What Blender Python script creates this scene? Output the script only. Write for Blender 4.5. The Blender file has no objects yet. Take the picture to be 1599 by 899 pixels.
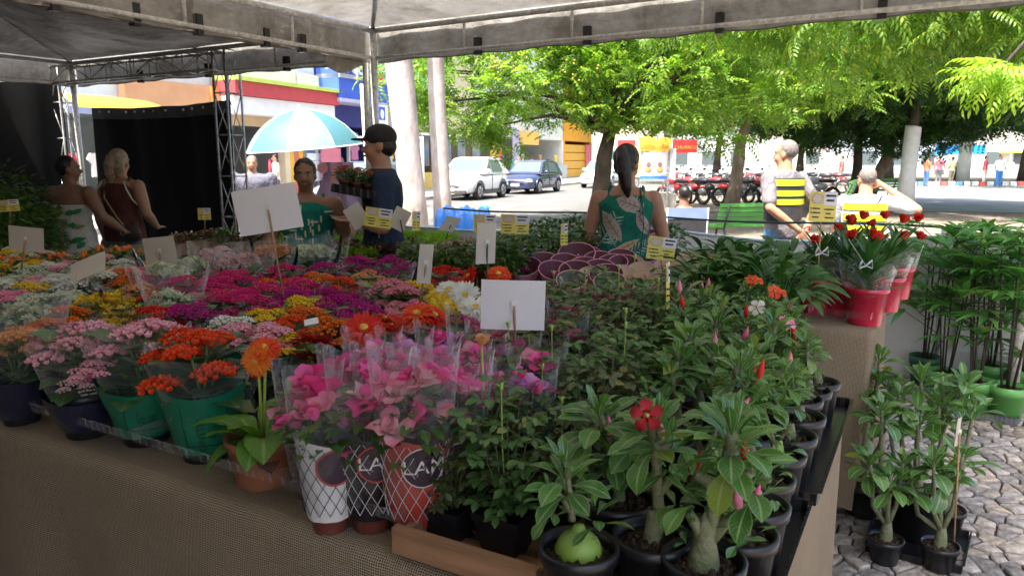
import bpy, math, random
import numpy as np
from mathutils import Vector, Matrix
from mathutils.bvhtree import BVHTree
R = math.radians
pi = math.pi
rng = np.random.default_rng(7)
random.seed(7)
sc = bpy.context.scene
col = sc.collection
# ---------------------------------------------------------------- camera
F_PX, PITCH, CAMZ = 1150.0, R(10.0), 1.58
cd = bpy.data.cameras.new("camera"); cam = bpy.data.objects.new("camera", cd); col.objects.link(cam)
cam.location = (0, 0, CAMZ); cam.rotation_euler = (R(90) - PITCH, 0, 0)
cd.sensor_width = 36; cd.lens = 36 * F_PX / 1599; cd.clip_start = .05; cd.clip_end = 2000
cd.dof.use_dof = True; cd.dof.focus_distance = 2.1; cd.dof.aperture_fstop = 9
sc.camera = cam
# ---------------------------------------------------------------- world, sun, exposure
SUN_EL, SUN_AZ = R(64), R(215)        # azimuth measured clockwise from +Y
w = bpy.data.worlds.new("World"); sc.world = w; w.use_nodes = True
nt = w.node_tree; bg = nt.nodes['Background']
sky = nt.nodes.new('ShaderNodeTexSky'); sky.sky_type = 'NISHITA'; sky.sun_disc = False
sky.sun_elevation = SUN_EL; sky.sun_rotation = SUN_AZ; sky.dust_density = 6.0; sky.air_density = .85
nt.links.new(sky.outputs[0], bg.inputs[0]); bg.inputs[1].default_value = .15
sl = bpy.data.lights.new("sun", 'SUN'); sl.energy = 3.6; sl.angle = R(.6); sl.color = (1, .95, .86)
so = bpy.data.objects.new("sun", sl); col.objects.link(so)
sd = Vector((math.sin(SUN_AZ) * math.cos(SUN_EL), math.cos(SUN_AZ) * math.cos(SUN_EL), math.sin(SUN_EL)))
so.rotation_euler = sd.to_track_quat('Z', 'Y').to_euler()
sc.view_settings.view_transform = 'Standard'; sc.view_settings.look = 'None'
sc.view_settings.exposure = 1.95; sc.view_settings.gamma = 1
sc.render.engine = 'CYCLES'
sc.cycles.use_denoising = True
sc.cycles.max_bounces = 7; sc.cycles.diffuse_bounces = 4; sc.cycles.glossy_bounces = 3
sc.cycles.transparent_max_bounces = 24; sc.cycles.transmission_bounces = 3
sc.cycles.caustics_reflective = False; sc.cycles.caustics_refractive = False
sc.cycles.sample_clamp_indirect = 6

# ---------------------------------------------------------------- picture <-> place
CP, SP = math.cos(PITCH), math.sin(PITCH)
def ray(px, py):
    u = (px - 799.5) / F_PX; v = (449.5 - py) / F_PX
    return Vector((u, CP + v * SP, -SP + v * CP))
CAM = Vector((0, 0, CAMZ))
def atz(px, py, z):
    d = ray(px, py); return CAM + d * ((z - CAMZ) / d.z)
def aty(px, py, Y):
    d = ray(px, py); return CAM + d * (Y / d.y)
def atplane(px, py, P, N):
    d = ray(px, py); P = Vector(P); N = Vector(N); return CAM + d * ((P - CAM).dot(N) / d.dot(N))
E1 = Vector((.870, -.492, 0)); E2 = Vector((.492, .870, 0)); K = Vector((.313, .99, 0))
def W(a, b, z=0): return K - E1 * a + E2 * b + Vector((0, 0, z))
def AB(p): d = Vector(p) - K; return (-d.dot(E1), d.dot(E2))
ANG_E = math.atan2(-.492, .870)       # heading of E1
TZ = .86                              # table height

# ---------------------------------------------------------------- mesh building
class Acc:
    def __init__(s): s.V = []; s.F = []; s.M = []; s.U = []; s.n = 0
    def add(s, T, mat=0, M=None, off=None):
        V, F, U = T
        V = np.asarray(V, float)
        if M is not None:
            M = np.array(M); V = V @ M[:3, :3].T + M[:3, 3]
        if off is not None: V = V + np.asarray(off, float)
        s.V.append(V); s.U.append(U if U is not None else np.zeros((len(V), 2)))
        for f in F:
            f = np.asarray(f, int)
            if len(f): s.F.append(f + s.n); s.M.append(np.full(len(f), mat, int))
        s.n += len(V); return s
    def tmpl(s):
        return (np.concatenate(s.V), s.F, np.concatenate(s.U))
def mesh(name, acc, mats, smooth=True):
    if not isinstance(acc, Acc): acc = Acc().add(acc)
    V = np.concatenate(acc.V).astype(np.float32); U = np.concatenate(acc.U).astype(np.float32)
    lo = np.concatenate([f.ravel() for f in acc.F]).astype(np.int32)
    cn = np.concatenate([np.full(len(f), f.shape[1]) for f in acc.F]).astype(np.int32)
    mi = np.concatenate(acc.M).astype(np.int32)
    me = bpy.data.meshes.new(name)
    me.vertices.add(len(V)); me.vertices.foreach_set('co', V.ravel())
    me.loops.add(len(lo)); me.loops.foreach_set('vertex_index', lo)
    me.polygons.add(len(cn)); me.polygons.foreach_set('loop_start', np.concatenate([[0], np.cumsum(cn)[:-1]]).astype(np.int32))
    me.polygons.foreach_set('material_index', mi)
    me.polygons.foreach_set('use_smooth', np.full(len(cn), smooth))
    uv = me.uv_layers.new(name='UVMap'); uv.data.foreach_set('uv', U[lo].ravel())
    for m in (mats if isinstance(mats, (list, tuple)) else [mats]): me.materials.append(m)
    me.update(calc_edges=True)
    return me
def link(name, data, parent=None, loc=(0, 0, 0), rot=(0, 0, 0), scale=(1, 1, 1), mat=None, kind=None):
    o = bpy.data.objects.new(name, data); col.objects.link(o)
    o.location = loc; o.rotation_euler = rot
    o.scale = scale if isinstance(scale, (tuple, list, Vector)) else (scale,) * 3
    if parent: o.parent = parent
    if mat is not None:
        o.material_slots[0].link = 'OBJECT'; o.material_slots[0].material = mat
    if kind: o['kind'] = kind
    return o
def ob(name, acc, mats, parent=None, smooth=True, **k):
    return link(name, mesh(name, acc, mats, smooth), parent, **k)
def tag(o, label, cat, group=None):
    o['label'] = label; o['category'] = cat
    if group: o['group'] = group
    return o
def thing(name, label, cat, loc=(0, 0, 0), rz=0, group=None, rot=None, scale=1):
    o = bpy.data.objects.new(name, None); col.objects.link(o); o.empty_display_size = .1
    o.location = loc; o.rotation_euler = rot or (0, 0, rz); o.scale = (scale,) * 3
    return tag(o, label, cat, group)
def struct(name, acc, mats, smooth=False, **k):
    o = ob(name, acc, mats, smooth=smooth, **k); o['kind'] = 'structure'; return o

def box(c, s, M=None):
    x, y, z = [q / 2 for q in s]
    V = np.array([(-x, -y, -z), (x, -y, -z), (x, y, -z), (-x, y, -z), (-x, -y, z), (x, -y, z), (x, y, z), (-x, y, z)]) + np.array(c)
    F = [np.array([(0, 3, 2, 1), (4, 5, 6, 7), (0, 1, 5, 4), (1, 2, 6, 5), (2, 3, 7, 6), (3, 0, 4, 7)])]
    U = np.array([(0, 0), (1, 0), (1, 1), (0, 1), (0, 1), (1, 1), (1, 0), (0, 0)], float)
    return V, F, U
def grid(nu, nv, fn, su=1., sv=1.):
    V = []; U = []
    for j in range(nv + 1):
        for i in range(nu + 1):
            u, v = i / nu, j / nv; V.append(fn(u, v)); U.append((u * su, v * sv))
    F = [(j * (nu + 1) + i, j * (nu + 1) + i + 1, (j + 1) * (nu + 1) + i + 1, (j + 1) * (nu + 1) + i) for j in range(nv) for i in range(nu)]
    return np.array(V, float), [np.array(F)], np.array(U, float)
def tube(pts, rad, n=8, cap=True):
    pts = [Vector(p) for p in pts]
    if not hasattr(rad, '__len__'): rad = [rad] * len(pts)
    V = []; U = []; prev = None
    for i, p in enumerate(pts):
        t = (pts[min(i + 1, len(pts) - 1)] - pts[max(i - 1, 0)])
        t = t.normalized() if t.length > 1e-9 else Vector((0, 0, 1))
        if prev is None:
            a = Vector((1, 0, 0)) if abs(t.x) < .8 else Vector((0, 1, 0))
            x = t.cross(a).normalized()
        else:
            x = (prev - t * prev.dot(t)).normalized()
        prev = x; y = t.cross(x)
        r = rad[i]; rx, ry = r if hasattr(r, '__len__') else (r, r)
        for k in range(n):
            th = 2 * pi * k / n; V.append(p + x * (math.cos(th) * rx) + y * (math.sin(th) * ry)); U.append((k / n, i / max(1, len(pts) - 1)))
    F = [(i * n + k, i * n + (k + 1) % n, (i + 1) * n + (k + 1) % n, (i + 1) * n + k) for i in range(len(pts) - 1) for k in range(n)]
    Fs = [np.array(F)]
    if cap: Fs += [np.array([list(range(n))[::-1]]), np.array([[(len(pts) - 1) * n + k for k in range(n)]])]
    return np.array([tuple(v) for v in V]), Fs, np.array(U, float)
def lathe(prof, n=20, cx=0, cy=0, squash=None):
    V = []; U = []
    for j, (r, z) in enumerate(prof):
        for k in range(n):
            th = 2 * pi * k / n; V.append((cx + r * math.cos(th), cy + r * math.sin(th), z)); U.append((k / n, j / (len(prof) - 1)))
    F = [(j * n + k, j * n + (k + 1) % n, (j + 1) * n + (k + 1) % n, (j + 1) * n + k) for j in range(len(prof) - 1) for k in range(n)]
    return np.array(V, float), [np.array(F)], np.array(U, float)
def ell(c, r, nu=12, nv=8):
    prof = [(math.sin(pi * j / nv), -math.cos(pi * j / nv)) for j in range(nv + 1)]
    prof[0] = (1e-3, -1); prof[-1] = (1e-3, 1)
    V, F, U = lathe(prof, nu)
    return V * np.array(r) + np.array(c), F, U
def poly(pts, z=0):          # flat n-gon in XY
    V = np.array([(x, y, z) for x, y in pts], float); return V, [np.array([list(range(len(pts)))])], V[:, :2].copy()
def prism(pts, z0, z1):      # extruded polygon in XY
    n = len(pts); V = np.array([(x, y, z0) for x, y in pts] + [(x, y, z1) for x, y in pts], float)
    F = [np.array([list(range(n))[::-1]]), np.array([list(range(n, 2 * n))]), np.array([(i, (i + 1) % n, n + (i + 1) % n, n + i) for i in range(n)])]
    return V, F, V[:, :2].copy()
def Rm(az, el, ro):          # leaf frames: local +Y is the leaf's length, +Z its face
    az, el, ro = [np.atleast_1d(np.asarray(q, float)) for q in (az, el, ro)]
    n = max(len(az), len(el), len(ro)); az, el, ro = [np.broadcast_to(q, n) for q in (az, el, ro)]
    ca, sa, ce, se, cr, sr = np.cos(az), np.sin(az), np.cos(el), np.sin(el), np.cos(ro), np.sin(ro)
    z = np.zeros(n); o = np.ones(n)
    Z = np.stack([ca, -sa, z, sa, ca, z, z, z, o], 1).reshape(n, 3, 3)
    X = np.stack([o, z, z, z, ce, -se, z, se, ce], 1).reshape(n, 3, 3)
    Y = np.stack([cr, z, sr, z, o, z, -sr, z, cr], 1).reshape(n, 3, 3)
    return Z @ X @ Y
def inst(T, Rt, P, S=1.0):
    V, F, U = T; n = len(P); S = np.broadcast_to(np.asarray(S, float), n)
    VV = (np.einsum('nij,kj->nki', Rt, V) * S[:, None, None] + np.asarray(P)[:, None, :]).reshape(-1, 3)
    k = len(V); o = (np.arange(n) * k)[:, None, None]
    return VV, [(f[None] + o).reshape(-1, f.shape[1]) for f in F], np.tile(U, (n, 1))
def leafT(L=1., wd=.35, n=5, curl=.35, fold=.25, peak=.5, cols=2, tipw=.04, wave=0.):
    V = []; U = []
    k = math.log(.5) / math.log(peak)
    y = z = 0.
    for j in range(n + 1):
        t = j / n; a = .25 - curl * t * 1.6
        if j: y += math.cos(a) * L / n; z += math.sin(a) * L / n
        ww = wd / 2 * max(math.sin(pi * min(1, t) ** k) ** .85 if 0 < t < 1 else 0, tipw)
        for c in range(cols + 1):
            q = c / cols * 2 - 1
            V.append((q * ww * math.cos(fold), y, z + abs(q) * ww * math.sin(fold) + wave * math.sin(t * 9 + c) * ww)); U.append((c / cols, t))
    m = cols + 1
    F = [(j * m + c, j * m + c + 1, (j + 1) * m + c + 1, (j + 1) * m + c) for j in range(n) for c in range(cols)]
    return np.array(V), [np.array(F)], np.array(U)

# ---------------------------------------------------------------- materials
class N:
    def __init__(s, name):
        s.m = bpy.data.materials.new(name); s.m.use_nodes = True; s.t = s.m.node_tree; s.b = s.t.nodes['Principled BSDF']; s.out = s.t.nodes['Material Output']
    def n(s, ty, **k):
        x = s.t.nodes.new('ShaderNode' + ty)
        for a, v in k.items():
            if a.startswith('i_'): x.inputs[a[2:].replace('_', ' ')].default_value = v
            else: setattr(x, a, v)
        return x
    def l(s, a, b): s.t.links.new(a, b)
    def coord(s, which='Object', scale=1.0):
        c = s.n('TexCoord'); mp = s.n('Mapping'); s.l(c.outputs[which], mp.inputs[0])
        mp.inputs['Scale'].default_value = scale if hasattr(scale, '__len__') else (scale,) * 3
        return mp.outputs[0]
    def noise(s, sc_=5, det=3, rough=.55, co=None):
        x = s.n('TexNoise'); x.inputs['Scale'].default_value = sc_; x.inputs['Detail'].default_value = det; x.inputs['Roughness'].default_value = rough
        s.l(co or s.coord(), x.inputs['Vector']); return x.outputs['Fac']
    def ramp(s, fac, stops):
        r = s.n('ValToRGB'); e = r.color_ramp.elements
        while len(e) < len(stops): e.new(.5)
        for i, (p, c) in enumerate(stops):
            e[i].position = p; e[i].color = (*c, 1) if len(c) == 3 else c
        s.l(fac, r.inputs[0]); return r.outputs[0]
    def mix(s, f, a, b, mode='MIX'):
        x = s.n('MixRGB', blend_type=mode)
        for i, q in enumerate((f, a, b)):
            if hasattr(q, 'links') or hasattr(q, 'is_linked'): s.l(q, x.inputs[i])
            else: x.inputs[i].default_value = q if i == 0 else ((*q, 1) if len(q) == 3 else q)
        return x.outputs[0]
    def math(s, op, a, b=0., c=None):
        x = s.n('Math', operation=op)
        for i, q in enumerate((a, b) if c is None else (a, b, c)):
            if hasattr(q, 'is_linked'): s.l(q, x.inputs[i])
            else: x.inputs[i].default_value = q
        return x.outputs[0]
    def bump(s, h, st=.3, d=.01):
        b = s.n('Bump'); b.inputs['Strength'].default_value = st; b.inputs['Distance'].default_value = d
        s.l(h, b.inputs['Height']); s.l(b.outputs[0], s.b.inputs['Normal'])
    def base(s, c):
        if hasattr(c, 'is_linked'): s.l(c, s.b.inputs['Base Color'])
        else: s.b.inputs['Base Color'].default_value = (*c, 1)
        return s
    def rough(s, r, spec=None):
        if hasattr(r, 'is_linked'): s.l(r, s.b.inputs['Roughness'])
        else: s.b.inputs['Roughness'].default_value = r
        if spec is not None: s.b.inputs['Specular IOR Level'].default_value = spec
        return s
MC = {}
def plain(name, c, r=.6, var=.15, sc_=8, metal=0, bump=0, spec=None, coat=0):
    if name in MC: return MC[name]
    n = N(name); f = n.noise(sc_, 4)
    n.base(n.ramp(f, [(.3, tuple(q * (1 - var) for q in c)), (.7, tuple(min(1, q * (1 + var)) for q in c))])).rough(r, spec)
    n.b.inputs['Metallic'].default_value = metal
    if coat: n.b.inputs['Coat Weight'].default_value = coat
    if bump: n.bump(n.noise(sc_ * 6, 4), bump, .01)
    MC[name] = n.m; return n.m
def clothmat(name, c, var=.12, fold=1.0):
    if name in MC: return MC[name]
    n = N(name); f = n.noise(30, 4); g = n.noise(1, 4, .6, n.coord('Object', (7, 7, 4.5)))
    n.base(n.mix(.5, n.ramp(f, [(.3, tuple(q * (1 - var) for q in c)), (.7, tuple(min(1, q * (1 + var)) for q in c))]), n.ramp(g, [(.3, tuple(q * .8 for q in c)), (.7, tuple(min(1, q * 1.1) for q in c))]))).rough(.88, .2)
    n.bump(g, fold, .055); MC[name] = n.m; return n.m
def leafmat(name, c1, c2, r=.4, rib=None, tr=.25, ribw=.05, edge=None, veins=True, coat=0):
    n = N(name); g = n.n('NewGeometry'); oi = n.n('ObjectInfo')
    f = n.math('FRACT', n.math('ADD', g.outputs['Random Per Island'], n.math('MULTIPLY', oi.outputs['Random'], 7.3)))
    c = n.ramp(f, [(.0, c1), (.5, tuple((p + q) / 2.2 for p, q in zip(c1, c2))), (.93, c2), (1., (min(.5, c2[0] * 2.2 + .06), c2[1] * 1.15 + .02, c2[2] * .7))])
    uvs = n.n('UVMap'); sep = n.n('SeparateXYZ'); n.l(uvs.outputs[0], sep.inputs[0])
    du = n.math('ABSOLUTE', n.math('SUBTRACT', sep.outputs[0], .5))
    if rib:
        m = n.math('LESS_THAN', du, ribw); c = n.mix(n.math('MULTIPLY', m, .8), c, rib)
        if veins:
            vv = n.math('SINE', n.math('MULTIPLY', n.math('SUBTRACT', sep.outputs[1], n.math('MULTIPLY', du, .55)), 62))
            c = n.mix(n.math('MULTIPLY', n.math('GREATER_THAN', vv, .86), .28), c, rib)
    if edge:
        c = n.mix(n.math('GREATER_THAN', du, .44), c, edge)
    nz = n.noise(35, 3); c = n.mix(.25, c, n.ramp(nz, [(.3, tuple(q * .55 for q in c1)), (.75, tuple(min(1, q * 1.5) for q in c2))]))
    n.base(c).rough(r, .5)
    if coat: n.b.inputs['Coat Weight'].default_value = coat
    t = n.n('BsdfTranslucent'); n.l(n.mix(1, c, (1.35, 1.45, .6), 'MULTIPLY'), t.inputs[0])
    mx = n.n('MixShader'); mx.inputs[0].default_value = tr
    n.l(n.b.outputs[0], mx.inputs[1]); n.l(t.outputs[0], mx.inputs[2]); n.l(mx.outputs[0], n.out.inputs[0])
    return n.m
def petal(name, c1, c2, tr=.3, tip=None, r=.55):
    n = N(name); g = n.n('NewGeometry'); oi = n.n('ObjectInfo')
    f = n.math('FRACT', n.math('ADD', g.outputs['Random Per Island'], n.math('MULTIPLY', oi.outputs['Random'], 5.1)))
    c = n.ramp(f, [(0, c1), (1, c2)])
    if tip:
        uvs = n.n('UVMap'); sep = n.n('SeparateXYZ'); n.l(uvs.outputs[0], sep.inputs[0]); c = n.mix(n.math('MULTIPLY', sep.outputs[1], sep.outputs[1]), c, tip)
    n.base(c).rough(r, .3)
    t = n.n('BsdfTranslucent'); n.l(c, t.inputs[0]); mx = n.n('MixShader'); mx.inputs[0].default_value = tr
    n.l(n.b.outputs[0], mx.inputs[1]); n.l(t.outputs[0], mx.inputs[2]); n.l(mx.outputs[0], n.out.inputs[0])
    return n.m
def clear(name='clear plastic film', tint=(.9, .92, .93), body=.16, fres=1.25, rough=.10):
    if name in MC: return MC[name]
    n = N(name); n.t.nodes.remove(n.b)
    tr = n.n('BsdfTransparent'); tr.inputs[0].default_value = (.97, .97, .97, 1)
    gl = n.n('BsdfGlossy'); gl.inputs['Roughness'].default_value = rough; gl.inputs[0].default_value = (1, 1, 1, 1)
    df = n.n('BsdfDiffuse'); df.inputs[0].default_value = (*tint, 1)
    fr = n.n('LayerWeight'); fr.inputs[0].default_value = .5
    bp = n.n('Bump'); bp.inputs['Strength'].default_value = .9; bp.inputs['Distance'].default_value = .02
    h = n.noise(14, 2); n.l(h, bp.inputs['Height'])
    for q in (gl, fr): n.l(bp.outputs[0], q.inputs['Normal'])
    m1 = n.n('MixShader'); n.l(n.math('ADD', n.math('MULTIPLY', n.math('POWER', fr.outputs['Facing'], 3.5), .45), .012), m1.inputs[0])
    n.l(tr.outputs[0], m1.inputs[1]); n.l(gl.outputs[0], m1.inputs[2])
    m2 = n.n('MixShader'); n.l(n.math('MULTIPLY', n.math('ADD', n.math('POWER', fr.outputs['Facing'], 2.5), .07), body * 2.2), m2.inputs[0])
    n.l(m1.outputs[0], m2.inputs[1]); n.l(df.outputs[0], m2.inputs[2]); n.l(m2.outputs[0], n.out.inputs[0])
    MC[name] = n.m; return n.m
def burlap(name='burlap', c=(.37, .295, .205)):
    n = N(name); uv = n.n('UVMap'); sp = n.n('SeparateXYZ'); n.l(uv.outputs[0], sp.inputs[0])
    d = n.noise(9, 2, co=n.coord('UV')); k = 2 * pi / .0052
    a = n.math('SINE', n.math('MULTIPLY', n.math('ADD', sp.outputs[0], n.math('MULTIPLY', d, .012)), k))
    b = n.math('SINE', n.math('MULTIPLY', n.math('ADD', sp.outputs[1], n.math('MULTIPLY', d, .01)), k))
    a2 = n.math('MULTIPLY_ADD', a, .5, .5); b2 = n.math('MULTIPLY_ADD', b, .5, .5)
    h = n.math('MAXIMUM', a2, b2)
    slub = n.noise(1, 4, co=n.coord('UV', (420, 9, 1))); slub2 = n.noise(1, 4, co=n.coord('UV', (9, 420, 1)))
    big = n.noise(2.2, 4, co=n.coord('UV'))
    cc = n.ramp(h, [(.34, tuple(q * .10 for q in c)), (.66, c), (1, tuple(min(1, q * 1.35) for q in c))])
    cc = n.mix(.5, cc, n.ramp(n.math('MULTIPLY', n.math('ADD', slub, slub2), .5), [(.3, (.55, .52, .48)), (.7, (1.2, 1.2, 1.2))]), 'MULTIPLY')
    cc = n.mix(.5, cc, n.ramp(big, [(.3, (.75, .72, .68)), (.7, (1.15, 1.15, 1.15))]), 'MULTIPLY')
    n.base(cc).rough(.95, .1); n.bump(n.math('ADD', h, n.math('MULTIPLY', big, 9.0)), .9, .004)
    return n.m

def pvc(name, c, dirt, dens=.5, tr_=.20):
    n = N(name); a = n.noise(2.6, 6, .65); b = n.noise(11, 5, .7); st = n.noise(1, 5, .6, co=n.coord('Object', (3, 3, 16)))
    f = n.math('MULTIPLY', a, n.math('ADD', b, .25))
    cc = n.ramp(f, [(.24, dirt), (.24 + .25 * dens, tuple((p + q) / 2 for p, q in zip(c, dirt))), (.62, c)])
    cc = n.mix(.35, cc, n.ramp(st, [(.35, (.6, .58, .55)), (.6, (1.1, 1.1, 1.1))]), 'MULTIPLY')
    n.base(cc).rough(.45, .4); n.bump(n.noise(5, 4, .6), .5, .05)
    t = n.n('BsdfTranslucent'); n.l(cc, t.inputs[0]); mx = n.n('MixShader'); mx.inputs[0].default_value = tr_
    n.l(n.b.outputs[0], mx.inputs[1]); n.l(t.outputs[0], mx.inputs[2]); n.l(mx.outputs[0], n.out.inputs[0])
    return n.m
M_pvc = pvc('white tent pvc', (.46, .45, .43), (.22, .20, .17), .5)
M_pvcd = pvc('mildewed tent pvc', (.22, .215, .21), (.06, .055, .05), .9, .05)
M_metal = plain('galvanised steel', (.42, .42, .41), .45, .35, 20, metal=.7)
M_paintw = plain('worn white paint on pipe', (.55, .54, .51), .5, .35, 30)
M_black = plain('black plastic', (.012, .012, .014), .35, .3, 30)
M_blackcloth = plain('black backdrop cloth', (.006, .006, .007), .95, .3, 6)
M_grey_hem = plain('grey hem tape', (.10, .10, .10), .8, .2)
M_wood = None
def woodmat(name, c, sc_=1):
    n = N(name); co = n.coord('Object', (3 * sc_, 40 * sc_, 40 * sc_)); a = n.noise(1, 6, .6, co); b = n.noise(3, 3)
    cc = n.ramp(a, [(.3, tuple(q * .55 for q in c)), (.55, c), (.75, tuple(q * 1.2 for q in c))])
    cc = n.mix(.4, cc, n.ramp(b, [(.3, (.6, .6, .6)), (.7, (1.1, 1.1, 1.1))]), 'MULTIPLY')
    n.base(cc).rough(.75, .2); n.bump(a, .4, .004); return n.m
M_wood = woodmat('rough pine', (.36, .20, .11)); M_stick = woodmat('bamboo stick', (.42, .27, .14))
M_burlap = burlap()
M_paper = plain('white card', (.70, .69, .70), .7, .05, 4)
M_paperb = plain('cream card back', (.50, .45, .38), .75, .06, 4)
M_yel = plain('yellow printed card', (.66, .56, .12), .5, .05, 4)
M_ink = plain('dark ink', (.06, .05, .05), .7, .1)
M_soil = None
n_ = N('dark potting soil'); h_ = n_.noise(90, 6, .75); n_.base(n_.ramp(h_, [(.35, (.014, .010, .008)), (.52, (.065, .045, .03)), (.70, (.24, .18, .13))])).rough(.95, .1); n_.bump(h_, 1., .01); M_soil = n_.m
# ================================================================ SETTING
def bigflat(name, pts, z, m, thick=0):
    a = Acc(); a.add(poly(pts, z)); return struct(name, a, m)
n_ = N('sandy plaza ground'); h1 = n_.noise(.8, 6, .6); h2 = n_.noise(25, 5, .7)
c_ = n_.mix(.5, n_.ramp(h1, [(.35, (.13, .11, .09)), (.65, (.27, .23, .19))]), n_.ramp(h2, [(.3, (.12, .10, .08)), (.7, (.28, .245, .20))]))
n_.base(c_).rough(.95, .1); n_.bump(h2, .4, .02); M_ground = n_.m
a = Acc(); a.add(grid(40, 40, lambda u, v: ((u - .5) * 1400, (v - .5) * 1400 + 200, -.02)))
struct('ground', a, M_ground)
RD = Vector((.39, .921, 0)); RN = Vector((.921, -.39, 0)); RP = Vector((-1.6, 28, 0))
def RW(n, s, z=0): return RP + RN * n + RD * s + Vector((0, 0, z))
def strip(n0, n1, s0, s1, z): return [tuple(RW(n0, s0, z)), tuple(RW(n1, s0, z)), tuple(RW(n1, s1, z)), tuple(RW(n0, s1, z))]
n_ = N('worn asphalt'); h1 = n_.noise(60, 5, .7); h2 = n_.noise(.6, 4)
n_.base(n_.mix(.5, n_.ramp(h1, [(.3, (.09, .09, .09)), (.7, (.16, .16, .155))]), n_.ramp(h2, [(.3, (.10, .10, .10)), (.7, (.19, .185, .18))]))).rough(.9, .2); M_asph = n_.m
def quads(name, lst, m):
    a = Acc()
    for q in lst: a.add((np.array(q), [np.array([[0, 1, 2, 3]])], np.array([(0, 0), (1, 0), (1, 1), (0, 1)], float)))
    return struct(name, a, m)
quads('road', [strip(-1.6, 6.3, -60, 160, .0)], M_asph)
quads('lane_marking', [strip(2.75, 2.9, s, s + 9, .006) for s in (-34, -20, -6, 8, 22, 36)], plain('white road paint', (.7, .7, .68), .7, .15, 3))
M_conc = plain('concrete kerb', (.36, .35, .33), .85, .2, 6, bump=.2)
def kerbbox(n0, n1, s0, s1, z0, z1):
    a = Acc(); P = [RW(n0, s0), RW(n1, s0), RW(n1, s1), RW(n0, s1)]
    return a.add(prism([(p.x, p.y) for p in P], z0, z1))
struct('far_pavement', kerbbox(-5.2, -1.6, -60, 160, -.02, .13), M_conc)
struct('near_kerb', kerbbox(6.3, 6.5, -60, 160, -.02, .12), M_conc)

# ---- irregular stone paving on the right, each near stone a piece of its own
def clip(pl, px, py, nx, ny):
    out = []; L = len(pl)
    for i in range(L):
        a_, b_ = pl[i], pl[(i + 1) % L]
        da = (a_[0] - px) * nx + (a_[1] - py) * ny; db = (b_[0] - px) * nx + (b_[1] - py) * ny
        if da <= 0: out.append(a_)
        if (da < 0) != (db < 0):
            t = da / (da - db); out.append((a_[0] + (b_[0] - a_[0]) * t, a_[1] + (b_[1] - a_[1]) * t))
    return out
def inset(pl, d):
    cx = sum(p[0] for p in pl) / len(pl); cy = sum(p[1] for p in pl) / len(pl); q = pl
    for i in range(len(pl)):
        a_, b_ = pl[i], pl[(i + 1) % len(pl)]; ex, ey = b_[0] - a_[0], b_[1] - a_[1]; l = math.hypot(ex, ey) + 1e-9
        nx, ny = ey / l, -ex / l
        if (cx - a_[0]) * nx + (cy - a_[1]) * ny > 0: nx, ny = -nx, -ny
        q = clip(q, a_[0] - nx * d, a_[1] - ny * d, nx, ny)
        if len(q) < 3: return None
    return q
def mk_stone(g): 
    n = N('paving stone ' + str(g)); h1 = n.noise(30, 6, .7); h2 = n.noise(7, 4, .6); oi = n.n('ObjectInfo'); ge = n.n('NewGeometry')
    base = [(.40, .385, .365), (.33, .32, .31), (.42, .38, .33)][g]
    rnd = n.math('FRACT', n.math('ADD', oi.outputs['Random'], ge.outputs['Random Per Island']))
    c = n.ramp(h1, [(.3, tuple(q * .5 for q in base)), (.55, base), (.8, tuple(q * 1.35 for q in base))])
    c = n.mix(.6, c, n.ramp(h2, [(.35, (.5, .48, .46)), (.65, (1.15, 1.12, 1.1))]), 'MULTIPLY')
    c = n.mix(.8, c, n.ramp(rnd, [(0, (.55, .54, .53)), (.5, (1, 1, 1)), (1, (1.35, 1.25, 1.12))]), 'MULTIPLY')
    n.base(c).rough(.8, .3); n.bump(h1, .7, .02); return n.m
MS = [mk_stone(i) for i in range(3)]
pav = struct('stone_pavement', Acc().add(poly([(.2, 1.5), (4.6, 1.0), (6.4, 4.2), (2.2, 6.4), (1.0, 3.6)], -.012)), plain('dirt joints', (.055, .048, .040), .95, .4, 25, bump=.5))
pts = []; GS = .086
for i in range(-2, 63):
    for j in range(-2, 69):
        pts.append((.5 + i * GS + random.uniform(-.04, .04), 1.5 + j * GS * .92 + (i % 2) * .05 + random.uniform(-.04, .04)))
near = []; rest = Acc()
PB = [tuple(x) for x in pts]; gr_ = {}
for q in PB: gr_.setdefault((int(q[0] / .2), int(q[1] / .2)), []).append(q)
fb = W(0, 4.95)
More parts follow.
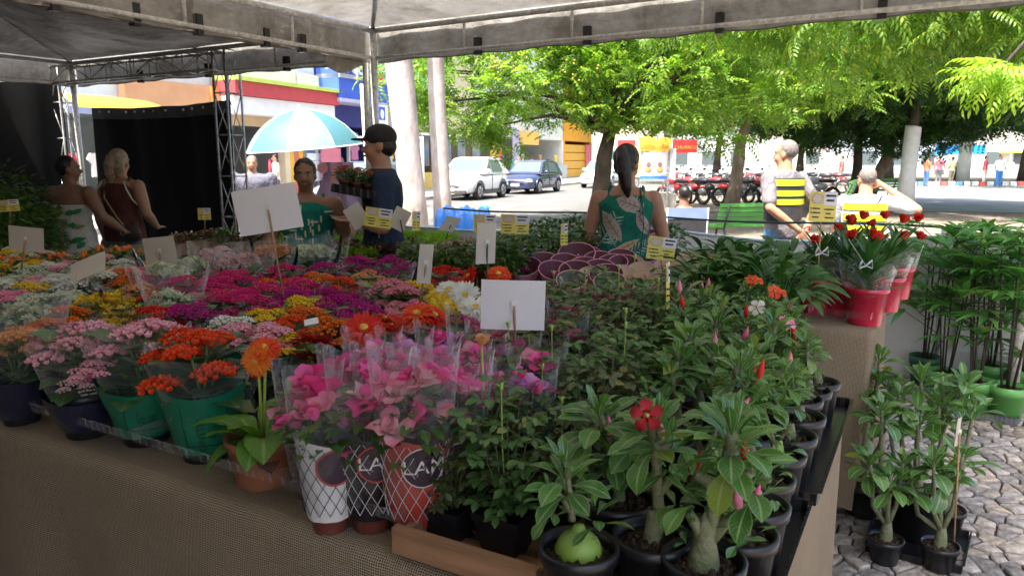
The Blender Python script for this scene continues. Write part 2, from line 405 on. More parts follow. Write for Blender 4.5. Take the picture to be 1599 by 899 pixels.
for (x, y) in PB:
    a_, b_ = AB((x, y, 0))
    if b_ > 4.9 or a_ > -.0 and b_ < 1.4 or a_ > .8 or y < 1.2: continue
    cell = [(x - .2, y - .2), (x + .2, y - .2), (x + .2, y + .2), (x - .2, y + .2)]
    gi, gj = int(x / .2), int(y / .2)
    for ii in (-2, -1, 0, 1, 2):
        for jj in (-2, -1, 0, 1, 2):
            for (qx, qy) in gr_.get((gi + ii, gj + jj), ()):
                if (qx, qy) == (x, y): continue
                dx, dy = qx - x, qy - y
                if dx * dx + dy * dy < .12: cell = clip(cell, x + dx / 2, y + dy / 2, dx, dy)
                if len(cell) < 3: break
    c2 = inset(cell, random.uniform(.0035, .007)) if len(cell) > 2 else None
    if not c2: continue
    d = Vector((x, y, -CAMZ)); fw = d.y * CP - d.z * SP
    ppx = 799.5 + F_PX * d.x / fw; ppy = 449.5 - F_PX * (d.y * SP + d.z * CP) / fw
    tp = inset(c2, .006)
    if not tp or len(tp) != len(c2): tp = [(x + (p[0] - x) * .88, y + (p[1] - y) * .88) for p in c2]
    h = random.uniform(.004, .016); n = len(c2)
    lx, ly = random.uniform(-.04, .04), random.uniform(-.04, .04)
    V = np.array([(p[0] - x, p[1] - y, -.03) for p in c2] + [(p[0] - x, p[1] - y, h - .005) for p in c2] + [(p[0] - x, p[1] - y, h + lx * (p[0] - x) + ly * (p[1] - y)) for p in tp])
    Fq = [(i, (i + 1) % n, n + (i + 1) % n, n + i) for i in range(n)] + [(n + i, n + (i + 1) % n, 2 * n + (i + 1) % n, 2 * n + i) for i in range(n)]
    T = (V, [np.array(Fq), np.array([list(range(2 * n, 3 * n))])], V[:, :2].copy())
    vis = 1262 < ppx < 1620 and 560 < ppy < 915
    if vis: near.append((ppy, x, y, T))
    else: rest.add(T, 0, off=(x, y, 0))
near.sort(key=lambda q: -q[0])
for k, (py_, x, y, T) in enumerate(near):
    if k < 300: link('stone', mesh('stone', Acc().add(T), MS[random.choice((0, 0, 1, 2))], False), pav, loc=(x, y, 0))
    else: rest.add(T, 0, off=(x, y, 0))
o = ob('paving_stones', rest, MS[0], pav, smooth=False, kind='stuff')

# ---- tents
ZT, ZB, APX = 2.80, 2.50, 3.75
def tent(a0, a1, b0, b1, label, mroof, mval, apex=APX, skew=0, sag=.12, flaps=True):
    t = thing('market_tent', label, 'tent', W((a0 + a1) / 2, (b0 + b1) / 2, 0))
    O = W((a0 + a1) / 2, (b0 + b1) / 2, 0)
    def P(a, b, z): p = W(a, b, z) - O; return (p.x, p.y, p.z)
    C = [(a0, b0), (a1, b0), (a1, b1), (a0, b1 - skew)]; cm = ((a0 + a1) / 2, (b0 + b1) / 2)
    for i in range(4):
        p, q = C[i], C[(i + 1) % 4]
        def fn(u, v, p=p, q=q):
            ea = p[0] + (q[0] - p[0]) * u; eb = p[1] + (q[1] - p[1]) * u
            s_ = v ** 1.0; x = ea + (cm[0] - ea) * s_; y = eb + (cm[1] - eb) * s_
            wr = .025 * math.sin(u * 19 + i) * math.sin(v * 7 + u * 3) + .015 * math.sin(u * 43 + v * 11)
            return P(x, y, ZT + .02 + (apex - ZT) * (v ** 1.25) - sag * math.sin(pi * u) * (1 - v) * v * 3 + wr * (1 - v) * min(1, v * 8) * min(1, u * 8) * min(1, (1 - u) * 8))
        ob('roof_panel', grid(28, 20, fn, 4, 3), mroof, t)
        # valance outside the beam
        cx, cy = cm; L = math.hypot(q[0] - p[0], q[1] - p[1])
        na, nb = (0, -1) if i == 0 else (1, 0) if i == 1 else (0, 1) if i == 2 else (-1, 0)
        def fv(u, v, p=p, q=q, na=na, nb=nb, L=L):
            o_ = .05 + .012 * math.sin(u * L * 5 + i) * v + .01 * math.sin(u * L * 13) * v
            zz = ZT + .03 - (ZT - ZB + .03) * v - .008 * math.sin(u * L * 9) * (v > .9)
            return P(p[0] + (q[0] - p[0]) * u + na * o_, p[1] + (q[1] - p[1]) * u + nb * o_, zz)
        ob('valance', grid(80, 4, fv, L, .3), mval, t)
        ob('hem_cord', tube([fv(k / 40, 1.0) for k in range(41)], .006, 4), plain('grimy hem', (.16, .14, .12), .9, .4), t)
        ob('top_rail', tube([P(p[0] - na * .0, p[1] - nb * .0, ZT - .015), P(q[0], q[1], ZT - .015)], .024, 10), M_paintw, t)
        ob('bottom_rail', tube([P(p[0], p[1], ZB + .035), P(q[0], q[1], ZB + .035)], .018, 8), M_paintw, t)
        m = max(2, int(L / 1.0))
        for k in range(1, m):
            x, y = p[0] + (q[0] - p[0]) * k / m, p[1] + (q[1] - p[1]) * k / m
            ob('rail_post', tube([P(x, y, ZB + .03), P(x, y, ZT - .02)], .014, 6), M_paintw, t)
            if flaps:
                x += (q[0] - p[0]) / L * .13; y += (q[1] - p[1]) / L * .13
                bx = Acc(); bx.add(box((0, 0, 0), (.055, .062, .15)))
                ob('hook_strap', bx, M_black, t, smooth=False, loc=P(x + na * .03, y + nb * .03, ZB + .055), rot=(0, 0, ANG_E + (0 if i % 2 == 0 else pi / 2)))
        ob('rafter', tube([P(*p, ZT), P(*cm, apex)], .018, 6), M_metal, t)
        ob('rafter', tube([P((p[0] + q[0]) / 2, (p[1] + q[1]) / 2, ZT), P(*cm, apex)], .014, 6), M_metal, t)
        ob('pole', tube([P(*p, 0), P(*p, ZT + .02)], .035, 12), M_paintw, t)
    return t
TA = tent(-.78, 4.62, -1.5, 4.8, 'large white market tent over the flower tables, its pole behind the man in the cap', M_pvc, M_pvc, skew=.23)
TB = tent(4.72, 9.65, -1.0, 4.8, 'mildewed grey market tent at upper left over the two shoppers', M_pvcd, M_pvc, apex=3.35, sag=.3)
TC = tent(-.78, 4.62, -7.9, -1.6, 'market tent behind the photographer continuing the row', M_pvcd, M_pvc)  # unseen, added to cut the sky light on the front burlap
TD = tent(4.72, 9.85, -7.9, -1.1, 'market tent behind and left of the photographer', M_pvcd, M_pvcd)  # out of view, added so the left side stays dark
# the lifted, rumpled valance corner by the middle pole
def ff(u, v): p = W(4.70 + .10 * v * (1 - u), 4.35 + .48 * u + .04 * math.sin(v * 6), ZT - .02 - .36 * v - .05 * math.sin(u * 5) * v); return tuple(p)
o = ob('loose_flap', grid(12, 8, ff), M_pvc, None); tag(o, 'loose rumpled white flap hanging at the tent corner above the man in the cap', 'tent flap')

# ---- truss beam and truss posts of the left tent
def truss(P0, P1, w_, t, n, M=M_metal, up=Vector((0, 0, 1)), r=.014):
    P0, P1 = Vector(P0), Vector(P1); d = (P1 - P0).normalized()
    x = d.cross(Vector((.87, -.49, 0)) if abs(d.z) > .8 else up).normalized(); y = d.cross(x).normalized()
    cs = [(x * sx + y * sy) * w_ / 2 for sx, sy in ((-1, -1), (1, -1), (1, 1), (-1, 1))]
    for c in cs: ob('chord', tube([P0 + c, P1 + c], r, 8), M, t)
    a = Acc()
    for k in range(n + 1):
        q = P0 + (P1 - P0) * k / n
        for i in range(4): a.add(tube([q + cs[i], q + cs[(i + 1) % 4]], r * .5, 5))
        if k < n:
            q2 = P0 + (P1 - P0) * (k + 1) / n
            for i in range(4): a.add(tube([q + cs[i], q2 + cs[(i + 1) % 4]] if k % 2 else [q + cs[(i + 1) % 4], q2 + cs[i]], r * .45, 5))
    ob('lacing', a, M, t)
t = thing('truss_beam', 'horizontal aluminium truss under the left tent edge above the black backdrop', 'truss', W(7, 4.72, 2.55))
truss(W(6.7, 4.65, 2.62) - t.location, W(9.7, 4.65, 2.62) - t.location, .2, t, 7)
pB = W(6.72, 4.8); pC = W(9.75, 4.72)
t = thing('truss_post', 'upright aluminium truss post at right end of black backdrop', 'truss post', pB); truss((0, 0, 0), (0, 0, 2.75), .2, t, 6)
t = thing('truss_post', 'upright aluminium truss post beside the white corner pole of left tent', 'truss post', W(9.80, 4.74)); truss((0, 0, 0), (0, 0, 2.75), .2, t, 6)
# ---- black backdrops
def sheet(name, label, P0, P1, z0, z1, m, hem=None, wav=.04, cat='backdrop'):
    P0, P1 = Vector(P0), Vector(P1); L = (P1 - P0).length; nrm = Vector((P1 - P0)).cross(Vector((0, 0, 1))).normalized()
    t = thing(name, label, cat, (P0 + P1) / 2); c = (P0 + P1) / 2
    def fn(u, v, z0=z0, z1=z1, o_=0):
        p = P0 + (P1 - P0) * u + nrm * (wav * math.sin(u * L * 6) + .02 * math.sin(u * 31 + v * 3) + o_) - c; return (p.x, p.y, z0 + (z1 - z0) * v - .03 * math.sin(pi * u) * v)
    ob('cloth', grid(60, 6, fn), m, t)
    if hem:
        ob('hem_band', grid(60, 1, lambda u, v: (lambda q: (q[0] + nrm.x * .006, q[1] + nrm.y * .006, q[2]))(fn(u, 1 - .065 * (1 - v)))), hem, t)
        a = Acc()
        for k in range(1, 12): 
            q = fn(k / 12, .975); a.add(ell((q[0] + nrm.x * .02, q[1] + nrm.y * .02, q[2]), (.016, .016, .016), 6, 4))
        ob('eyelets', a, plain('brass eyelet', (.6, .55, .4), .4, .1), t)
    return t
sheet('backdrop_panel', 'black cloth backdrop with grey hem behind the two shoppers', W(9.38, 4.86), W(6.75, 4.86), .05, 2.22, M_blackcloth, M_grey_hem)
sheet('backdrop_panel', 'black cloth side wall at the far left edge', W(9.9, -1.0), W(9.9, 4.78), .05, 2.52, M_blackcloth)
sheet('backdrop_panel', 'black cloth wall behind the photographer on the left', W(9.9, -3.4), W(9.9, -1.1), .05, 2.5, M_blackcloth)  # unseen panel added to hold light off the left side
sheet('backdrop_panel', 'black cloth back wall of the tents behind the photographer', W(9.8, -3.5), W(-.6, -3.5), .05, 2.6, M_blackcloth)  # unseen wall added to block light from behind the camera
# ---- white fence
n_ = N('white banner fence'); h_ = n_.noise(1.5, 4); n_.base(n_.ramp(h_, [(.3, (.56, .58, .58)), (.7, (.72, .73, .73))])).rough(.4, .4); n_.bump(n_.noise(4, 3), .3, .05); M_fence = n_.m
def fence(a0, a1, zt, label, sag=.06):
    t = thing('banner_fence', label, 'fence', W((a0 + a1) / 2, 4.98)); c = W((a0 + a1) / 2, 4.98)
    def fn(u, v):
        aa = a0 + (a1 - a0) * u; p = W(aa, 4.98 + .05 * math.sin(aa * 3.1) + .03 * math.sin(aa * 9 + v * 3)) - c
        return (p.x, p.y, .02 + (zt - sag * math.sin(pi * u)) * v)
    ob('sheet', grid(60, 8, fn), M_fence, t)
    ob('top_hem', tube([Vector(fn(k / 40, 1.0)) for k in range(41)], .012, 5), plain('pale blue hem', (.42, .55, .60), .6, .1), t)
    for k in range(2): p = W((a0, a1)[k], 5.02) - c; ob('post', tube([(p.x, p.y, 0), (p.x, p.y, zt + .08)], .022, 8), M_metal, t)
    return t
fence(6.4, 1.95, .93, 'white sheet fence behind the grass and price cards, nearest the white cars')
fence(1.92, -.32, 1.02, 'white sheet fence sagging between the floral-top woman and the red pots', .10)
fence(-.36, -3.2, 1.00, 'white sheet fence behind the potted palms', .03)
a = Acc(); a.add(tube([W(3.9 - .1 * k, 4.9 + .004 * math.sin(k), 1.10 - .012 * math.sin(k * .09 * pi)) for k in range(70)], .0085, 6))
tag(ob('cord', a, plain('dark green rope', (.02, .05, .04), .8, .2)), 'dark green rope strung along above the white fence', 'rope')
# faint printed shapes on the fence behind the palms
t = thing('banner_print', 'faded pink and blue flower print banner on the fence behind the palms', 'banner', W(-1.6, 4.90, 0))
c = W(-1.6, 4.90, 0)
ob('sheet', grid(8, 4, lambda u, v: tuple(W(-.45 - 2.2 * u, 4.86 + .01 * math.sin(u * 9), .25 + .62 * v) - c)), M_fence, t)
for k in range(16):
    a = Acc(); cx, cz = random.uniform(-.6, -2.5), random.uniform(.38, .8)
    for j in range(5):
        th = j * 1.257 + k; r_ = random.uniform(.05, .11)
        a.add(poly([(r_ * math.cos(th + q) * (.35 + .65 * abs(math.cos(q * 1.6))), r_ * math.sin(th + q) * (.35 + .65 * abs(math.cos(q * 1.6)))) for q in (-.8, -.4, 0, .4, .8)]))
    V, F, U = a.tmpl(); V2 = np.array([tuple(W(cx + v[0], 4.835, cz + v[1]) - c) for v in V])
    ob('printed_flower', (V2, F, U), plain(['pink print', 'lilac print', 'coral print'][k % 3], [(.75, .32, .36), (.5, .4, .7), (.8, .4, .3)][k % 3], .6, .1), t, smooth=False)

# ---- tables and burlap
def cloth(a0, a1, b0, b1, label, drop, seed=0):
    t = thing('burlap_tablecloth', label, 'tablecloth', W((a0 + a1) / 2, (b0 + b1) / 2, TZ)); c = t.location.copy()
    L1, L2 = a1 - a0, b1 - b0; rr = .03
    def top(u, v): p = W(a0 + L1 * u, b0 + L2 * v, TZ + .0015 * math.sin(u * 40) * math.sin(v * 30)) - c; return tuple(p)
    ob('cloth_top', grid(40, 16, top, L1, L2), M_burlap, t)
    def fold(s, v, k): return (.035 * math.sin(s * 7 + seed) + .02 * math.sin(s * 17 + 2 + seed)) * v ** 1.1 * k
    def edge(v):   # rounded edge then drop: returns out, down
        if v < .06: th = v / .06 * pi / 2; return rr * math.sin(th), rr * (1 - math.cos(th))
        return rr + .02 * (v - .06), rr + (drop - rr) * (v - .06) / .94
    vs = [0, .015, .03, .045, .06] + [.06 + .94 * (k / 16) for k in range(1, 17)]
    def side(fn, L, n):
        V, F, U = grid(n, len(vs) - 1, lambda u, v: (0, 0, 0), L, drop); V = []; U = []
        for v in vs:
            for i in range(n + 1): V.append(fn(i / n, v)); U.append((i / n * L, v * drop))
        return np.array(V), F, np.array(U)
    def front(u, v): o_, dn = edge(v); s = L1 * u; p = W(a0 + s, b0 - o_ - fold(s, v, 1), TZ - dn) - c; return tuple(p)
    def right(u, v): o_, dn = edge(v); s = L2 * u; p = W(a0 - o_ - fold(s + 3, v, 1), b0 + s, TZ - dn) - c; return tuple(p)
    def back(u, v): o_, dn = edge(v); s = L1 * u; p = W(a0 + s, b1 + o_ + fold(s, v, .6), TZ - dn) - c; return tuple(p)
    ob('cloth_front', side(front, L1, int(L1 * 26)), M_burlap, t); ob('cloth_side', side(right, L2, int(L2 * 30)), M_burlap, t)
    ob('cloth_back', side(back, L1, int(L1 * 10)), M_burlap, t)
    def cor(u, v): o_, dn = edge(v); f0 = fold(0, v, 1); f1 = fold(3, v, 1); th = u * pi / 2; p = W(a0 - (o_ + f1) * math.sin(th), b0 - (o_ + f0) * math.cos(th), TZ - dn) - c; return tuple(p)
    ob('cloth_corner', side(cor, .05, 6), M_burlap, t)
    return t
def table(a0, a1, b0, b1, label):
    t = thing('table', label, 'table', W((a0 + a1) / 2, (b0 + b1) / 2)); c = t.location.copy()
    P = [W(a0 + .01, b0 + .01), W(a1, b0 + .01), W(a1, b1 - .01), W(a0 + .01, b1 - .01)]
    V, F, U = prism([((p - c).x, (p - c).y) for p in P][::-1], TZ - .035, TZ - .004); ob('tabletop', (V, F, U), M_wood, t, smooth=False)
    for aa in (a0 + .06, (a0 + a1) / 2, a1 - .1):
        for bb in (b0 + .1, b1 - .1): p = W(aa, bb) - c; ob('leg', tube([(p.x, p.y, 0), (p.x, p.y, TZ - .03)], .018, 8), M_black, t)
T1 = (-.01, 6.0, -.02, 1.34); T2 = (-.03, 5.6, 2.40, 3.32)
table(*T1, 'long front table hidden under burlap'); table(*T2, 'long rear table hidden under burlap, black leg showing at right')
cloth(*T1, 'burlap cloth on the front table with open weave hanging to the floor', .80)
cloth(*T2, 'burlap cloth on the rear table below the red flower pots', .80, 2)
# ================================================================ STREET
WN = RN                                                       # facades face +RN, towards us
def shopP(px, py, n=-5.2): return atplane(px, py, RW(n, 0), WN)
def sOf(p): return (Vector(p) - RP).dot(RD)
def fbox(px0, px1, py0, py1, n=-5.2, th=.15, ref=None):
    """a box standing on the facade plane that spans these picture columns and rows"""
    s0, s1 = sOf(shopP(px0, 200, n)), sOf(shopP(px1, 200, n))
    pm = (px0 + px1) / 2 if ref is None else ref
    z1, z0 = shopP(pm, py0, n).z, shopP(pm, py1, n).z
    return s0, s1, z0, z1
def fb(t, name, s0, s1, z0, z1, m, n=-5.2, th=.12, o=None):
    """box piece in facade coordinates, child of t (t.location = RW(-5.2, sc))"""
    sc_ = (s0 + s1) / 2; p = RW(n + th / 2, sc_, (z0 + z1) / 2) - t.location
    ang = math.atan2(RD.y, RD.x)
    return ob(name, box((0, 0, 0), (abs(s1 - s0), th, abs(z1 - z0))), m, t, smooth=False, loc=p, rot=(0, 0, ang))
def C(name, c, r=.7, var=.08): return plain(name, c, r, var, 2.5)
def text(t, name, s, size, m, loc, rz, ext=.01, tilt=pi / 2, sx=1, align='CENTER'):
    cu = bpy.data.curves.new(name, 'FONT'); cu.body = s; cu.size = size; cu.extrude = ext; cu.align_x = align; cu.align_y = 'CENTER'
    tmp = bpy.data.objects.new('x', cu); col.objects.link(tmp)
    me = bpy.data.meshes.new_from_object(tmp); bpy.data.objects.remove(tmp); me.materials.clear(); me.materials.append(m)
    if t is not None and len(t.name) and not len(me.vertices): return None
    return link(name, me, t, loc=loc, rot=(tilt, 0, rz), scale=(sx, 1, 1))
def glassmat():
    n = N('shop window'); n.base((.10, .13, .14)).rough(.08); return n.m
M_glass = glassmat()
def cloth_piece(t, s, z, c, w_=.45, h=.6, n=-5.0):
    pts_ = [(-w_ / 2, 0), (w_ / 2, 0), (w_ / 2.2, h * .55), (w_ * .75, h * .75), (w_ * .55, h), (-w_ * .55, h), (-w_ * .75, h * .75), (-w_ / 2.2, h * .55)]
    V, F, U = prism(pts_, -.04, .04); V = V[:, [0, 2, 1]]
    ob('hanging_garment', (V, F, U), c, t, smooth=False, loc=RW(n, s, z) - t.location, rot=(0, 0, math.atan2(RD.y, RD.x)))
CL = [C('garment ' + str(i), c) for i, c in enumerate([(.55, .05, .08), (.7, .7, .72), (.03, .03, .04), (.08, .14, .45), (.6, .2, .35), (.75, .55, .1), (.1, .35, .3), (.4, .2, .12)])]
def shop(label, px0, px1, htop, mwall, cat='shop'):
    s0, s1 = sOf(shopP(px0, 200)), sOf(shopP(px1, 200))
    t = thing('shop_building', label, cat, RW(-5.2, (s0 + s1) / 2))
    ang = math.atan2(RD.y, RD.x)
    a = Acc(); L = s1 - s0
    a.add(box((0, 4.0, htop / 2 + 1.4), (L - .02, 7.9, htop - 2.8)))              # upper mass
    a.add(box((0, 6.4, 1.4), (L - .02, 3.1, 2.8)))                                 # rear mass: the shop front is an opening
    a.add(box((-L / 2 + .11, 2.4, 1.4), (.2, 4.8, 2.8))); a.add(box((L / 2 - .11, 2.4, 1.4), (.2, 4.8, 2.8)))
    ob('wall', a, mwall, t, smooth=False, rot=(0, 0, ang)); 
    ob('shop_floor', box((0, 2.4, .16), (L - .4, 4.8, .06)), M_conc, t, smooth=False, rot=(0, 0, ang))
    return t, s0, s1
# far left: pale building with orange wall and the yellow canopy
t, s0, s1 = shop('pale shop building with orange band beyond the black backdrop', 60, 335, 6.5, C('pale blue wall', (.62, .68, .70)))
_, _, z0, z1 = fbox(180, 330, 128, 166); fb(t, 'orange_band', sOf(shopP(190, 200)), s1, z0 - .8, z1, C('tan orange paint', (.62, .33, .17)), th=.25)
fb(t, 'brick_pier', sOf(shopP(322, 200)), sOf(shopP(334, 200)), .2, z1, C('orange red brick', (.62, .25, .07)), th=.32)
for k, c in enumerate((0, 1, 2, 3, 4, 7)): cloth_piece(t, s0 + (s1 - s0) * (k + .6) / 6.5, 1.1, CL[c])
q = shopP(195, 152, -3.2); t2 = thing('shop_canopy', 'yellow-orange rounded canopy above the black backdrop', 'awning', q)
e0, e1 = sOf(shopP(128, 200, -3.2)) - sOf(q), sOf(shopP(252, 200, -3.2)) - sOf(q)
ang = math.atan2(RD.y, RD.x)
ob('canopy_skin', grid(24, 8, lambda u, v: (e0 - .6 + (e1 - e0 + .6) * u, .9 - 1.6 * math.sin(v * pi / 2) * min(1, (1 - u) * 7 + .25), -.42 + (.42 + .05 * math.sin(pi * u)) * math.cos(v * pi / 2) * min(1, (1 - u) * 9 + .4))), plain('orange yellow canopy', (.80, .42, .03), .4, .06, 3), t2, rot=(0, 0, ang))
ob('gutter', box(((e0 + e1) / 2 - .4, -.75, -.42), (e1 - e0 + 1, .12, .13)), C('blue grey gutter', (.35, .38, .55)), t2, smooth=False, rot=(0, 0, ang))
# clothes shop, white with red band
t, s0, s1 = shop('white clothes shop with a red band over its open front, behind the umbrella', 336, 496, 7.5, C('white wall', (.72, .72, .71)))
_, _, z0, z1 = fbox(395, 496, 142, 161, ref=450); fb(t, 'red_band', s0, s1 + .15, z0, z1, C('brick red band', (.52, .06, .07)), th=.9)
fb(t, 'lime_line', s0, s1 + .25, z1 + .02, z1 + .14, C('lime trim', (.55, .66, .12)), th=1.0)
fb(t, 'white_band', s0, s1, z0 - .55, z0 - .02, C('white fascia', (.78, .78, .77)), th=.8)
fb(t, 'lintel', s0, s1, 2.6, z0 - .56, C('tan lintel', (.55, .40, .24)), th=.1)
for k, (px0, px1, nm, c) in enumerate([(432, 440, 'cream_pier', (.70, .58, .40)), (440, 446, 'yellow_pier', (.72, .42, .05)), (446, 453, 'brick_red_pier', (.55, .16, .10)), (453, 460, 'orange_pier', (.74, .36, .04)), (462, 474, 'blue_pier', (.08, .14, .46))]):
    fb(t, nm, sOf(shopP(px0, 200)), sOf(shopP(px1, 200)), .13, 2.62, C(nm, c), th=.3 + .01 * k)
for k in range(9):
    cloth_piece(t, s0 + (s1 - s0) * (.06 + k * .105), .9 + .7 * (k % 2), CL[(k * 3 + 1) % 8], n=-5.6 - .5 * (k % 3))
q = shopP(422, 265, -4.2); t3 = thing('round_sign', 'round red and green sign standing by the clothes shop door', 'sign', q)
V, F, U = lathe([(0.001, -.03), (.33, -.03), (.33, .03), (.001, .03)], 24); ob('disc', (V[:, [0, 2, 1]], F, U), C('red disc', (.62, .05, .10)), t3, rot=(0, 0, ang + pi / 2 - .9))
V, F, U = lathe([(0.001, -.04), (.17, -.04), (.17, .04), (.001, .04)], 24); ob('green_centre', (V[:, [0, 2, 1]] * [1, 1, .6], F, U), C('lime centre', (.45, .6, .1)), t3, rot=(0, 0, ang + pi / 2 - .9))
ob('stand', tube([(0, 0, -q.z), (0, 0, -.3)], .03), M_metal, t3)
# grille window of the white building
w0, w1, z0, z1 = fbox(469, 495, 118, 136); gw = fb(t, 'grille_window', w0, w1, z0, z1, C('dark opening', (.04, .045, .05)), th=.06)
for k in range(4): fb(t, 'grille_bar', w0 - .05, w1 + .05, z0 + (z1 - z0) * (k + .2) / 3.6 - .04, z0 + (z1 - z0) * (k + .2) / 3.6 + .06, C('white wall', (.72, .72, .71)), th=.12)
for k in range(3): fb(t, 'grille_bar', w0 + (w1 - w0) * k / 2 - .06, w0 + (w1 - w0) * k / 2 + .06, z0, z1, C('white wall', (.72, .72, .71)), th=.13)
# blue shop
MB = C('cobalt blue fascia', (.05, .12, .55)); MBd = C('navy blue shop', (.04, .05, .25))
t, s0, s1 = shop('blue-fronted shop with white lettering behind the tent pole', 497, 600, 8, MBd)
_, _, z0, z1 = fbox(497, 600, 85, 160, ref=550)
fb(t, 'fascia', s0, s1, z0, z1 + 1.0, MB, th=1.0); fb(t, 'fascia_lip', s0, s1, z0 - .14, z0 - .01, C('lilac lip', (.45, .45, .62)), th=1.05)
zc = shopP(560, 122, -4.2).z; fb(t, 'cable_tray', s0, s1, zc - .09, zc + .06, C('grey tray', (.35, .36, .42)), th=1.08)
zt_ = shopP(560, 108, -4.2).z; ms = (sOf(shopP(504, 110, -4.1)) + sOf(shopP(590, 110, -4.1))) / 2
MW = C('white letters', (.85, .85, .85), .4)
text(t, 'fascia_lettering', 'VO AJSEY', .80, MW, RW(-4.12, ms, zt_ + .02) - t.location, ang, .04, sx=1.05)
p_ = shopP(594, 120, -4.1); ob('red_square', box((0, 0, 0), (.28, .08, .28)), C('red square', (.8, .03, .06)), t, smooth=False, loc=RW(-4.1, sOf(p_), p_.z) - t.location, rot=(0, 0, ang))
for k in range(8): cloth_piece(t, s0 + (s1 - s0) * (.08 + k * .12), 1.0 + .5 * (k % 3), CL[(k * 5) % 8], n=-5.4 - .4 * (k % 2))
# hoardings in the shop front: the red top with "50"
q = shopP(518, 270, -4.6); t3 = thing('sale_poster', 'pink and red sale poster reading 50 in front of the blue shop', 'poster', q)
ob('panel', box((0, 0, -.1), (1.15, .05, 2.0)), C('poster red', (.55, .16, .22)), t3, smooth=False, rot=(0, 0, ang)); ob('skirt_panel', box((0, -.035, -.75), (1.1, .03, .6)), C('poster pink', (.75, .35, .42)), t3, smooth=False, rot=(0, 0, ang))
text(t3, 'number', '50', .82, MW, RN * .06 + Vector((0, 0, .02)), ang, .01)
for px_, py_, w_, h_, c in ((490, 245, .8, .25, (.7, .75, .8)), (490, 258, .75, .3, (.68, .7, .8)), (492, 275, .7, .35, (.62, .7, .74))):
    q = shopP(px_, py_, -4.8); o = ob('sale_board', box((0, 0, 0), (w_, .05, h_)), C('board%d' % py_, c), None, smooth=False, loc=q, rot=(0, 0, ang)); tag(o, 'small pale sale board, %s of three under the umbrella' % {245: 'topmost', 258: 'middle', 275: 'lowest'}[py_], 'board', 'pale sale boards')
# teal shop + sign boards
t, s0, s1 = shop('teal shop front just left of the white tree trunks', 601, 640, 8, C('grey wall', (.45, .46, .46)))
_, _, z0, z1 = fbox(601, 640, 110, 172, ref=610); fb(t, 'teal_fascia', s0, s1, z0, z1 + 1.2, C('teal fascia', (.05, .42, .40)), th=.9)
_, _, z0, z1 = fbox(601, 640, 164, 176, ref=610); fb(t, 'scallop_trim', s0, s1, z0, z1, C('white letters', (.85, .85, .85)), th=.98)
for k in range(7): cloth_piece(t, s0 + (s1 - s0) * (.1 + k * .13), .8 + .45 * (k % 3), CL[(k * 3 + 2) % 8], n=-5.3, w_=.35, h=.45)
q = shopP(597, 180, -3.9); t3 = thing('hanging_sign', 'small white and blue pictogram sign beside the tent pole', 'sign', q); ob('board', box((0, 0, 0), (.7, .06, .75)), MW, t3, smooth=False, rot=(0, 0, ang)); ob('blue_field', box((-.08, -.04, .06), (.42, .03, .5)), MB, t3, smooth=False, rot=(0, 0, ang)); ob('figure', ell((-.1, -.07, .02), (.12, .02, .18), 10, 6), MW, t3, rot=(0, 0, ang))
q = shopP(601, 232, -3.9); t3 = thing('hanging_dress', 'light blue dress hanging outside the teal shop', 'garment', q); V, F, U = prism([(-.45, -.9), (.45, -.9), (.22, .6), (-.22, .6)], -.04, .04); ob('dress', (V[:, [0, 2, 1]], F, U), C('sky blue cloth', (.15, .45, .75)), t3, smooth=False, rot=(0, 0, ang)); ob('print', ell((0, -.06, -.2), (.15, .02, .35), 10, 6), C('pale print', (.7, .75, .7)), t3, rot=(0, 0, ang))
# buildings right of the trunks
t, s0, s1 = shop('cream building with windows behind the white hatchback-sized SUV', 641, 745, 9, C('cream wall', (.66, .56, .36)))
for px_ in (655, 690, 712, 735):
    w0, w1, z0, z1 = fbox(px_, px_ + 12, 190, 250); wn = fb(t, 'window', w0, w1, 1.2, 2.6, M_glass, th=.08); fb(t, 'window_frame', w0 - .06, w1 + .06, 2.62, 2.75, MW, th=.12)
fb(t, 'yellow_base', s0, s1, .13, .9, C('ochre paint', (.72, .52, .12)), th=.05)
t, s0, s1 = shop('white and orange shop with dark doorway behind the dark blue car', 746, 880, 8, C('white wall', (.72, .72, .71)))
for k, (a0_, a1_, c) in enumerate([(765, 772, (.72, .5, .1)), (772, 777, (.7, .1, .08)), (800, 806, (.45, .42, .6)), (808, 836, (.82, .5, .12))]):
    fb(t, 'pier' if k < 3 else 'orange_banner', sOf(shopP(a0_, 200)), sOf(shopP(a1_, 200)), .13 if k < 3 else 2.4, 3.2, C('pier%d' % k, c), th=.25)
fb(t, 'counter', sOf(shopP(830, 200)), sOf(shopP(878, 200)), .13, 1.1, C('grey blue counter', (.42, .47, .52)), th=.4)
for k in range(8): cloth_piece(t, s0 + (s1 - s0) * (.1 + k * .11), 1.0 + .3 * (k % 2), CL[(k * 3) % 8], n=-5.1, w_=.4, h=.5)
t, s0, s1 = shop('orange shop front beside the pale car behind the dark trunk', 881, 925, 8, C('orange wall', (.78, .34, .02)))
fb(t, 'red_pier', s0 + (s1 - s0) * .75, s0 + (s1 - s0) * .85, .13, 2.6, C('poster red', (.55, .16, .22)), th=.3)
for k in range(4): fb(t, 'shutter', s0 + .3, s1 - .3, .2 + k * .6, .75 + k * .6, C('orange shutter', (.72, .38, .06)), n=-5.3, th=.05)
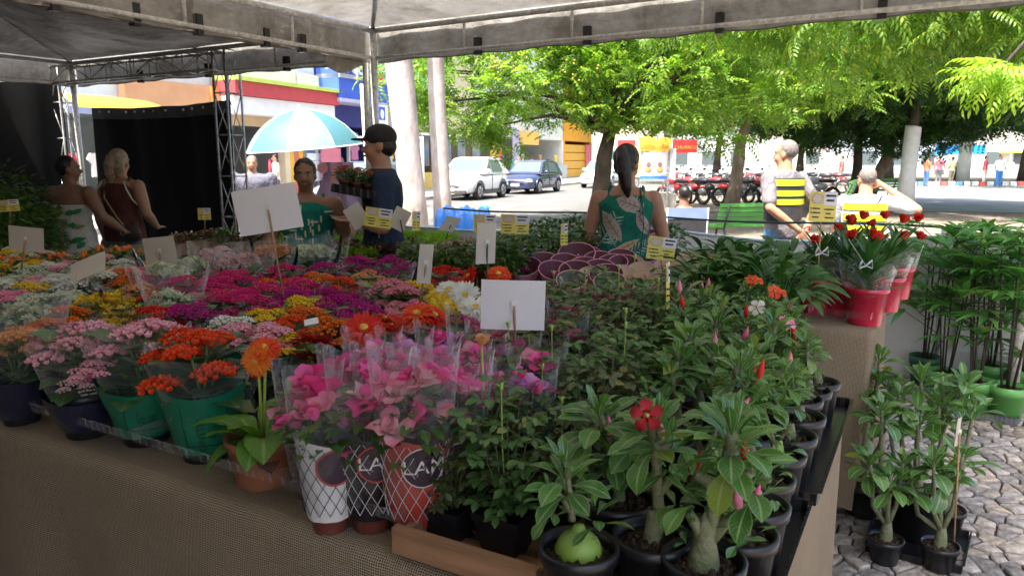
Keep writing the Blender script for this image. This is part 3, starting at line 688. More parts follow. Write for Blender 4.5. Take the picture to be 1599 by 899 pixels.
# lamp post by the blue shop (white, slender)
q = RW(-2.2, sOf(shopP(573, 200, -2.2)), .13); t = thing('street_pole', 'slender white street pole in front of the blue shop, left of the tent pole', 'pole', q)
ob('shaft', tube([(0, 0, 0), (-.12, 0, 3.9)], [.10, .07], 12), MW, t)
q = RW(6.6, sOf(atz(975, 325, 0)), 0); q = atz(972, 328, 0); t = thing('sign_pole', 'thin white post on the kerb left of the floral-top woman', 'pole', q); ob('shaft', tube([(0, 0, 0), (0, 0, 3.2)], .045, 8), MW, t)

# ---------------- cars
def car(label, loc, rz, m, L=4.2, H=1.6, Wd=1.75, kind='suv', name='parked_car'):
    t = thing(name, label, 'car', loc, rz, 'cars parked along the shops')
    # side profile (x front = -L/2), lower body
    h = H; f = -L / 2; r = L / 2
    def sec(x, y0, z0, z1, crown): return (x, y0, z0, z1, crown)
    if kind == 'suv': st = [(f, .62, .35, .62), (f + .10, .76, .26, .80), (f + .45, .84, .24, .92), (f + 1.05, .87, .24, 1.0), (f + 1.5, .875, .24, 1.02), (0, .88, .24, 1.02), (r - 1.2, .88, .24, 1.04), (r - .5, .86, .26, 1.05), (r - .1, .80, .30, 1.02), (r, .70, .38, .95)]
    else: st = [(f, .60, .32, .58), (f + .12, .74, .22, .70), (f + .5, .82, .2, .82), (f + 1.1, .84, .2, .88), (f + 1.5, .845, .2, .90), (0, .85, .2, .91), (r - 1.1, .85, .2, .93), (r - .5, .83, .22, .93), (r - .1, .76, .28, .9), (r, .66, .36, .84)]
    V = []; n = 14
    for (x, hw, z0, z1) in st:
        for k in range(n):
            th = 2 * pi * k / n - pi / 2; cx, cz = math.cos(th), math.sin(th)
            V.append((x, hw * abs(cx) ** .45 * (1 if cx > 0 else -1), (z0 + z1) / 2 + (z1 - z0) / 2 * abs(cz) ** .4 * (1 if cz > 0 else -1)))
    F = [(i * n + k, i * n + (k + 1) % n, (i + 1) * n + (k + 1) % n, (i + 1) * n + k) for i in range(len(st) - 1) for k in range(n)]
    Fs = [np.array(F)[:, ::-1], np.array([list(range(n))]), np.array([[(len(st) - 1) * n + k for k in range(n)][::-1]])]
    ob('body', (np.array(V), Fs, np.zeros((len(V), 2))), m, t)
    zb = st[4][3] - .02; hw = st[4][1]
    # cabin
    xs = [(f + 1.0, zb, .98), (f + 1.75, h - .06, .78), (f + 2.2, h, .76), (r - 1.2, h, .76), (r - .55, h - .10, .76), (r - .12, zb + .02, .92)]
    V = []
    for (x, z, k) in xs: V += [(x, -hw * k, z), (x, hw * k, z)]
    V += [(f + 1.0, -hw * .97, zb - .05), (f + 1.0, hw * .97, zb - .05), (r - .1, -hw * .95, zb - .05), (r - .1, hw * .95, zb - .05)]
    F = [(2 * i, 2 * i + 1, 2 * i + 3, 2 * i + 2) for i in range(5)]
    a = Acc(); V = np.array(V)
    a.add((V, [np.array(F)], np.zeros((len(V), 2))))
    a.add((V, [np.array([[12, 0, 2, 4, 6, 8, 10, 14]]), np.array([[13, 15, 11, 9, 7, 5, 3, 1]])], np.zeros((len(V), 2))))
    o = ob('cabin', a, m, t, smooth=False)
    def quad3(nm, P, mm, off):
        P = np.array(P) + np.array(off); ob(nm, (P, [np.array([list(range(len(P)))])], np.zeros((len(P), 2))), mm, t, smooth=False)
    quad3('windscreen', [(f + 1.12, -hw * .84, zb + .06), (f + 1.12, hw * .84, zb + .06), (f + 1.72, hw * .70, h - .1), (f + 1.72, -hw * .70, h - .1)], M_glass, (-.02, 0, .02))
    quad3('rear_window', [(r - .2, -hw * .8, zb + .12), (r - .54, -hw * .70, h - .14), (r - .54, hw * .70, h - .14), (r - .2, hw * .8, zb + .12)], M_glass, (.02, 0, .02))
    for sd_ in (-1, 1):
        e = .012 * sd_
        def yy(z): return sd_ * (hw * (.975 - (.975 - .765) * (z - zb) / (h - zb)) + .012)
        for nm, P in (('side_window', [(f + 1.42, zb + .05), (f + 1.95, h - .12), (-.02 + .02, h - .10), (-.02 + .02, zb + .05)]), ('side_window', [(.08, zb + .05), (.08, h - .10), (r - 1.0, h - .12), (r - .75, zb + .12), (r - .85, zb + .05)])):
            quad3(nm, [(x, yy(z), z) for x, z in P], M_glass, (0, 0, 0))
        V, F, U = ell((f + 1.35, sd_ * (hw + .1), zb + .08), (.07, .11, .08), 10, 6); ob('wing_mirror', (V, F, U), m, t)
        for x in (.02, .95): ob('door_handle', box((x, sd_ * (hw + .005), zb - .13), (.16, .03, .03)), m, t, smooth=False)
        ob('door_seam', box((.04, sd_ * (hw - .004), (zb + .3) / 2), (.012, .03, zb - .35)), M_black, t, smooth=False)
        ob('sill', box((0, sd_ * (hw - .03), .30), (L - 1.5, .07, .14)), M_dgrey, t, smooth=False)
        ob('headlight', ell((f + .13, sd_ * .58, st[1][3] - .12), (.10, .20, .09), 10, 6), plain('headlight glass', (.75, .75, .72), .1, .05), t)
        ob('tail_light', ell((r - .06, sd_ * .66, zb - .08), (.07, .12, .13), 10, 6), plain('tail light red', (.5, .02, .02), .2, .05), t)
        for x in (f + .82, r - .80):
            wh = ob('wheel', tube([(0, -.10, 0), (0, -.085, 0), (0, .085, 0), (0, .10, 0)], [.29, .33, .33, .29], 22), M_tyre, t, loc=(x, sd_ * (hw - .09), .33))
            ar = Acc(); ar.add(tube([(0, sd_ * .10, 0), (0, sd_ * .115, 0)], [.21, .2], 18)); ob('rim', ar, plain('alloy rim', (.5, .5, .52), .35, .2, 12, metal=.6), wh)
            for q_ in range(5):
                th = q_ * 1.257; V, F, U = box((.12, sd_ * .118, 0), (.16, .012, .05)); c_, s_ = math.cos(th), math.sin(th)
                V2 = V.copy(); V2[:, 0] = V[:, 0] * c_ - V[:, 2] * s_; V2[:, 2] = V[:, 0] * s_ + V[:, 2] * c_
                ob('spoke_gap', (V2 * np.array([.98, 1, .98]), F, U), M_dgrey, wh, smooth=False)
            ob('wheel_arch', tube([(x + .40 * math.cos(q2 * pi / 8), sd_ * (hw - .01), .33 + .40 * math.sin(q2 * pi / 8)) for q2 in range(9)], .035, 6), M_dgrey if kind == 'suv' else m, t)
    ob('grille', box((f + .03, 0, .52), (.06, .8, .14)), M_black, t, smooth=False); ob('number_plate', box((f - .01, 0, .42), (.03, .4, .13)), plain('plate', (.6, .6, .6), .5, .05), t, smooth=False)
    ob('front_bumper', box((f + .06, 0, .33), (.14, 1.3, .12)), M_dgrey if kind == 'suv' else m, t, smooth=False)
    return t
M_dgrey = plain('grey trim plastic', (.06, .06, .065), .5, .2); M_tyre = plain('tyre rubber', (.02, .02, .02), .85, .2)
RA = math.atan2(RD.y, RD.x)
car('white compact SUV parked by the road, nearest and leftmost of the cars in view', aty(737, 300, 29.5) * 1 - Vector((0, 0, aty(737, 300, 29.5).z)), RA, plain('white car paint', (.78, .79, .80), .2, .02, 3, coat=1), 3.8, 1.62)
p_ = aty(831, 300, 34.5); car('dark blue hatchback parked behind the white SUV', (p_.x, p_.y, 0), RA, plain('dark blue car paint', (.025, .035, .085), .25, .05, 3, coat=1), 4.1, 1.48, kind='hatch')
p_ = aty(943, 280, 41); car('pale grey hatchback half hidden behind the dark tree trunk', (p_.x, p_.y, 0), RA, plain('silver car paint', (.60, .66, .68), .25, .03, 3, coat=1), 4.1, 1.48, kind='hatch')
p_ = aty(625, 300, 23.0); car('grey car mostly hidden behind the man in the cap and white trunks', (p_.x - 1.0, p_.y, 0), RA, plain('grey car paint', (.20, .25, .33), .25, .05, 3, coat=1), 4.1, 1.48, kind='hatch')

# ---------------- motorcycles
def moto(label, loc, rz, c):
    t = thing('motorcycle', label, 'motorcycle', loc, rz, 'motorcycles parked in a row beyond the trees')
    m = plain('moto ' + str(c), c, .3, .05, 4, coat=.6)
    for x in (-.62, .62):
        wh = Acc(); ps = [(x + .27 * math.cos(k * pi / 9), 0, .30 + .27 * math.sin(k * pi / 9)) for k in range(19)]
        ob('wheel', wh.add(tube(ps, .05, 6)), M_tyre, t)
        a = Acc()
        for k in range(6): a.add(tube([(x, 0, .3), (x + .26 * math.cos(k), 0, .3 + .26 * math.sin(k))], .008, 4))
        ob('spokes', a, M_metal, t)
    ob('fork', tube([(-.62, .07, .3), (-.38, .06, 1.0)], .025, 6), M_metal, t); ob('fork', tube([(-.62, -.07, .3), (-.38, -.06, 1.0)], .025, 6), M_metal, t)
    ob('handlebar', tube([(-.30, -.36, 1.08), (-.40, -.12, 1.02), (-.40, .12, 1.02), (-.30, .36, 1.08)], .016, 6), M_black, t)
    ob('fuel_tank', ell((-.12, 0, .80), (.30, .14, .13), 12, 8), m, t); ob('seat', ell((.35, 0, .80), (.38, .13, .07), 12, 6), M_black, t)
    ob('engine', ell((-.05, 0, .45), (.22, .14, .17), 10, 6), M_metal, t); ob('front_fender', ell((-.62, 0, .56), (.22, .08, .05), 10, 6), m, t)
    ob('side_cover', ell((.22, 0, .60), (.20, .15, .12), 10, 6), m, t); ob('headlight', ell((-.50, 0, .93), (.09, .1, .1), 10, 6), plain('headlight glass', (.75, .75, .72), .1, .05), t)
    ob('exhaust', tube([(-.1, .14, .35), (.3, .17, .32), (.75, .17, .42)], .035, 6), M_metal, t)
    for s in (-1, 1): ob('mirror', ell((-.36, s * .34, 1.2), (.03, .06, .045), 8, 5), M_black, t)
    return t
reds = [((.62, .03, .04), 'red'), ((.55, .04, .05), 'red'), ((.04, .04, .05), 'black'), ((.6, .05, .05), 'red'), ((.35, .38, .42), 'silver'), ((.03, .03, .035), 'black'), ((.62, .06, .05), 'red'), ((.5, .5, .55), 'grey')]
posn = ['leftmost, half hidden by the woman', 'second from left', 'third from left', 'just left of the pale tree trunk', 'behind the pale tree trunk', 'just right of the pale tree trunk', 'above the green bench', 'right of the vested man']
for k, px_ in enumerate((1052, 1078, 1100, 1122, 1150, 1170, 1190, 1275)):
    p_ = aty(px_, 300, 25.5 + (k % 2) * .5); moto('%s motorcycle, %s' % (reds[k][1], posn[k]), (p_.x, p_.y, 0), R(-62 + (k * 37 % 17)), reds[k][0])
for k in range(14):
    p_ = aty(1062 + k * 19 + (k * 7 % 5), 280, 34 + (k % 3)); c, nm = reds[(k * 3 + 1) % 8]
    moto(nm + ' motorcycle in the farther row, %s from the left' % ['first', 'second', 'third', 'fourth', 'fifth', 'sixth', 'seventh', 'eighth', 'ninth', 'tenth', 'eleventh', 'twelfth', 'thirteenth', 'fourteenth'][k], (p_.x, p_.y, 0), R(-60 + k * 31 % 25), c)

# ---------------- trunks and trees
def bark(name, c, c2, band=None):
    n = N(name); h = n.noise(1, 6, .7, n.coord('Object', (9, 9, 3))); h2 = n.noise(2.2, 5)
    cc = n.mix(.5, n.ramp(h, [(.35, c2), (.6, c)]), n.ramp(h2, [(.35, c2), (.6, c)]))
    n.base(cc).rough(.9, .2); n.bump(h, .8, .03); return n.m
M_barkw = bark('white-washed bark', (.50, .45, .43), (.26, .21, .19)); M_bark = bark('pale brown bark', (.34, .26, .20), (.12, .09, .07)); M_barkd = bark('dark bark', (.09, .07, .055), (.03, .025, .02))
M_white = plain('lime wash', (.60, .62, .62), .85, .12, 5)
LV = {}
def neem(): # pinnate frond: leaflets in opposite pairs
    a = Acc(); lf = leafT(.30, .085, 3, .6, .15, .4, 2)
    lf2 = (lf[0], lf[1], lf[2])
    for k in range(7):
        y = .18 + k * .125; s = 1 - abs(k - 2.5) * .09
        for sd_ in (-1, 1):
            Rt = Rm(-sd_ * R(66 - k * 4), R(-12), 0); V, F, U = inst(lf2, Rt, [[0, y, -.35 * (y - .3) ** 2]], s); a.add((V, F, U))
    V, F, U = inst(lf2, Rm(0, R(-35), 0), [[0, 1.03, -.20]], .9); a.add((V, F, U))
    a.add(tube([(0, 0, 0), (0, .5, -.02), (0, 1.05, -.2)], .006, 3, False))
    V, F, U = a.tmpl(); return V, F, U
def neem_lo():
    a = Acc()
    for k in range(5):
        y = .15 + k * .18
        for sd_ in (-1, 1):
            dx, dy = sd_ * .27, .10; z = -.35 * (y - .3) ** 2
            V = np.array([(0, y - .045, z), (dx * .5, y + dy * .1 - .06, z + .01), (dx, y + dy, z - .06), (dx * .5, y + dy * .9 + .03, z + .01)])
            a.add((V, [np.array([[0, 1, 2, 3]])], np.array([(.5, 0), (0, .5), (.5, 1), (1, .5)])))
    V = np.array([(-.05, .95, -.14), (.0, 1.0, -.16), (.05, .95, -.14), (0, 1.25, -.30)]); a.add((V, [np.array([[0, 1, 3, 2]])], np.zeros((4, 2))))
    return a.tmpl()
TN, TL = neem(), neem_lo()
def sph(n): v = rng.normal(size=(n, 3)); return v / np.linalg.norm(v, axis=1)[:, None]
def crown(c, r, nclump, nf, size, T, hollow=.55, flat=0., droop=-.35):
    """fronds set round branch tips spread through the crown's volume"""
    d = sph(nclump); rad = rng.uniform(hollow, 1.0, nclump) ** .6
    tips = d * rad[:, None] * np.array(r) * (1 + .18 * np.sin(d[:, :1] * 9) * np.cos(d[:, 1:2] * 7))
    if flat: tips[:, 2] = np.maximum(tips[:, 2], -r[2] * flat + rng.uniform(0, .2 * r[2], nclump))
    n = nclump * nf; tt = np.repeat(tips, nf, 0)
    az = rng.uniform(0, 2 * pi, n); el = rng.uniform(-.9, .75, n) + droop * .4
    off = sph(n) * np.array([.28, .28, .18]) * size / .3 * rng.uniform(.2, 1.6, (n, 1))
    P = tt + off + np.array(c)
    return inst(T, Rm(az, el, rng.uniform(-.7, .7, n)), P, size * rng.uniform(.7, 1.25, n)), tips + np.array(c)
def tree(label, base, trunk, tr, ccs, ml, mb, size, T=TL, name='neem_tree', limbs=9, paint=None, extra=None, group='trees on the square'):
    t = thing(name, label, 'tree', base, group=group); B = Vector(base)
    pts_ = [Vector(p) for p in trunk]
    ob('trunk', tube(pts_, [tr * (1.25 - .55 * i / (len(pts_) - 1)) * (1.25 if i == 0 else 1) for i in range(len(pts_))], 16), mb, t)
    if paint:
        n2 = [p for p in pts_ if p.z < paint] + [pts_[0].lerp(pts_[-1], paint / pts_[-1].z)]
        ob('painted_band', tube(n2, [tr * 1.36 * (1.25 if i == 0 else 1) for i in range(len(n2))], 16), M_white, t)
    alltips = []; a = Acc()
    for (c, r, nc, nf) in ccs:
        T_, tips = crown(c, r, nc, nf, size, T); a.add(T_); alltips.append((c, tips))
    if extra: a.add(extra)
    ob('crown', a, ml, t, kind='stuff')
    bl = Acc(); top = pts_[-1]
    for c, tips in alltips:
        idx = rng.choice(len(tips), min(limbs, len(tips)), replace=False)
        for i in idx:
            e = Vector(tips[i]); m = top.lerp(e, .5) + Vector((0, 0, .12 * (e - top).length))
            bl.add(tube([top, top.lerp(m, .5) + Vector((0, 0, .05)), m, e], [tr * .5, tr * .34, tr * .2, tr * .06], 6))
    ob('limbs', bl, mb, t)
    return t
ML1 = leafmat('sunny neem leaves', (.06, .19, .03), (.30, .44, .07), .45, tr=.5)  # sunlit copy of the neem leaf, sun brightness put into its colour
ML2 = leafmat('deep neem leaves', (.025, .085, .018), (.06, .15, .03), .5, tr=.3)  # shaded copy of the neem leaf, tree shade put into a darker colour
ML3 = leafmat('fresh lime leaves', (.24, .42, .03), (.36, .52, .06), .45, tr=.5)  # brighter leaf copy, the sun on the spray is put into its colour
def gnd(px_, py_): p = atz(px_, py_, 0); return (p.x, p.y, 0)
# twin whitewashed trunks right behind the fence
b = aty(650, 300, 11.4)
t = thing('whitewashed_trunk', 'thick whitewashed palm-like trunk standing right of the tent pole', 'tree', (b.x - .12, 11.4, 0)); ob('trunk', tube([(.1, 0, 0), (.06, 0, 1.0), (-.02, 0, 2.0), (-.1, 0, 3.0), (-.16, 0, 4.6)], [.25, .20, .195, .21, .205], 18), M_barkw, t)
t = thing('whitewashed_trunk', 'second slimmer whitewashed trunk just right of the thick one', 'tree', (b.x + .30, 11.9, 0)); ob('trunk', tube([(.06, 0, 0), (.05, 0, 1.0), (.0, 0, 2.2), (-.02, 0, 3.2), (0, 0, 4.8)], [.16, .145, .135, .13, .12], 14), M_barkw, t)
b = aty(943, 260, 17)
tree('broad bright green tree with dark forked trunk behind the floral-top woman', (b.x, 17, 0), [(-.05, 0, 0), (-.05, 0, .8), (0, 0, 1.6), (.12, 0, 2.15)], .20,
     [((-2.4, 0, 3.5), (2.5, 2.4, 1.55), 120, 22), ((1.9, -.4, 3.9), (3.0, 2.6, 1.9), 170, 22), ((-.2, .5, 4.9), (3.6, 2.6, 1.5), 110, 20)], ML1, M_barkd, .36)
b = gnd(1148, 333)
tree('tree with slim pale leaning trunk between the motorcycles and the green bench', b, [(-.15, 0, 0), (-.02, 0, .9), (.05, 0, 2.0), (.28, 0, 2.9)], .17,
     [((1.2, -.5, 4.2), (3.6, 2.8, 1.5), 150, 20), ((-1.2, 0, 5.0), (3.4, 2.6, 1.6), 90, 18)], ML1, M_bark, .42)
b = gnd(1291, 318)
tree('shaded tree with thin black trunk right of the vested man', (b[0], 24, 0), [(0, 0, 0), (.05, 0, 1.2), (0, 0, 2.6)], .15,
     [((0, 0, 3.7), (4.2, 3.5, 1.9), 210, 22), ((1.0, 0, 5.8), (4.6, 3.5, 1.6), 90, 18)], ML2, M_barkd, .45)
b = gnd(1352, 320)
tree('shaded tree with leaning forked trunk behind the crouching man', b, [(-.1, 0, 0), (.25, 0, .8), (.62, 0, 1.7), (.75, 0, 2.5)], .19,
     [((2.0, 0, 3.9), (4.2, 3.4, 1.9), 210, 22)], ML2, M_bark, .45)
b = gnd(1412, 334)
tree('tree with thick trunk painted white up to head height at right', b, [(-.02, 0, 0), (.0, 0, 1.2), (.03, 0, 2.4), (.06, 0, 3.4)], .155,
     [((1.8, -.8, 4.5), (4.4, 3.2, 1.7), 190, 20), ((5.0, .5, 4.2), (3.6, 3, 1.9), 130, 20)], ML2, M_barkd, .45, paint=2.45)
# overhanging near tree at upper right
tn = [(0, 0, 0), (-.3, 0, 1.5), (-.9, .2, 2.7), (-1.6, .3, 3.4)]
tree('overhanging tree with big feathery fronds at upper right', (8.6, 10.6, 0), tn, .24,
     [((-3.9, -.9, 3.7), (2.0, 1.3, .95), 95, 15), ((-2.0, -1.8, 3.5), (2.0, 1.3, 1.0), 95, 15), ((-5.4, .2, 3.9), (1.3, 1.0, .65), 40, 14)], ML1, M_barkd, .40, T=TN, limbs=7)
b = aty(1562, 108, 5.3)
a = Acc(); n = 44; d = sph(n); az = rng.uniform(0, 2 * pi, n); V = inst(TN, Rm(az, rng.uniform(-1.1, .5, n), rng.uniform(-.5, .5, n)), d * np.array([.12, .12, .06]), .29); a.add(V)
t = thing('leafy_spray', 'sunlit lime-green spray of leaves at the far upper right', 'branch', b, group='trees on the square'); ob('fronds', a, ML3, t, kind='stuff'); ob('twig', tube([(0, 0, 0), (.5, .4, .35), (1.6, 1.6, 1.1)], .012, 5), M_barkd, t)
for k, (px_, Y, h, rr, m_) in enumerate([(1120, 46, 5, 4.2, ML1), (1250, 52, 5.5, 5, ML1), (1390, 50, 6, 5, ML2), (1500, 55, 6.5, 5, ML1), (1600, 48, 5.5, 5, ML2), (1010, 60, 7, 6, ML1), (1680, 40, 6, 5, ML1)]):
    p_ = aty(px_, 250, Y)
    tree('distant tree in the background, %s from the left' % ['second', 'third', 'fourth', 'fifth', 'sixth', 'first', 'last'][k], (p_.x, Y, 0), [(0, 0, 0), (0, 0, 1.5), (.1, 0, 3.0)], .22, [((0, 0, h + .6), (rr * 1.3, rr, 2.6), 120, 12)], m_, M_barkd, .9, name='distant_tree', limbs=4, group='distant trees')
# yellow blossom dots
a = Acc()
for k in range(42):
    px_, py_ = random.choice([(780, 95), (768, 92), (905, 105), (812, 85)]); p_ = aty(px_ + random.gauss(0, 14), py_ + random.gauss(0, 12), 13.6); a.add(ell(p_, (.022, .022, .018), 6, 4))
o = ob('yellow_blossom', a, plain('yellow blossom', (.34, .26, .04), .6, .1)); o['kind'] = 'stuff'; o['label'] = 'yellow blossoms dotted in the bright green tree'; o['category'] = 'blossom'

# ---------------- umbrella, tarp, stall, benches, chair, far fair
q = aty(487, 171, 12.6)
t = thing('beach_umbrella', 'pale turquoise beach umbrella shading the pavement in front of the shops', 'umbrella', (q.x, q.y, 0), rot=(R(4), R(-4), 0))
zt_ = q.z
ca, cb = plain('turquoise nylon', (.05, .145, .175), .5, .05), plain('pale aqua nylon', (.11, .18, .19), .5, .05)
for k in range(8):
    def fu(u, v, k=k):
        th = (k + u) * pi / 4; r_ = .97 * math.sin(v * 1.05) / math.sin(1.05); sc_ = 1 - .05 * math.sin(pi * u) * v
        return (r_ * sc_ * math.cos(th), r_ * sc_ * math.sin(th), zt_ - .62 * (1 - math.cos(v * 1.25)) / (1 - math.cos(1.25)))
    ob('canopy_panel', grid(5, 8, fu), ca if k % 2 else cb, t)
    ob('rib', tube([fu(0, v / 6) for v in range(7)], .006, 4), MW, t); ob('hem', tube([fu(v / 6, 1) for v in range(7)], .010, 4), MW, t)
ob('shaft', tube([(0, 0, 0), (0, 0, zt_ + .06)], .026, 10), MW, t)
def rack(): pass
t = thing('clothes_rail', 'white pipe rail beside the umbrella in front of the blue shop', 'rail', (q.x + .45, 13.2, 0))
for x in (0, 1.3): ob('upright', tube([(x, 0, 0), (x, 0, 1.95)], .03, 8), MW, t)
ob('crossbar', tube([(0, 0, 1.93), (1.3, 0, 1.93)], .02, 8), MW, t)
q = aty(725, 322, 7.9)
t = thing('blue_tarp', 'rumpled blue tarpaulin bundle lying behind the fence under the rope', 'tarpaulin', (q.x, 7.9, 0))
ob('sheet', grid(40, 16, lambda u, v: ((u - .5) * .72, -.25 + .5 * v, (1.06 + .02 * math.sin(u * 23 + v * 4) + .012 * math.sin(u * 61)) * math.sin(pi * min(1, max(0, v))) ** .35 * min(1, u * 9 + .3) * min(1, (1 - u) * 6 + .3))), plain('blue tarpaulin', (.03, .22, .72), .35, .3, 14, bump=.4), t)
# yellow/red snack stall
q = aty(1022, 255, 12.2); t = thing('snack_stall', 'yellow-topped stall between red side banners, white apron cloth on its front', 'stall', (q.x, 12.2, 0), 0)
MY = plain('stall yellow', (.82, .50, .06), .5, .08, 3); MR = plain('banner red', (.70, .05, .05), .5, .08, 3); MOR = plain('brown print', (.45, .18, .05), .6, .05)
z = lambda py: aty(1022, py, 12.2).z; X = lambda px: aty(px, 255, 12.2).x - q.x
V, F, U = prism([(X(999), z(236)), (X(1043), z(237)), (X(1048), z(217)), (X(1035), z(214)), (X(1024), z(219)), (X(1012), z(213)), (X(996), z(214))], -.04, .04)
ob('yellow_header', (V[:, [0, 2, 1]], F, U), MY, t, smooth=False)
text(t, 'header_lettering', 'COMIDARIA', .085, MOR, (X(1021), -.06, z(229.5)), 0, .003, sx=1.0)
V, F, U = prism([(X(1000), z(277)), (X(1040), z(277)), (X(1038), z(237)), (X(1003), z(237))], -.03, .03); ob('apron_cloth', (V[:, [0, 2, 1]], F, U), plain('lilac white cloth', (.66, .63, .72), .7, .06), t, smooth=False)
ob('blue_hem', box((X(1020), -.04, z(277)), (.44, .03, .05)), plain('blue hem', (.05, .2, .6), .6, .1), t, smooth=False)
for px_ in (1012, 1030):
    ob('printed_disc', ell((X(px_), -.035, z(265.5)), (.055, .008, .038), 12, 6), plain('ochre print', (.6, .38, .08), .6, .3, 30), t); ob('printed_cap', ell((X(px_), -.036, z(257)), (.034, .007, .04), 10, 6), plain('red print', (.7, .12, .1), .6, .2), t)
ob('yellow_side', box((X(996), .0, z(255)), (.10, .04, .45)), plain('pale yellow cloth', (.75, .65, .3), .6, .1), t, smooth=False); ob('side_cloth', box((X(1051), .05, z(256)), (.10, .04, .5)), plain('lilac white cloth', (.66, .63, .72), .7, .06), t, smooth=False)
for nm, x0, x1, y0, y1 in (('red_banner', 965, 992, 219, 237), ('red_banner', 1051, 1088, 218, 239)):
    p0, p1 = aty(x0, y0, 12.3), aty(x1, y1, 12.3); b_ = ob(nm, box(((p0.x + p1.x) / 2 - q.x, .1, (p0.z + p1.z) / 2), (p1.x - p0.x, .04, p0.z - p1.z)), MR, t, smooth=False)
    text(t, 'banner_lettering', 'LANCHES' if x0 < 1000 else 'CHURROS', .075, MY, ((p0.x + p1.x) / 2 - q.x, .07, (p0.z + p1.z) / 2 - .02), 0, .003)
for x in (X(998), X(1045)): ob('post', tube([(x, .06, 0), (x, .06, z(218))], .02, 8), M_metal, t)
ob('counter', box((X(1022), .35, .5), (.8, .5, 1.0)), plain('grey canvas', (.36, .35, .31), .8, .15), t, smooth=False)
# benches
def bench(label, loc, rz, n=9):
    t = thing('park_bench', label, 'bench', loc, rz, 'green slatted benches'); mg = plain('bench green', (.09, .34, .06), .45, .1)
    prof = [(0, .78), (.02, .70), (.05, .62), (.08, .54), (.12, .46), (.20, .41), (.29, .40), (.38, .41), (.46, .42)]
    for y, zz in prof[:n]: ob('slat', box((0, -y, zz + .02), (1.5, .055 if zz < .5 else .022, .025 if zz < .5 else .06)), mg, t, smooth=False)
    for x in (-.6, .6): ob('leg', tube([(x, -.42, 0), (x, -.38, .38), (x, -.12, .40), (x, .03, .80)], .02, 6), M_dgrey, t); ob('leg', tube([(x, -.12, .40), (x, .03, 0)], .02, 6), M_dgrey, t)
    return t
p_ = aty(1188, 330, 12.5); bench('green slatted bench left of the vested man', (p_.x, 12.5, 0), R(12) + pi)
p_ = aty(1385, 290, 24); bench('green bench right of the leaning trunk, farther back', (p_.x - .3, 24, .1), R(5) + pi)
p_ = aty(1333, 300, 17); bench('small green slatted bench seen over the crouching man', (p_.x, 17, .25), R(60) + pi)
# white kiosk column, blue awning, red parasols, low patterned kerb on the right
p_ = gnd(1503, 283); t = thing('white_column', 'thick bright white column standing in the sunny square', 'column', p_); ob('shaft', tube([(0, 0, 0), (0, 0, 2.9)], .42, 16), MW, t)
t = thing('fair_stall', 'blue-roofed stall beyond the square left of the white column', 'stall', gnd(1495, 272)); b0 = Vector(t.location)
ob('awning', box((0, 0, 2.35), (3.6, 2.4, .9)), plain('bright blue awning', (.02, .30, .75), .5, .05), t, smooth=False)
for x in (-1.7, 1.7):
    for y in (-1.1, 1.1): ob('post', tube([(x, y, 0), (x, y, 1.9)], .05, 6), MW, t)
ob('counter', box((0, -.6, .5), (3.0, .5, 1.0)), plain('white counter', (.7, .7, .7), .6, .05), t, smooth=False)
for k, (px_, c, w_) in enumerate([(1440, (.75, .78, .8), 3.2), (1545, (.8, .8, .8), 3.0), (1590, (.72, .12, .05), 2.6), (1570, (.7, .62, .1), 2.2), (1300, (.72, .76, .78), 3.5), (1220, (.70, .76, .80), 3.5), (1345, (.76, .78, .8), 3), (1130, (.60, .06, .07), 2.4), (1100, (.7, .75, .78), 3)]):
    p_ = gnd(px_, 270 - (k % 3)); t = thing('fair_tent', ['pale fair tent just right of the white-painted trunk', 'white fair tent right of the white column', 'red parasol at the right edge of the square', 'yellow-green stall roof near the right edge', 'pale fair tent behind the thin black trunk', 'pale fair tent behind the vested man', 'pale fair tent above the crouching man', 'red parasol behind the pale leaning trunk', 'pale fair tent behind the red motorcycles'][k], 'stall tent', p_, rz=k * .4)
    a = Acc(); V, F, U = lathe([(w_ * .72, 2.1), (w_ * .72, 2.25), (w_ * .35, 2.6), (.02, 3.1)], 4 if k not in (2, 7) else 10); ob('roof', (V, F, U), plain('fair%d' % k, c, .6, .05), t, smooth=False)
    for j in range(4): th = j * pi / 2; ob('post', tube([(w_ * .66 * math.cos(th), w_ * .66 * math.sin(th), 0), (w_ * .66 * math.cos(th), w_ * .66 * math.sin(th), 2.2)], .05, 5), MW, t)
    ob('goods', box((0, 0, .55), (w_ * .7, w_ * .5, 1.1)), CL[(k * 3) % 8] if k % 2 else plain('white counter', (.7, .7, .7), .6, .05), t, smooth=False)
t = thing('painted_kerb', 'low painted kerb with blue, green and red marks across the square', 'kerb', gnd(1510, 290)); b0 = t.location.copy()
for k in range(16):
    p0 = Vector(gnd(1424 + k * 12, 290)); ob('kerb_block', box((0, 0, .12), (.5, .25, .24)), plain('kb%d' % (k % 5), [(.7, .72, .75), (.15, .3, .6), (.7, .7, .7), (.4, .6, .1), (.65, .12, .1)][k % 5 if k % 3 else 0], .7, .1), t, smooth=False, loc=p0 - b0)
quads('square_paving', [[tuple(atz(1425, 330, -.012)), tuple(atz(1900, 335, -.012)), tuple(atz(1760, 284, -.012)), tuple(atz(1330, 284, -.012))]], plain('damp grey paving', (.24, .245, .25), .6, .35, .8))  # shadows lying on the dry square are put into this mottled grey
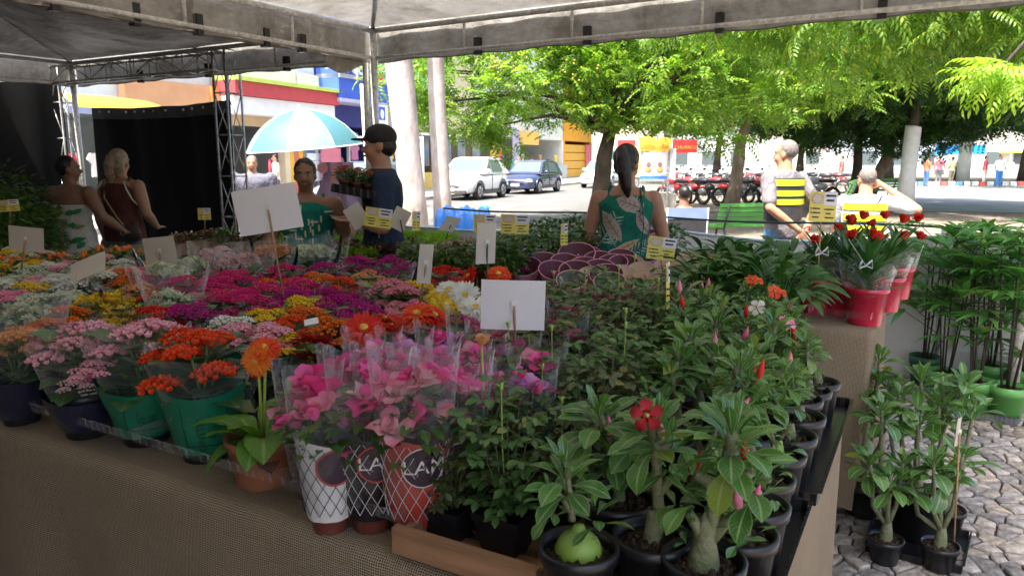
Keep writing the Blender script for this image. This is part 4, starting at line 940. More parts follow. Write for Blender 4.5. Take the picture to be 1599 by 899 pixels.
# distant low buildings closing the square
for k, (px0, px1, Y, h, c) in enumerate([(1040, 1200, 78, 4.5, (.62, .64, .66)), (1205, 1330, 82, 5.5, (.70, .62, .56)), (1335, 1480, 76, 4.2, (.55, .62, .70)), (1485, 1700, 80, 5, (.72, .70, .66)), (930, 1035, 75, 7, (.68, .60, .46))]):
    p0, p1 = aty(px0, 240, Y), aty(px1, 240, Y); t = thing('distant_building', 'low %s building at the back of the square, %s' % (['grey', 'pinkish', 'bluish', 'cream', 'tan'][k], ['behind the motorcycles', 'behind the vested man', 'behind the painted trunk', 'at the right edge', 'behind the snack stall'][k]), 'building', ((p0.x + p1.x) / 2, Y + 4, 0))
    L = p1.x - p0.x; ob('wall', box((0, 0, h / 2), (L, 8, h)), C('far%d' % k, c), t, smooth=False); ob('roof', box((0, 0, h + .1), (L + .5, 8.5, .25)), C('roofs', (.35, .3, .28)), t, smooth=False)
    for j in range(int(L / 3)): ob('window', box((-L / 2 + 1.5 + j * 3, -4.03, 1.6), (1.5, .1, 1.3)), M_glass, t, smooth=False)
# ================================================================ PEOPLE
def remesh(acc, m, name, parent, vox=.011, sm=4, **k):
    me = mesh(name + '_src', acc, m); o = link('tmp', me); md = o.modifiers.new('r', 'REMESH'); md.mode = 'VOXEL'; md.voxel_size = vox; md.use_smooth_shade = True
    s = o.modifiers.new('s', 'SMOOTH'); s.factor = .6; s.iterations = sm
    dg = bpy.context.evaluated_depsgraph_get(); dg.update(); nm = bpy.data.meshes.new_from_object(o.evaluated_get(dg)); nm.name = name
    bpy.data.objects.remove(o); bpy.data.meshes.remove(me); nm.materials.clear(); nm.materials.append(m)
    nm.polygons.foreach_set('use_smooth', np.full(len(nm.polygons), True))
    return link(name, nm, parent, **k)
def limb(a, pts, rad, n=14):
    for i in range(len(pts)): 
        r = rad[i]; a.add(ell(pts[i], (r, r, r), 12, 8))
    a.add(tube(pts, rad, n))
def skinmat(name, c):
    n = N(name); h = n.noise(14, 4); n.base(n.ramp(h, [(.3, tuple(q * .88 for q in c)), (.7, tuple(min(1, q * 1.08) for q in c))])).rough(.5, .4); n.b.inputs['Subsurface Weight'].default_value = .08; n.b.inputs['Subsurface Radius'].default_value = (.02, .008, .004); return n.m
SK1 = skinmat('tan skin', (.40, .21, .135)); SK2 = skinmat('light brown skin', (.46, .26, .18)); SK3 = skinmat('warm tanned skin', (.50, .25, .15)); SK4 = skinmat('dark brown skin', (.26, .135, .085))
M_hair = plain('black hair', (.012, .010, .009), .45, .4, 40); M_hairb = plain('dusty blonde hair', (.30, .23, .15), .55, .4, 40); M_hairg = plain('cropped grey hair', (.16, .14, .13), .8, .3, 60)
M_denim = clothmat('blue denim', (.08, .19, .34), .25); M_denimg = clothmat('grey denim', (.16, .17, .19), .25)
M_lip = plain('lips', (.30, .09, .07), .5, .1); M_eye = plain('eye white', (.6, .58, .55), .2, .02); M_iris = plain('dark iris', (.02, .012, .01), .2, .05)
def hand(a, wrist, d, up, s=1.0, curl=.3):
    """palm, four unequal fingers and a side thumb; d = finger direction, up = back of hand"""
    w_ = Vector(wrist); d = Vector(d).normalized(); up = Vector(up); up = (up - d * up.dot(d)).normalized(); x = d.cross(up)
    V, F, U = ell((0, 0, 0), (.038 * s, .048 * s, .016 * s), 12, 8); M = Matrix((x, d, up)).transposed(); c = w_ + d * .045 * s
    a.add((V @ np.array(M).T + np.array(c), F, U))
    for k, L in enumerate((.072, .080, .075, .058)):
        b_ = w_ + d * .082 * s + x * ((k - 1.5) * .019 * s); m = b_ + d * L * .5 * s - up * curl * .02 * s; e = m + (d - up * curl * 1.2).normalized() * L * .5 * s; limb(a, [b_, m, e], [.0095 * s, .0088 * s, .0075 * s], 8)
    b_ = w_ + d * .02 * s + x * -.030 * s; m = b_ - x * .028 * s + d * .03 * s; limb(a, [b_, m, m + d * .032 * s - x * .008 * s], [.012 * s, .011 * s, .009 * s], 8)
def person(label, loc, rz, H=1.65, skin=SK1, build=1.0, hair='pony', hm=None, arms=None, torso_m=None, top='tank', bottom=None, bot_kind='jeans', head_turn=0, head_nod=0, legs=True, seated=False, sex='f', group=None, lean=0, vox=.011):
    """local frame: the person faces -Y; arms = [(elbow, wrist, hand dir, hand up)] right-of-picture first (+X side is the person's left)"""
    t = thing('person', label, 'person', loc, rz, group); k = H / 1.70; B = build
    S = lambda x, y, z: Vector((x * k, y * k + lean * max(0, z - .9) * k, z * k))
    a = Acc()
    sh = .175 if sex == 'f' else .20; hip = .165 if sex == 'f' else .15
    tor = [(.80, hip * .85 * B, .105 * B), (.88, hip * B, .12 * B), (.95, hip * 1.0 * B, .12 * B), (1.05, hip * .86 * B, .105 * B), (1.13, (.135 if sex == 'f' else .15) * B, .10 * B), (1.24, (.15 if sex == 'f' else .175) * B, .115 * B), (1.33, sh * .98 * B, .11 * B), (1.39, sh * .86 * B, .085 * B), (1.43, .085 * B, .065)]
    if seated: tor = [(z - .42, rx, ry) for z, rx, ry in tor]
    dz = -.42 if seated else 0
    def loft(secs, off=0, z0=None, z1=None):
        P = []; Rr = []
        for z, rx, ry in secs:
            P.append(S(0, 0, z)); Rr.append(((rx + off) * k, (ry + off) * k))
        V = []; n = 20
        for p, (rx, ry) in zip(P, Rr):
            for q in range(n): th = q * 2 * pi / n; V.append((p.x + rx * math.cos(th), p.y + ry * math.sin(th), p.z))
        F = [(i * n + q, i * n + (q + 1) % n, (i + 1) * n + (q + 1) % n, (i + 1) * n + q) for i in range(len(P) - 1) for q in range(n)]
        return np.array(V), [np.array(F), np.array([list(range(n))[::-1]]), np.array([[(len(P) - 1) * n + q for q in range(n)]])], np.zeros((len(V), 2))
    a.add(loft(tor)); hz = 1.56 + dz
    limb(a, [S(0, .005, 1.38 + dz), S(0, -.005, 1.50 + dz)], [.062 * k * (1 if sex == 'f' else 1.12), .055 * k * (1 if sex == 'f' else 1.12)])
    # head
    Mh = Matrix.Rotation(R(head_turn), 3, 'Z') @ Matrix.Rotation(R(head_nod), 3, 'X'); hc = S(0, -.012, hz + .01)
    def HP(x, y, z): return hc + Mh @ (Vector((x, y, z)) * k)
    def hel(c, r): V, F, U = ell((0, 0, 0), r, 16, 12); V = (np.array([(Mh @ Vector(v)) for v in V * k])) + np.array(HP(*c)); return V, F, U
    a.add(hel((0, .012, .035), (.074, .092, .092))); a.add(hel((0, -.02, -.025), (.060, .070, .085))); a.add(hel((0, -.035, -.085), (.034, .036, .026)))
    a.add(hel((0, -.098, -.015), (.013, .016, .022))); a.add(hel((0, -.104, -.026), (.018, .012, .010)))
    for s in (-1, 1): a.add(hel((s * .076, .008, -.008), (.010, .018, .030))); a.add(hel((s * .033, -.062, -.03), (.024, .022, .024))); a.add(hel((s * .03, -.080, .030), (.026, .012, .008)))
    # arms
    arms = arms or [((.26, .0, 1.10), (.28, -.06, .86), (0, -.2, -1), (1, 0, 0)), ((-.26, .0, 1.10), (-.28, -.06, .86), (0, -.2, -1), (-1, 0, 0))]
    for i, (el_, wr, hd, hu) in enumerate(arms):
        s = 1 if i == 0 else -1; shp = S(s * (sh * B - .012), 0, 1.355 + dz); E = S(*el_[:2], el_[2] + dz); Wp = S(*wr[:2], wr[2] + dz)
        limb(a, [shp, shp.lerp(E, .5), E], [.056 * k * B, .050 * k * B, .040 * k * B]); limb(a, [E, E.lerp(Wp, .35), Wp], [.040 * k * B, .042 * k * B, .026 * k]); hand(a, Wp, hd, hu, k * 1.02)
    # legs
    lg = []
    for s in (-1, 1):
        if seated: P_ = [S(s * .09, 0, .44), S(s * .12, -.44, .46), S(s * .12, -.46, .08)]
        else: P_ = [S(s * .085, 0, .86), S(s * .095, -.01, .47), S(s * .10, .02, .09)]
        lg.append(P_)
        if legs: limb(a, [P_[0], P_[0].lerp(P_[1], .5), P_[1]], [.088 * k * B, .075 * k * B, .055 * k * B]); limb(a, [P_[1], P_[1].lerp(P_[2], .35), P_[2]], [.054 * k * B, .056 * k * B, .038 * k]); a.add(ell(P_[2] + Vector((0, -.06, -.045)), (.042 * k, .12 * k, .04), 12, 8))
    remesh(a, skin, 'body', t, vox)
    # face
    for s in (-1, 1):
        V, F, U = hel((s * .030, -.078, .010), (.013, .007, .006)); ob('eye', (V, F, U), M_eye, t); V, F, U = hel((s * .030, -.0835, .010), (.006, .003, .006)); ob('iris', (V, F, U), M_iris, t); V, F, U = hel((s * .031, -.086, .034), (.021, .006, .0045)); ob('eyebrow', (V, F, U), hm or M_hair, t)
    V, F, U = hel((0, -.090, -.056), (.023, .008, .007)); ob('mouth', (V, F, U), M_lip, t)
    # top
    if top:
        g = Acc(); zz = {'tank': 1.385, 'strapless': 1.25, 'tee': 1.42, 'vest': 1.40}[top]
        secs = [s_ for s_ in tor if s_[0] - dz <= zz]
        secs = [(z, rx, ry) for z, rx, ry in secs if z - dz >= (.86 if top != 'strapless' else .80)]
        secs = [(secs[0][0] - .04, secs[0][1], secs[0][2])] + secs
        if top in ('tank', 'vest'): secs.append((zz + dz, sh * .62 * B, .085 * B))
        if top == 'strapless': secs.append((zz + dz, .155 * B, .112 * B))
        if top == 'tee': secs.append((1.435 + dz, .085 * B, .068))
        g.add(loft(secs, .014))
        if top == 'tank':
            for s in (-1, 1): g.add(tube([S(s * .105 * B, .07, 1.34 + dz), S(s * .10 * B, .015, 1.425 + dz), S(s * .10 * B, -.07, 1.34 + dz)], [(.03 * k, .016 * k)] * 3, 10))
        if top == 'tee':
            for i, (el_, wr, _, _) in enumerate(arms):
                s = 1 if i == 0 else -1; shp = S(s * (sh * B - .015), 0, 1.36 + dz); E = S(*el_[:2], el_[2] + dz); limb(g, [shp, shp.lerp(E, .45), shp.lerp(E, .78)], [.07 * k * B, .066 * k * B, .062 * k * B])
        tp = remesh(g, torso_m, {'tank': 'top', 'strapless': 'dress', 'tee': 't_shirt', 'vest': 'shirt'}[top], t, vox, 3)
    else: tp = None
    if bottom is not None:
        g = Acc(); secs = [(z, rx, ry) for z, rx, ry in tor if z - dz <= 1.06]; g.add(loft(secs, .010))
        if bot_kind == 'skirt':
            g2 = [(.45, hip * 1.35 * B, .19 * B), (.6, hip * 1.3 * B, .17 * B), (.78, hip * 1.12 * B, .14 * B), (.9, hip * B, .12 * B)]; g.add(loft(g2, .014))
        else:
            for P_ in lg:
                if bot_kind == 'shorts': limb(g, [P_[0], P_[0].lerp(P_[1], .38)], [.10 * k * B, .092 * k * B])
                else: limb(g, [P_[0], P_[0].lerp(P_[1], .5), P_[1], P_[1].lerp(P_[2], .5), P_[2] + Vector((0, 0, .03))], [.098 * k * B, .086 * k * B, .07 * k * B, .066 * k, .06 * k])
        remesh(g, bottom, {'jeans': 'trousers', 'shorts': 'shorts', 'skirt': 'skirt'}[bot_kind], t, vox, 3)
    # hair
    hm = hm or M_hair; h = Acc()
    if hair in ('pony', 'half', 'bun'):
        h.add(hel((0, .026, .045), (.083, .096, .094))); h.add(hel((0, .05, -.005), (.070, .070, .075)))
        if hair == 'pony':
            h.add(hel((0, .112, .07), (.038, .036, .042)))
            P = [HP(0, .12, .08), HP(-.03, .155, .02), HP(-.05, .150, -.07), HP(-.062, .125, -.16), HP(-.07, .10, -.22)]; h.add(tube(P, [.034 * k, .043 * k, .046 * k, .036 * k, .012 * k], 12))
        if hair == 'half':
            P = [HP(.02, .07, .06), HP(.035, .10, -.02), HP(.045, .10, -.10), HP(.05, .09, -.19)]; h.add(tube(P, [.06 * k, .062 * k, .05 * k, .02 * k], 12)); P = [HP(-.03, .07, .04), HP(-.035, .09, -.05), HP(-.02, .09, -.12)]; h.add(tube(P, [.05 * k, .05 * k, .02 * k], 12))
        if hair == 'bun': h.add(hel((0, .115, .0), (.04, .035, .04)))
    if hair == 'short': h.add(hel((0, .026, .042), (.080, .092, .092))); h.add(hel((0, .055, .0), (.068, .058, .06)))
    if hair == 'cropped': h.add(hel((0, .022, .042), (.0775, .088, .090)))
    if hair == 'cap':
        h.add(hel((0, .045, .005), (.076, .066, .07)))
        c_ = Acc(); c_.add(hel((0, .012, .062), (.086, .104, .082))); 
        V, F, U = hel((0, -.115, .045), (.060, .065, .010)); c_.add((V, F, U)); remesh(c_, plain('black cap cloth', (.014, .013, .013), .8, .3, 30), 'cap', t, .008, 2)
    # keep the face clear: cut hair in front by removing vertices ahead of the hairline
    me = mesh('hair_src', h, hm); o = link('tmp', me); md = o.modifiers.new('r', 'REMESH'); md.mode = 'VOXEL'; md.voxel_size = .007; sm_ = o.modifiers.new('s', 'SMOOTH'); sm_.iterations = 3
    dg = bpy.context.evaluated_depsgraph_get(); dg.update(); nm = bpy.data.meshes.new_from_object(o.evaluated_get(dg)); bpy.data.objects.remove(o); bpy.data.meshes.remove(me)
    Mi = Mh.inverted(); 
    rr_ = random.Random(3)
    for v in nm.vertices:
        q = Mi @ (v.co - hc) / k
        if q.y < -.03 and q.z < .075: v.co = hc + Mh @ (Vector((q.x * .8, max(q.y, -.02) * .5 + .0, q.z)) * k)
        else: v.co += (v.co - hc).normalized() * .0022 * math.sin(q.x * 900 + q.z * 60)
    nm.polygons.foreach_set('use_smooth', np.full(len(nm.polygons), True)); nm.name = 'hair'; nm.materials.clear(); nm.materials.append(hm); link('hair', nm, t)
    return t, S, hc, k, tp
def decal(t, tp, shapes, mats, side=1, off=.003, name='printed_motif'):
    """flat print: outlines in (x,z) projected along y onto the garment (side=+1: the back)"""
    me = tp.data; bm = BVHTree.FromPolygons([v.co for v in me.vertices], [tuple(p.vertices) for p in me.polygons])
    for (pts_, m) in shapes:
        cx = sum(p[0] for p in pts_) / len(pts_); cz = sum(p[1] for p in pts_) / len(pts_); n = len(pts_); V = []; ok = True
        ringsn = 3
        for r_ in range(ringsn + 1):
            f = r_ / ringsn
            for (x, z) in pts_:
                X, Z_ = cx + (x - cx) * f, cz + (z - cz) * f; h = bm.ray_cast(Vector((X, side * 1.0, Z_)), Vector((0, -side, 0)))
                if h[0] is None: ok = False; V.append((X, 0, Z_)); continue
                q = h[0] + h[1] * off; V.append(tuple(q))
                if h[1].y * side < .12: ok = False
        if not ok: continue
        F = [(r_ * n + i, r_ * n + (i + 1) % n, (r_ + 1) * n + (i + 1) % n, (r_ + 1) * n + i) for r_ in range(ringsn) for i in range(n)]
        ob(name, (np.array(V), [np.array(F)], np.zeros((len(V), 2))), mats[m], tp, smooth=True)
def leafshape(cx, cz, L, w_, ang, n=6):
    out = []
    for i in range(n + 1): q = i / n; out.append((q, w_ / 2 * math.sin(pi * q) ** .8))
    for i in range(n - 1, 0, -1): q = i / n; out.append((q, -w_ / 2 * math.sin(pi * q) ** .8))
    c, s = math.cos(ang), math.sin(ang); return [(cx + (q * L) * c - y * s, cz + (q * L) * s + y * c) for q, y in out]
def palmshape(cx, cz, L, ang, n=9, w_=.010):
    sh = [(leafshape(cx, cz, L, w_, ang), 'p')]
    for i in range(1, n):
        q = i / n; bx, bz = cx + L * q * math.cos(ang), cz + L * q * math.sin(ang)
        for sg in (-1, 1): sh.append((leafshape(bx, bz, L * .42 * (1 - q * .5), w_ * .8, ang + sg * .85, 4), 'p'))
    return sh
M_teal = clothmat('deep green print cloth', (.012, .16, .11)); M_pale = plain('pale mint print', (.36, .50, .42), .75, .1); M_sand = plain('sand print', (.50, .36, .22), .75, .1); M_greyp = plain('grey beige print', (.40, .34, .30), .75, .1); M_brl = plain('brown vein print', (.14, .09, .07), .75, .1)
# 1. woman with the floral top, back to us
loc = aty(978, 300, 4.72); loc = (loc.x, 4.72, 0)
t, S, hc, k, tp = person('woman seen from behind in a deep green leaf-print sleeveless top with a dark ponytail', loc, R(180 - 9), 1.66, SK1, 1.06, 'pony', None,
    [((.245, -.03, 1.10), (.20, -.26, .98), (-.3, -1, -.1), (0, 0, 1)), ((-.25, -.03, 1.10), (-.22, -.22, .96), (.3, -1, -.1), (0, 0, 1))], M_teal, 'tank', M_denimg, 'jeans', head_turn=-22, head_nod=10)
sh = []
sh += palmshape(.16, 1.02, .24, R(118), 9); sh += palmshape(.05, 1.02, .2, R(60), 8); sh += palmshape(-.10, 1.22, .18, R(60), 8); sh += palmshape(-.02, .98, .16, R(150), 7); sh += palmshape(.19, 1.14, .16, R(60), 7)
for (cx, cz, L, w_, an, m) in [(.02, 1.06, .23, .085, 58, 'g'), (-.10, 1.27, .17, .10, 20, 'g'), (-.12, 1.0, .20, .08, 100, 'g'), (-.20, 1.02, .17, .07, 0, 'g'), (.10, .97, .22, .05, 150, 's'), (.0, .95, .26, .05, 185, 's'), (.04, 1.30, .13, .07, 75, 's'), (-.14, 1.10, .17, .07, 65, 'g'), (.12, .90, .24, .06, 170, 's'), (.14, 1.22, .16, .08, 60, 's')]:
    sh.append((leafshape(cx, cz, L, w_, R(an)), m)); 
    sh.append((leafshape(cx, cz, L * .97, .006, R(an), 4), 'v'))
    for q in (.25, .42, .6, .76):
        for sg in (-1, 1): sh.append((leafshape(cx + L * q * math.cos(R(an)), cz + L * q * math.sin(R(an)), w_ * .42, .004, R(an) + sg * .8, 3), 'v'))
for i, (pl, m) in enumerate(sh): decal(t, tp, [(pl, m)], {'p': M_pale, 'g': M_greyp, 's': M_sand, 'v': M_brl}, 1, .002 + .0006 * (1 if m == 'p' else 2 if m in 'gs' else 4) + i * .00001)
ob('shoulder_strap', tube([S(-.10, .135, 1.0), S(-.115, .15, 1.2), S(-.10, .12, 1.36), S(-.09, .02, 1.43), S(-.09, -.1, 1.35)], [(.014, .003)] * 5, 8), M_black, t)
M_tatt = plain('tattoo ink', (.06, .07, .06), .6, .2)
# 2. left: strapless floral dress, back to us
p = aty(110, 300, 6.6); M_fl = clothmat('white print cloth', (.60, .58, .52)); M_gf = plain('green leaf print', (.03, .22, .09), .8, .1); M_of = plain('olive print', (.28, .24, .06), .8, .1)
t, S, hc, k, tp = person('woman seen from behind in a white strapless dress printed with green leaves', (p.x, 6.6, 0), R(180 - 14), 1.60, SK4, 1.22, 'short', None,
    [((.27, -.02, 1.12), (.20, -.26, 1.06), (-.4, -1, .1), (0, 0, 1)), ((-.36, .03, 1.14), (-.43, -.16, .98), (0, -1, -.3), (0, 0, 1))], M_fl, 'strapless', M_fl, 'skirt', head_turn=-50)
rs = random.Random(4)
for i in range(30):
    x, z = rs.uniform(-.17, .17), rs.uniform(.82, 1.16); decal(t, tp, [(leafshape(x, z, rs.uniform(.05, .09), rs.uniform(.03, .05), rs.uniform(0, 6.3)), rs.choice('ggo'))], {'g': M_gf, 'o': M_of}, 1, .003 + i * .0002)
sk = [c for c in t.children if c.name.startswith('skirt')][0]
for i in range(16):
    x, z = rs.uniform(-.2, .2), rs.uniform(.5, .9); decal(t, sk, [(leafshape(x, z, rs.uniform(.06, .12), rs.uniform(.04, .06), rs.uniform(0, 6.3)), rs.choice('ggo'))], {'g': M_gf, 'o': M_of}, 1, .004 + i * .0002)
ob('bracelet', tube([S(-.43 + .03 * math.cos(q), -.13, .98 + .03 * math.sin(q)) for q in [i * pi / 5 for i in range(11)]], .006, 5), M_metal, t)
# 3. left: brown tank top, denim shorts
p = aty(190, 300, 6.9)
M_brt = clothmat('brown rib knit', (.10, .035, .03))
t, S, hc, k, tp = person('woman seen from behind in a brown tank top, grey denim shorts and tied blonde hair', (p.x, 6.9, 0), R(180 - 14), 1.66, SK1, 1.14, 'half', M_hairb,
    [((.27, .02, 1.10), (.27, -.03, .86), (0, -.1, -1), (1, 0, 0)), ((-.26, 0, 1.10), (-.20, -.2, .95), (.3, -1, 0), (0, 0, 1))], M_brt, 'tank', M_denimg, 'shorts', head_turn=12)
for s in (-1, 1): ob('trim', tube([S(s * .12, .10, 1.40), S(s * .165, .125, 1.33), S(s * .195, .10, 1.24), S(s * .20, .04, 1.18)], .007, 6), plain('cream trim', (.65, .6, .5), .7, .05), t)
ob('bag_strap', tube([S(.12, .06, 1.42), S(.06, .155, 1.25), S(-.06, .16, 1.08), S(-.14, .14, .97)], [(.012, .004)] * 4, 8), plain('tan strap', (.38, .28, .14), .6, .1), t)
hb = remesh(Acc().add(ell(S(-.17, .14, .92), (.13, .05, .09), 14, 8)), plain('dark taupe bag', (.05, .035, .03), .6, .2, 20), 'shoulder_bag', t, .012)
# 4. woman facing us in green patterned sleeveless top
p = aty(478, 300, 5.15); M_gp = clothmat('emerald pattern cloth', (.01, .17, .13)); M_cr = plain('cream dash print', (.60, .56, .40), .7, .05)
t, S, hc, k, tp = person('woman facing the viewer in an emerald sleeveless top with cream dashes', (p.x, 5.15, 0), R(6), 1.575, SK4, 1.24, 'bun', None,
    [((.29, .03, 1.10), (.30, -.14, .90), (0, -1, -.6), (0, 0, 1)), ((-.28, .0, 1.10), (-.20, -.25, .98), (.3, -1, 0), (0, 0, 1))], M_gp, 'tank', M_denimg, 'jeans', head_turn=4)
for i in range(46):
    x, z = rs.uniform(-.19, .19), rs.uniform(.84, 1.34); h_ = rs.random() < .5
    w_, l_ = (.05, .012) if h_ else (.010, .045); decal(t, tp, [([(x - w_ / 2, z - l_ / 2), (x, z - l_ / 2), (x + w_ / 2, z - l_ / 2), (x + w_ / 2, z + l_ / 2), (x, z + l_ / 2), (x - w_ / 2, z + l_ / 2)], 'c')], {'c': M_cr}, -1, .003 + i * .0001)
# 5. man in cap with plant tray
p = aty(597, 300, 4.98); M_nv = clothmat('navy t-shirt cotton', (.022, .035, .07))
t, S, hc, k, tp = person('man in a black cap and navy t-shirt carrying a tray of small flowers', (p.x, 4.98, 0), R(-78), 1.79, SK1, 1.04, 'cap', None,
    [((.25, -.01, 1.08), (.15, -.17, 1.12), (-.3, -.9, 0), (0, 0, -1)), ((-.24, -.03, 1.10), (-.10, -.18, 1.12), (.3, -1, 0), (0, 0, -1))], M_nv, 'tee', M_denimg, 'jeans', sex='m', head_turn=-4)
cx_ = t.location + Matrix.Rotation(R(-38), 3, 'Z') @ Vector((-.10, -.40, 0))
q = aty(570, 292, 4.86)
tr_ = thing('plant_tray', 'black tray of small potted flowers held by the man in the cap', 'tray', (q.x, q.y, q.z - .03), R(-10)); V, F, U = box((0, 0, 0), (.36, .26, .055)); ob('tray_body', (V, F, U), M_black, tr_, smooth=False, rot=(0, R(10), 0))
for k2 in range(8): ob('tray_rib', box((-.16 + k2 * .046, -.133, -.0 - .008 * (k2 - 4)), (.012, .008, .05)), plain('grey trim plastic', (.06, .06, .065), .5, .2), tr_, smooth=False)
TRAYPOS = [(q.x - .12 + .08 * (i % 4), q.y - .06 + .12 * (i // 4), q.z - .010 - .014 * (i % 4)) for i in range(8)]
# 6. vested man from behind, hands clasped
p = aty(1224, 300, 6.75); M_gt = clothmat('grey violet t-shirt', (.19, .175, .19)); M_vest = plain('black vest nylon', (.03, .03, .035), .6, .2, 12); M_hi = plain('fluorescent yellow', (.60, .57, .015), .5, .05); M_hb = plain('dark green piping', (.03, .10, .05), .6, .1)
t, S, hc, k, tp = person('man seen from behind in a black vest with yellow stripes, hands clasped behind him', (p.x, 6.75, 0), R(180 + 22), 1.74, SK3, .98, 'cropped', M_hairg,
    [((.26, .13, 1.12), (.035, .25, .93), (-.6, .1, -.8), (.1, 1, 0)), ((-.27, .12, 1.12), (-.045, .23, .90), (.7, .15, -.5), (-.1, 1, 0))], M_gt, 'tee', M_denim, 'jeans', sex='m', head_turn=30, head_nod=0)
def vest(t, S, B, z0, z1, dz=0, white=False):
    g = Acc(); V = []
    def fs(u, v): th = u * 2 * pi; z = z0 + (z1 - z0) * v; sx = (.185 + .02 * math.sin(v * 2)) * B; sy = (.148 - .012 * v) * B; p_ = S(0, 0, z + dz); return (p_.x + sx * math.cos(th) * .98, p_.y + sy * math.sin(th), p_.z)
    ob('vest', grid(40, 10, fs), M_vest if not white else plain('white vest', (.7, .7, .68), .6, .05), t)
    return fs
fv_ = vest(t, S, .98, 1.0, 1.37)
def stripes(t, fs, vs):
    for (v0, v1) in vs:
        for nm, m, a0, a1, o_ in (('piping', M_hb, v0 - .02, v1 + .02, .004), ('reflective_stripe', M_hi, v0, v1, .008)):
            def f2(u, v, a0=a0, a1=a1, o_=o_): x, y, z = fs(.06 + .38 * u, a0 + (a1 - a0) * v); return (x * (1 + o_ * 3), y + o_, z)
            ob(nm, grid(20, 2, f2), m, t)
stripes(t, fv_, [(.82, .97), (.58, .71), (.38, .51)])
ob('red_wristband', tube([S(-.055 + .034 * math.cos(i * pi / 5), .24 + .02 * math.sin(i * pi / 5), .925 + .034 * math.sin(i * pi / 5)) for i in range(11)], .009, 6), plain('red band', (.7, .03, .02), .5, .05), t)
# 7. second vested man, sitting low with hand raised to his head
p = aty(1352, 300, 7.3)
t, S, hc, k, tp = person('seated man in a white t-shirt and yellow-striped vest holding an arm to his head', (p.x, 7.3, .20), R(180 - 20), 1.72, SK3, 1.02, 'cropped', M_hairg,
    [((.42, -.02, 1.32), (.14, -.04, 1.56), (-1, 0, .3), (0, 1, 0)), ((-.25, -.1, 1.10), (-.2, -.3, 1.0), (0, -1, 0), (0, 0, 1))] if False else [((-.24, -.1, 1.10), (-.2, -.3, 1.0), (0, -1, 0), (0, 0, 1)), ((-.46, .02, 1.30), (-.14, -.03, 1.53), (1, 0, .4), (0, 1, 0))][::-1] if False else [((.24, -.1, 1.10), (.2, -.3, 1.0), (0, -1, 0), (0, 0, 1)), ((-.46, .02, 1.30), (-.14, -.03, 1.53), (1, 0, .4), (0, 1, 0))], clothmat('white t-shirt', (.45, .46, .48)), 'tee', M_denim, 'jeans', sex='m', head_turn=25, seated=True, lean=-.15)
fv_ = vest(t, S, 1.04, 1.0, 1.37, -.42, True); stripes(t, fv_, [(.78, .95), (.50, .66), (.20, .38)])
ob('vest_strap', tube([S(-.10, .12, .93), S(-.13, .07, .99), S(-.15, -.03, .98)], [(.02, .006)] * 3, 8), M_vest, t)
st_ = thing('plastic_stool', 'stool under the seated vested man', 'stool', (p.x, 7.3, 0)); ob('seat', box((0, 0, .56), (.36, .36, .03)), MW, st_, smooth=False)
for sx in (-1, 1):
    for sy in (-1, 1): ob('leg', tube([(sx * .15, sy * .15, 0), (sx * .13, sy * .13, .55)], .016, 6), MW, st_)
# 8. seated man with mesh chair back
p = aty(1068, 320, 9.3)
t, S, hc, k, tp = person('man with cropped black hair seated in a mesh chair beyond the fence, seen from behind', (p.x, 9.3, 0), R(180), 1.65, SK4, 1.1, 'cropped', M_hair, [((.28, -.05, 1.14), (.26, -.28, 1.05), (0, -1, 0), (0, 0, 1)), ((-.28, -.05, 1.14), (-.26, -.28, 1.05), (0, -1, 0), (0, 0, 1))], plain('black shirt', (.02, .02, .022), .8, .2), 'tank', M_denimg, 'jeans', sex='m', seated=True)
ch = thing('mesh_chair', 'dark mesh chair with pale blue top bar under the seated man', 'chair', (p.x, 9.3, 0), R(180))
ob('back_mesh', grid(6, 6, lambda u, v: ((u - .5) * .48, .17 + .05 * v, .45 + .42 * v)), M_vest, ch); ob('top_bar', grid(6, 2, lambda u, v: ((u - .5) * .50, .222 + .01 * v, .84 + .14 * v)), plain('slate blue band', (.18, .24, .38), .6, .1), ch); ob('seat', box((0, -.08, .43), (.46, .48, .03)), M_vest, ch, smooth=False)
for sx in (-1, 1): ob('side_frame', tube([(sx * .25, .3, 0), (sx * .25, .16, .44), (sx * .25, .23, .98)], .012, 6), M_metal, ch); ob('leg', tube([(sx * .25, -.3, .44), (sx * .25, -.32, 0)], .012, 6), M_metal, ch)
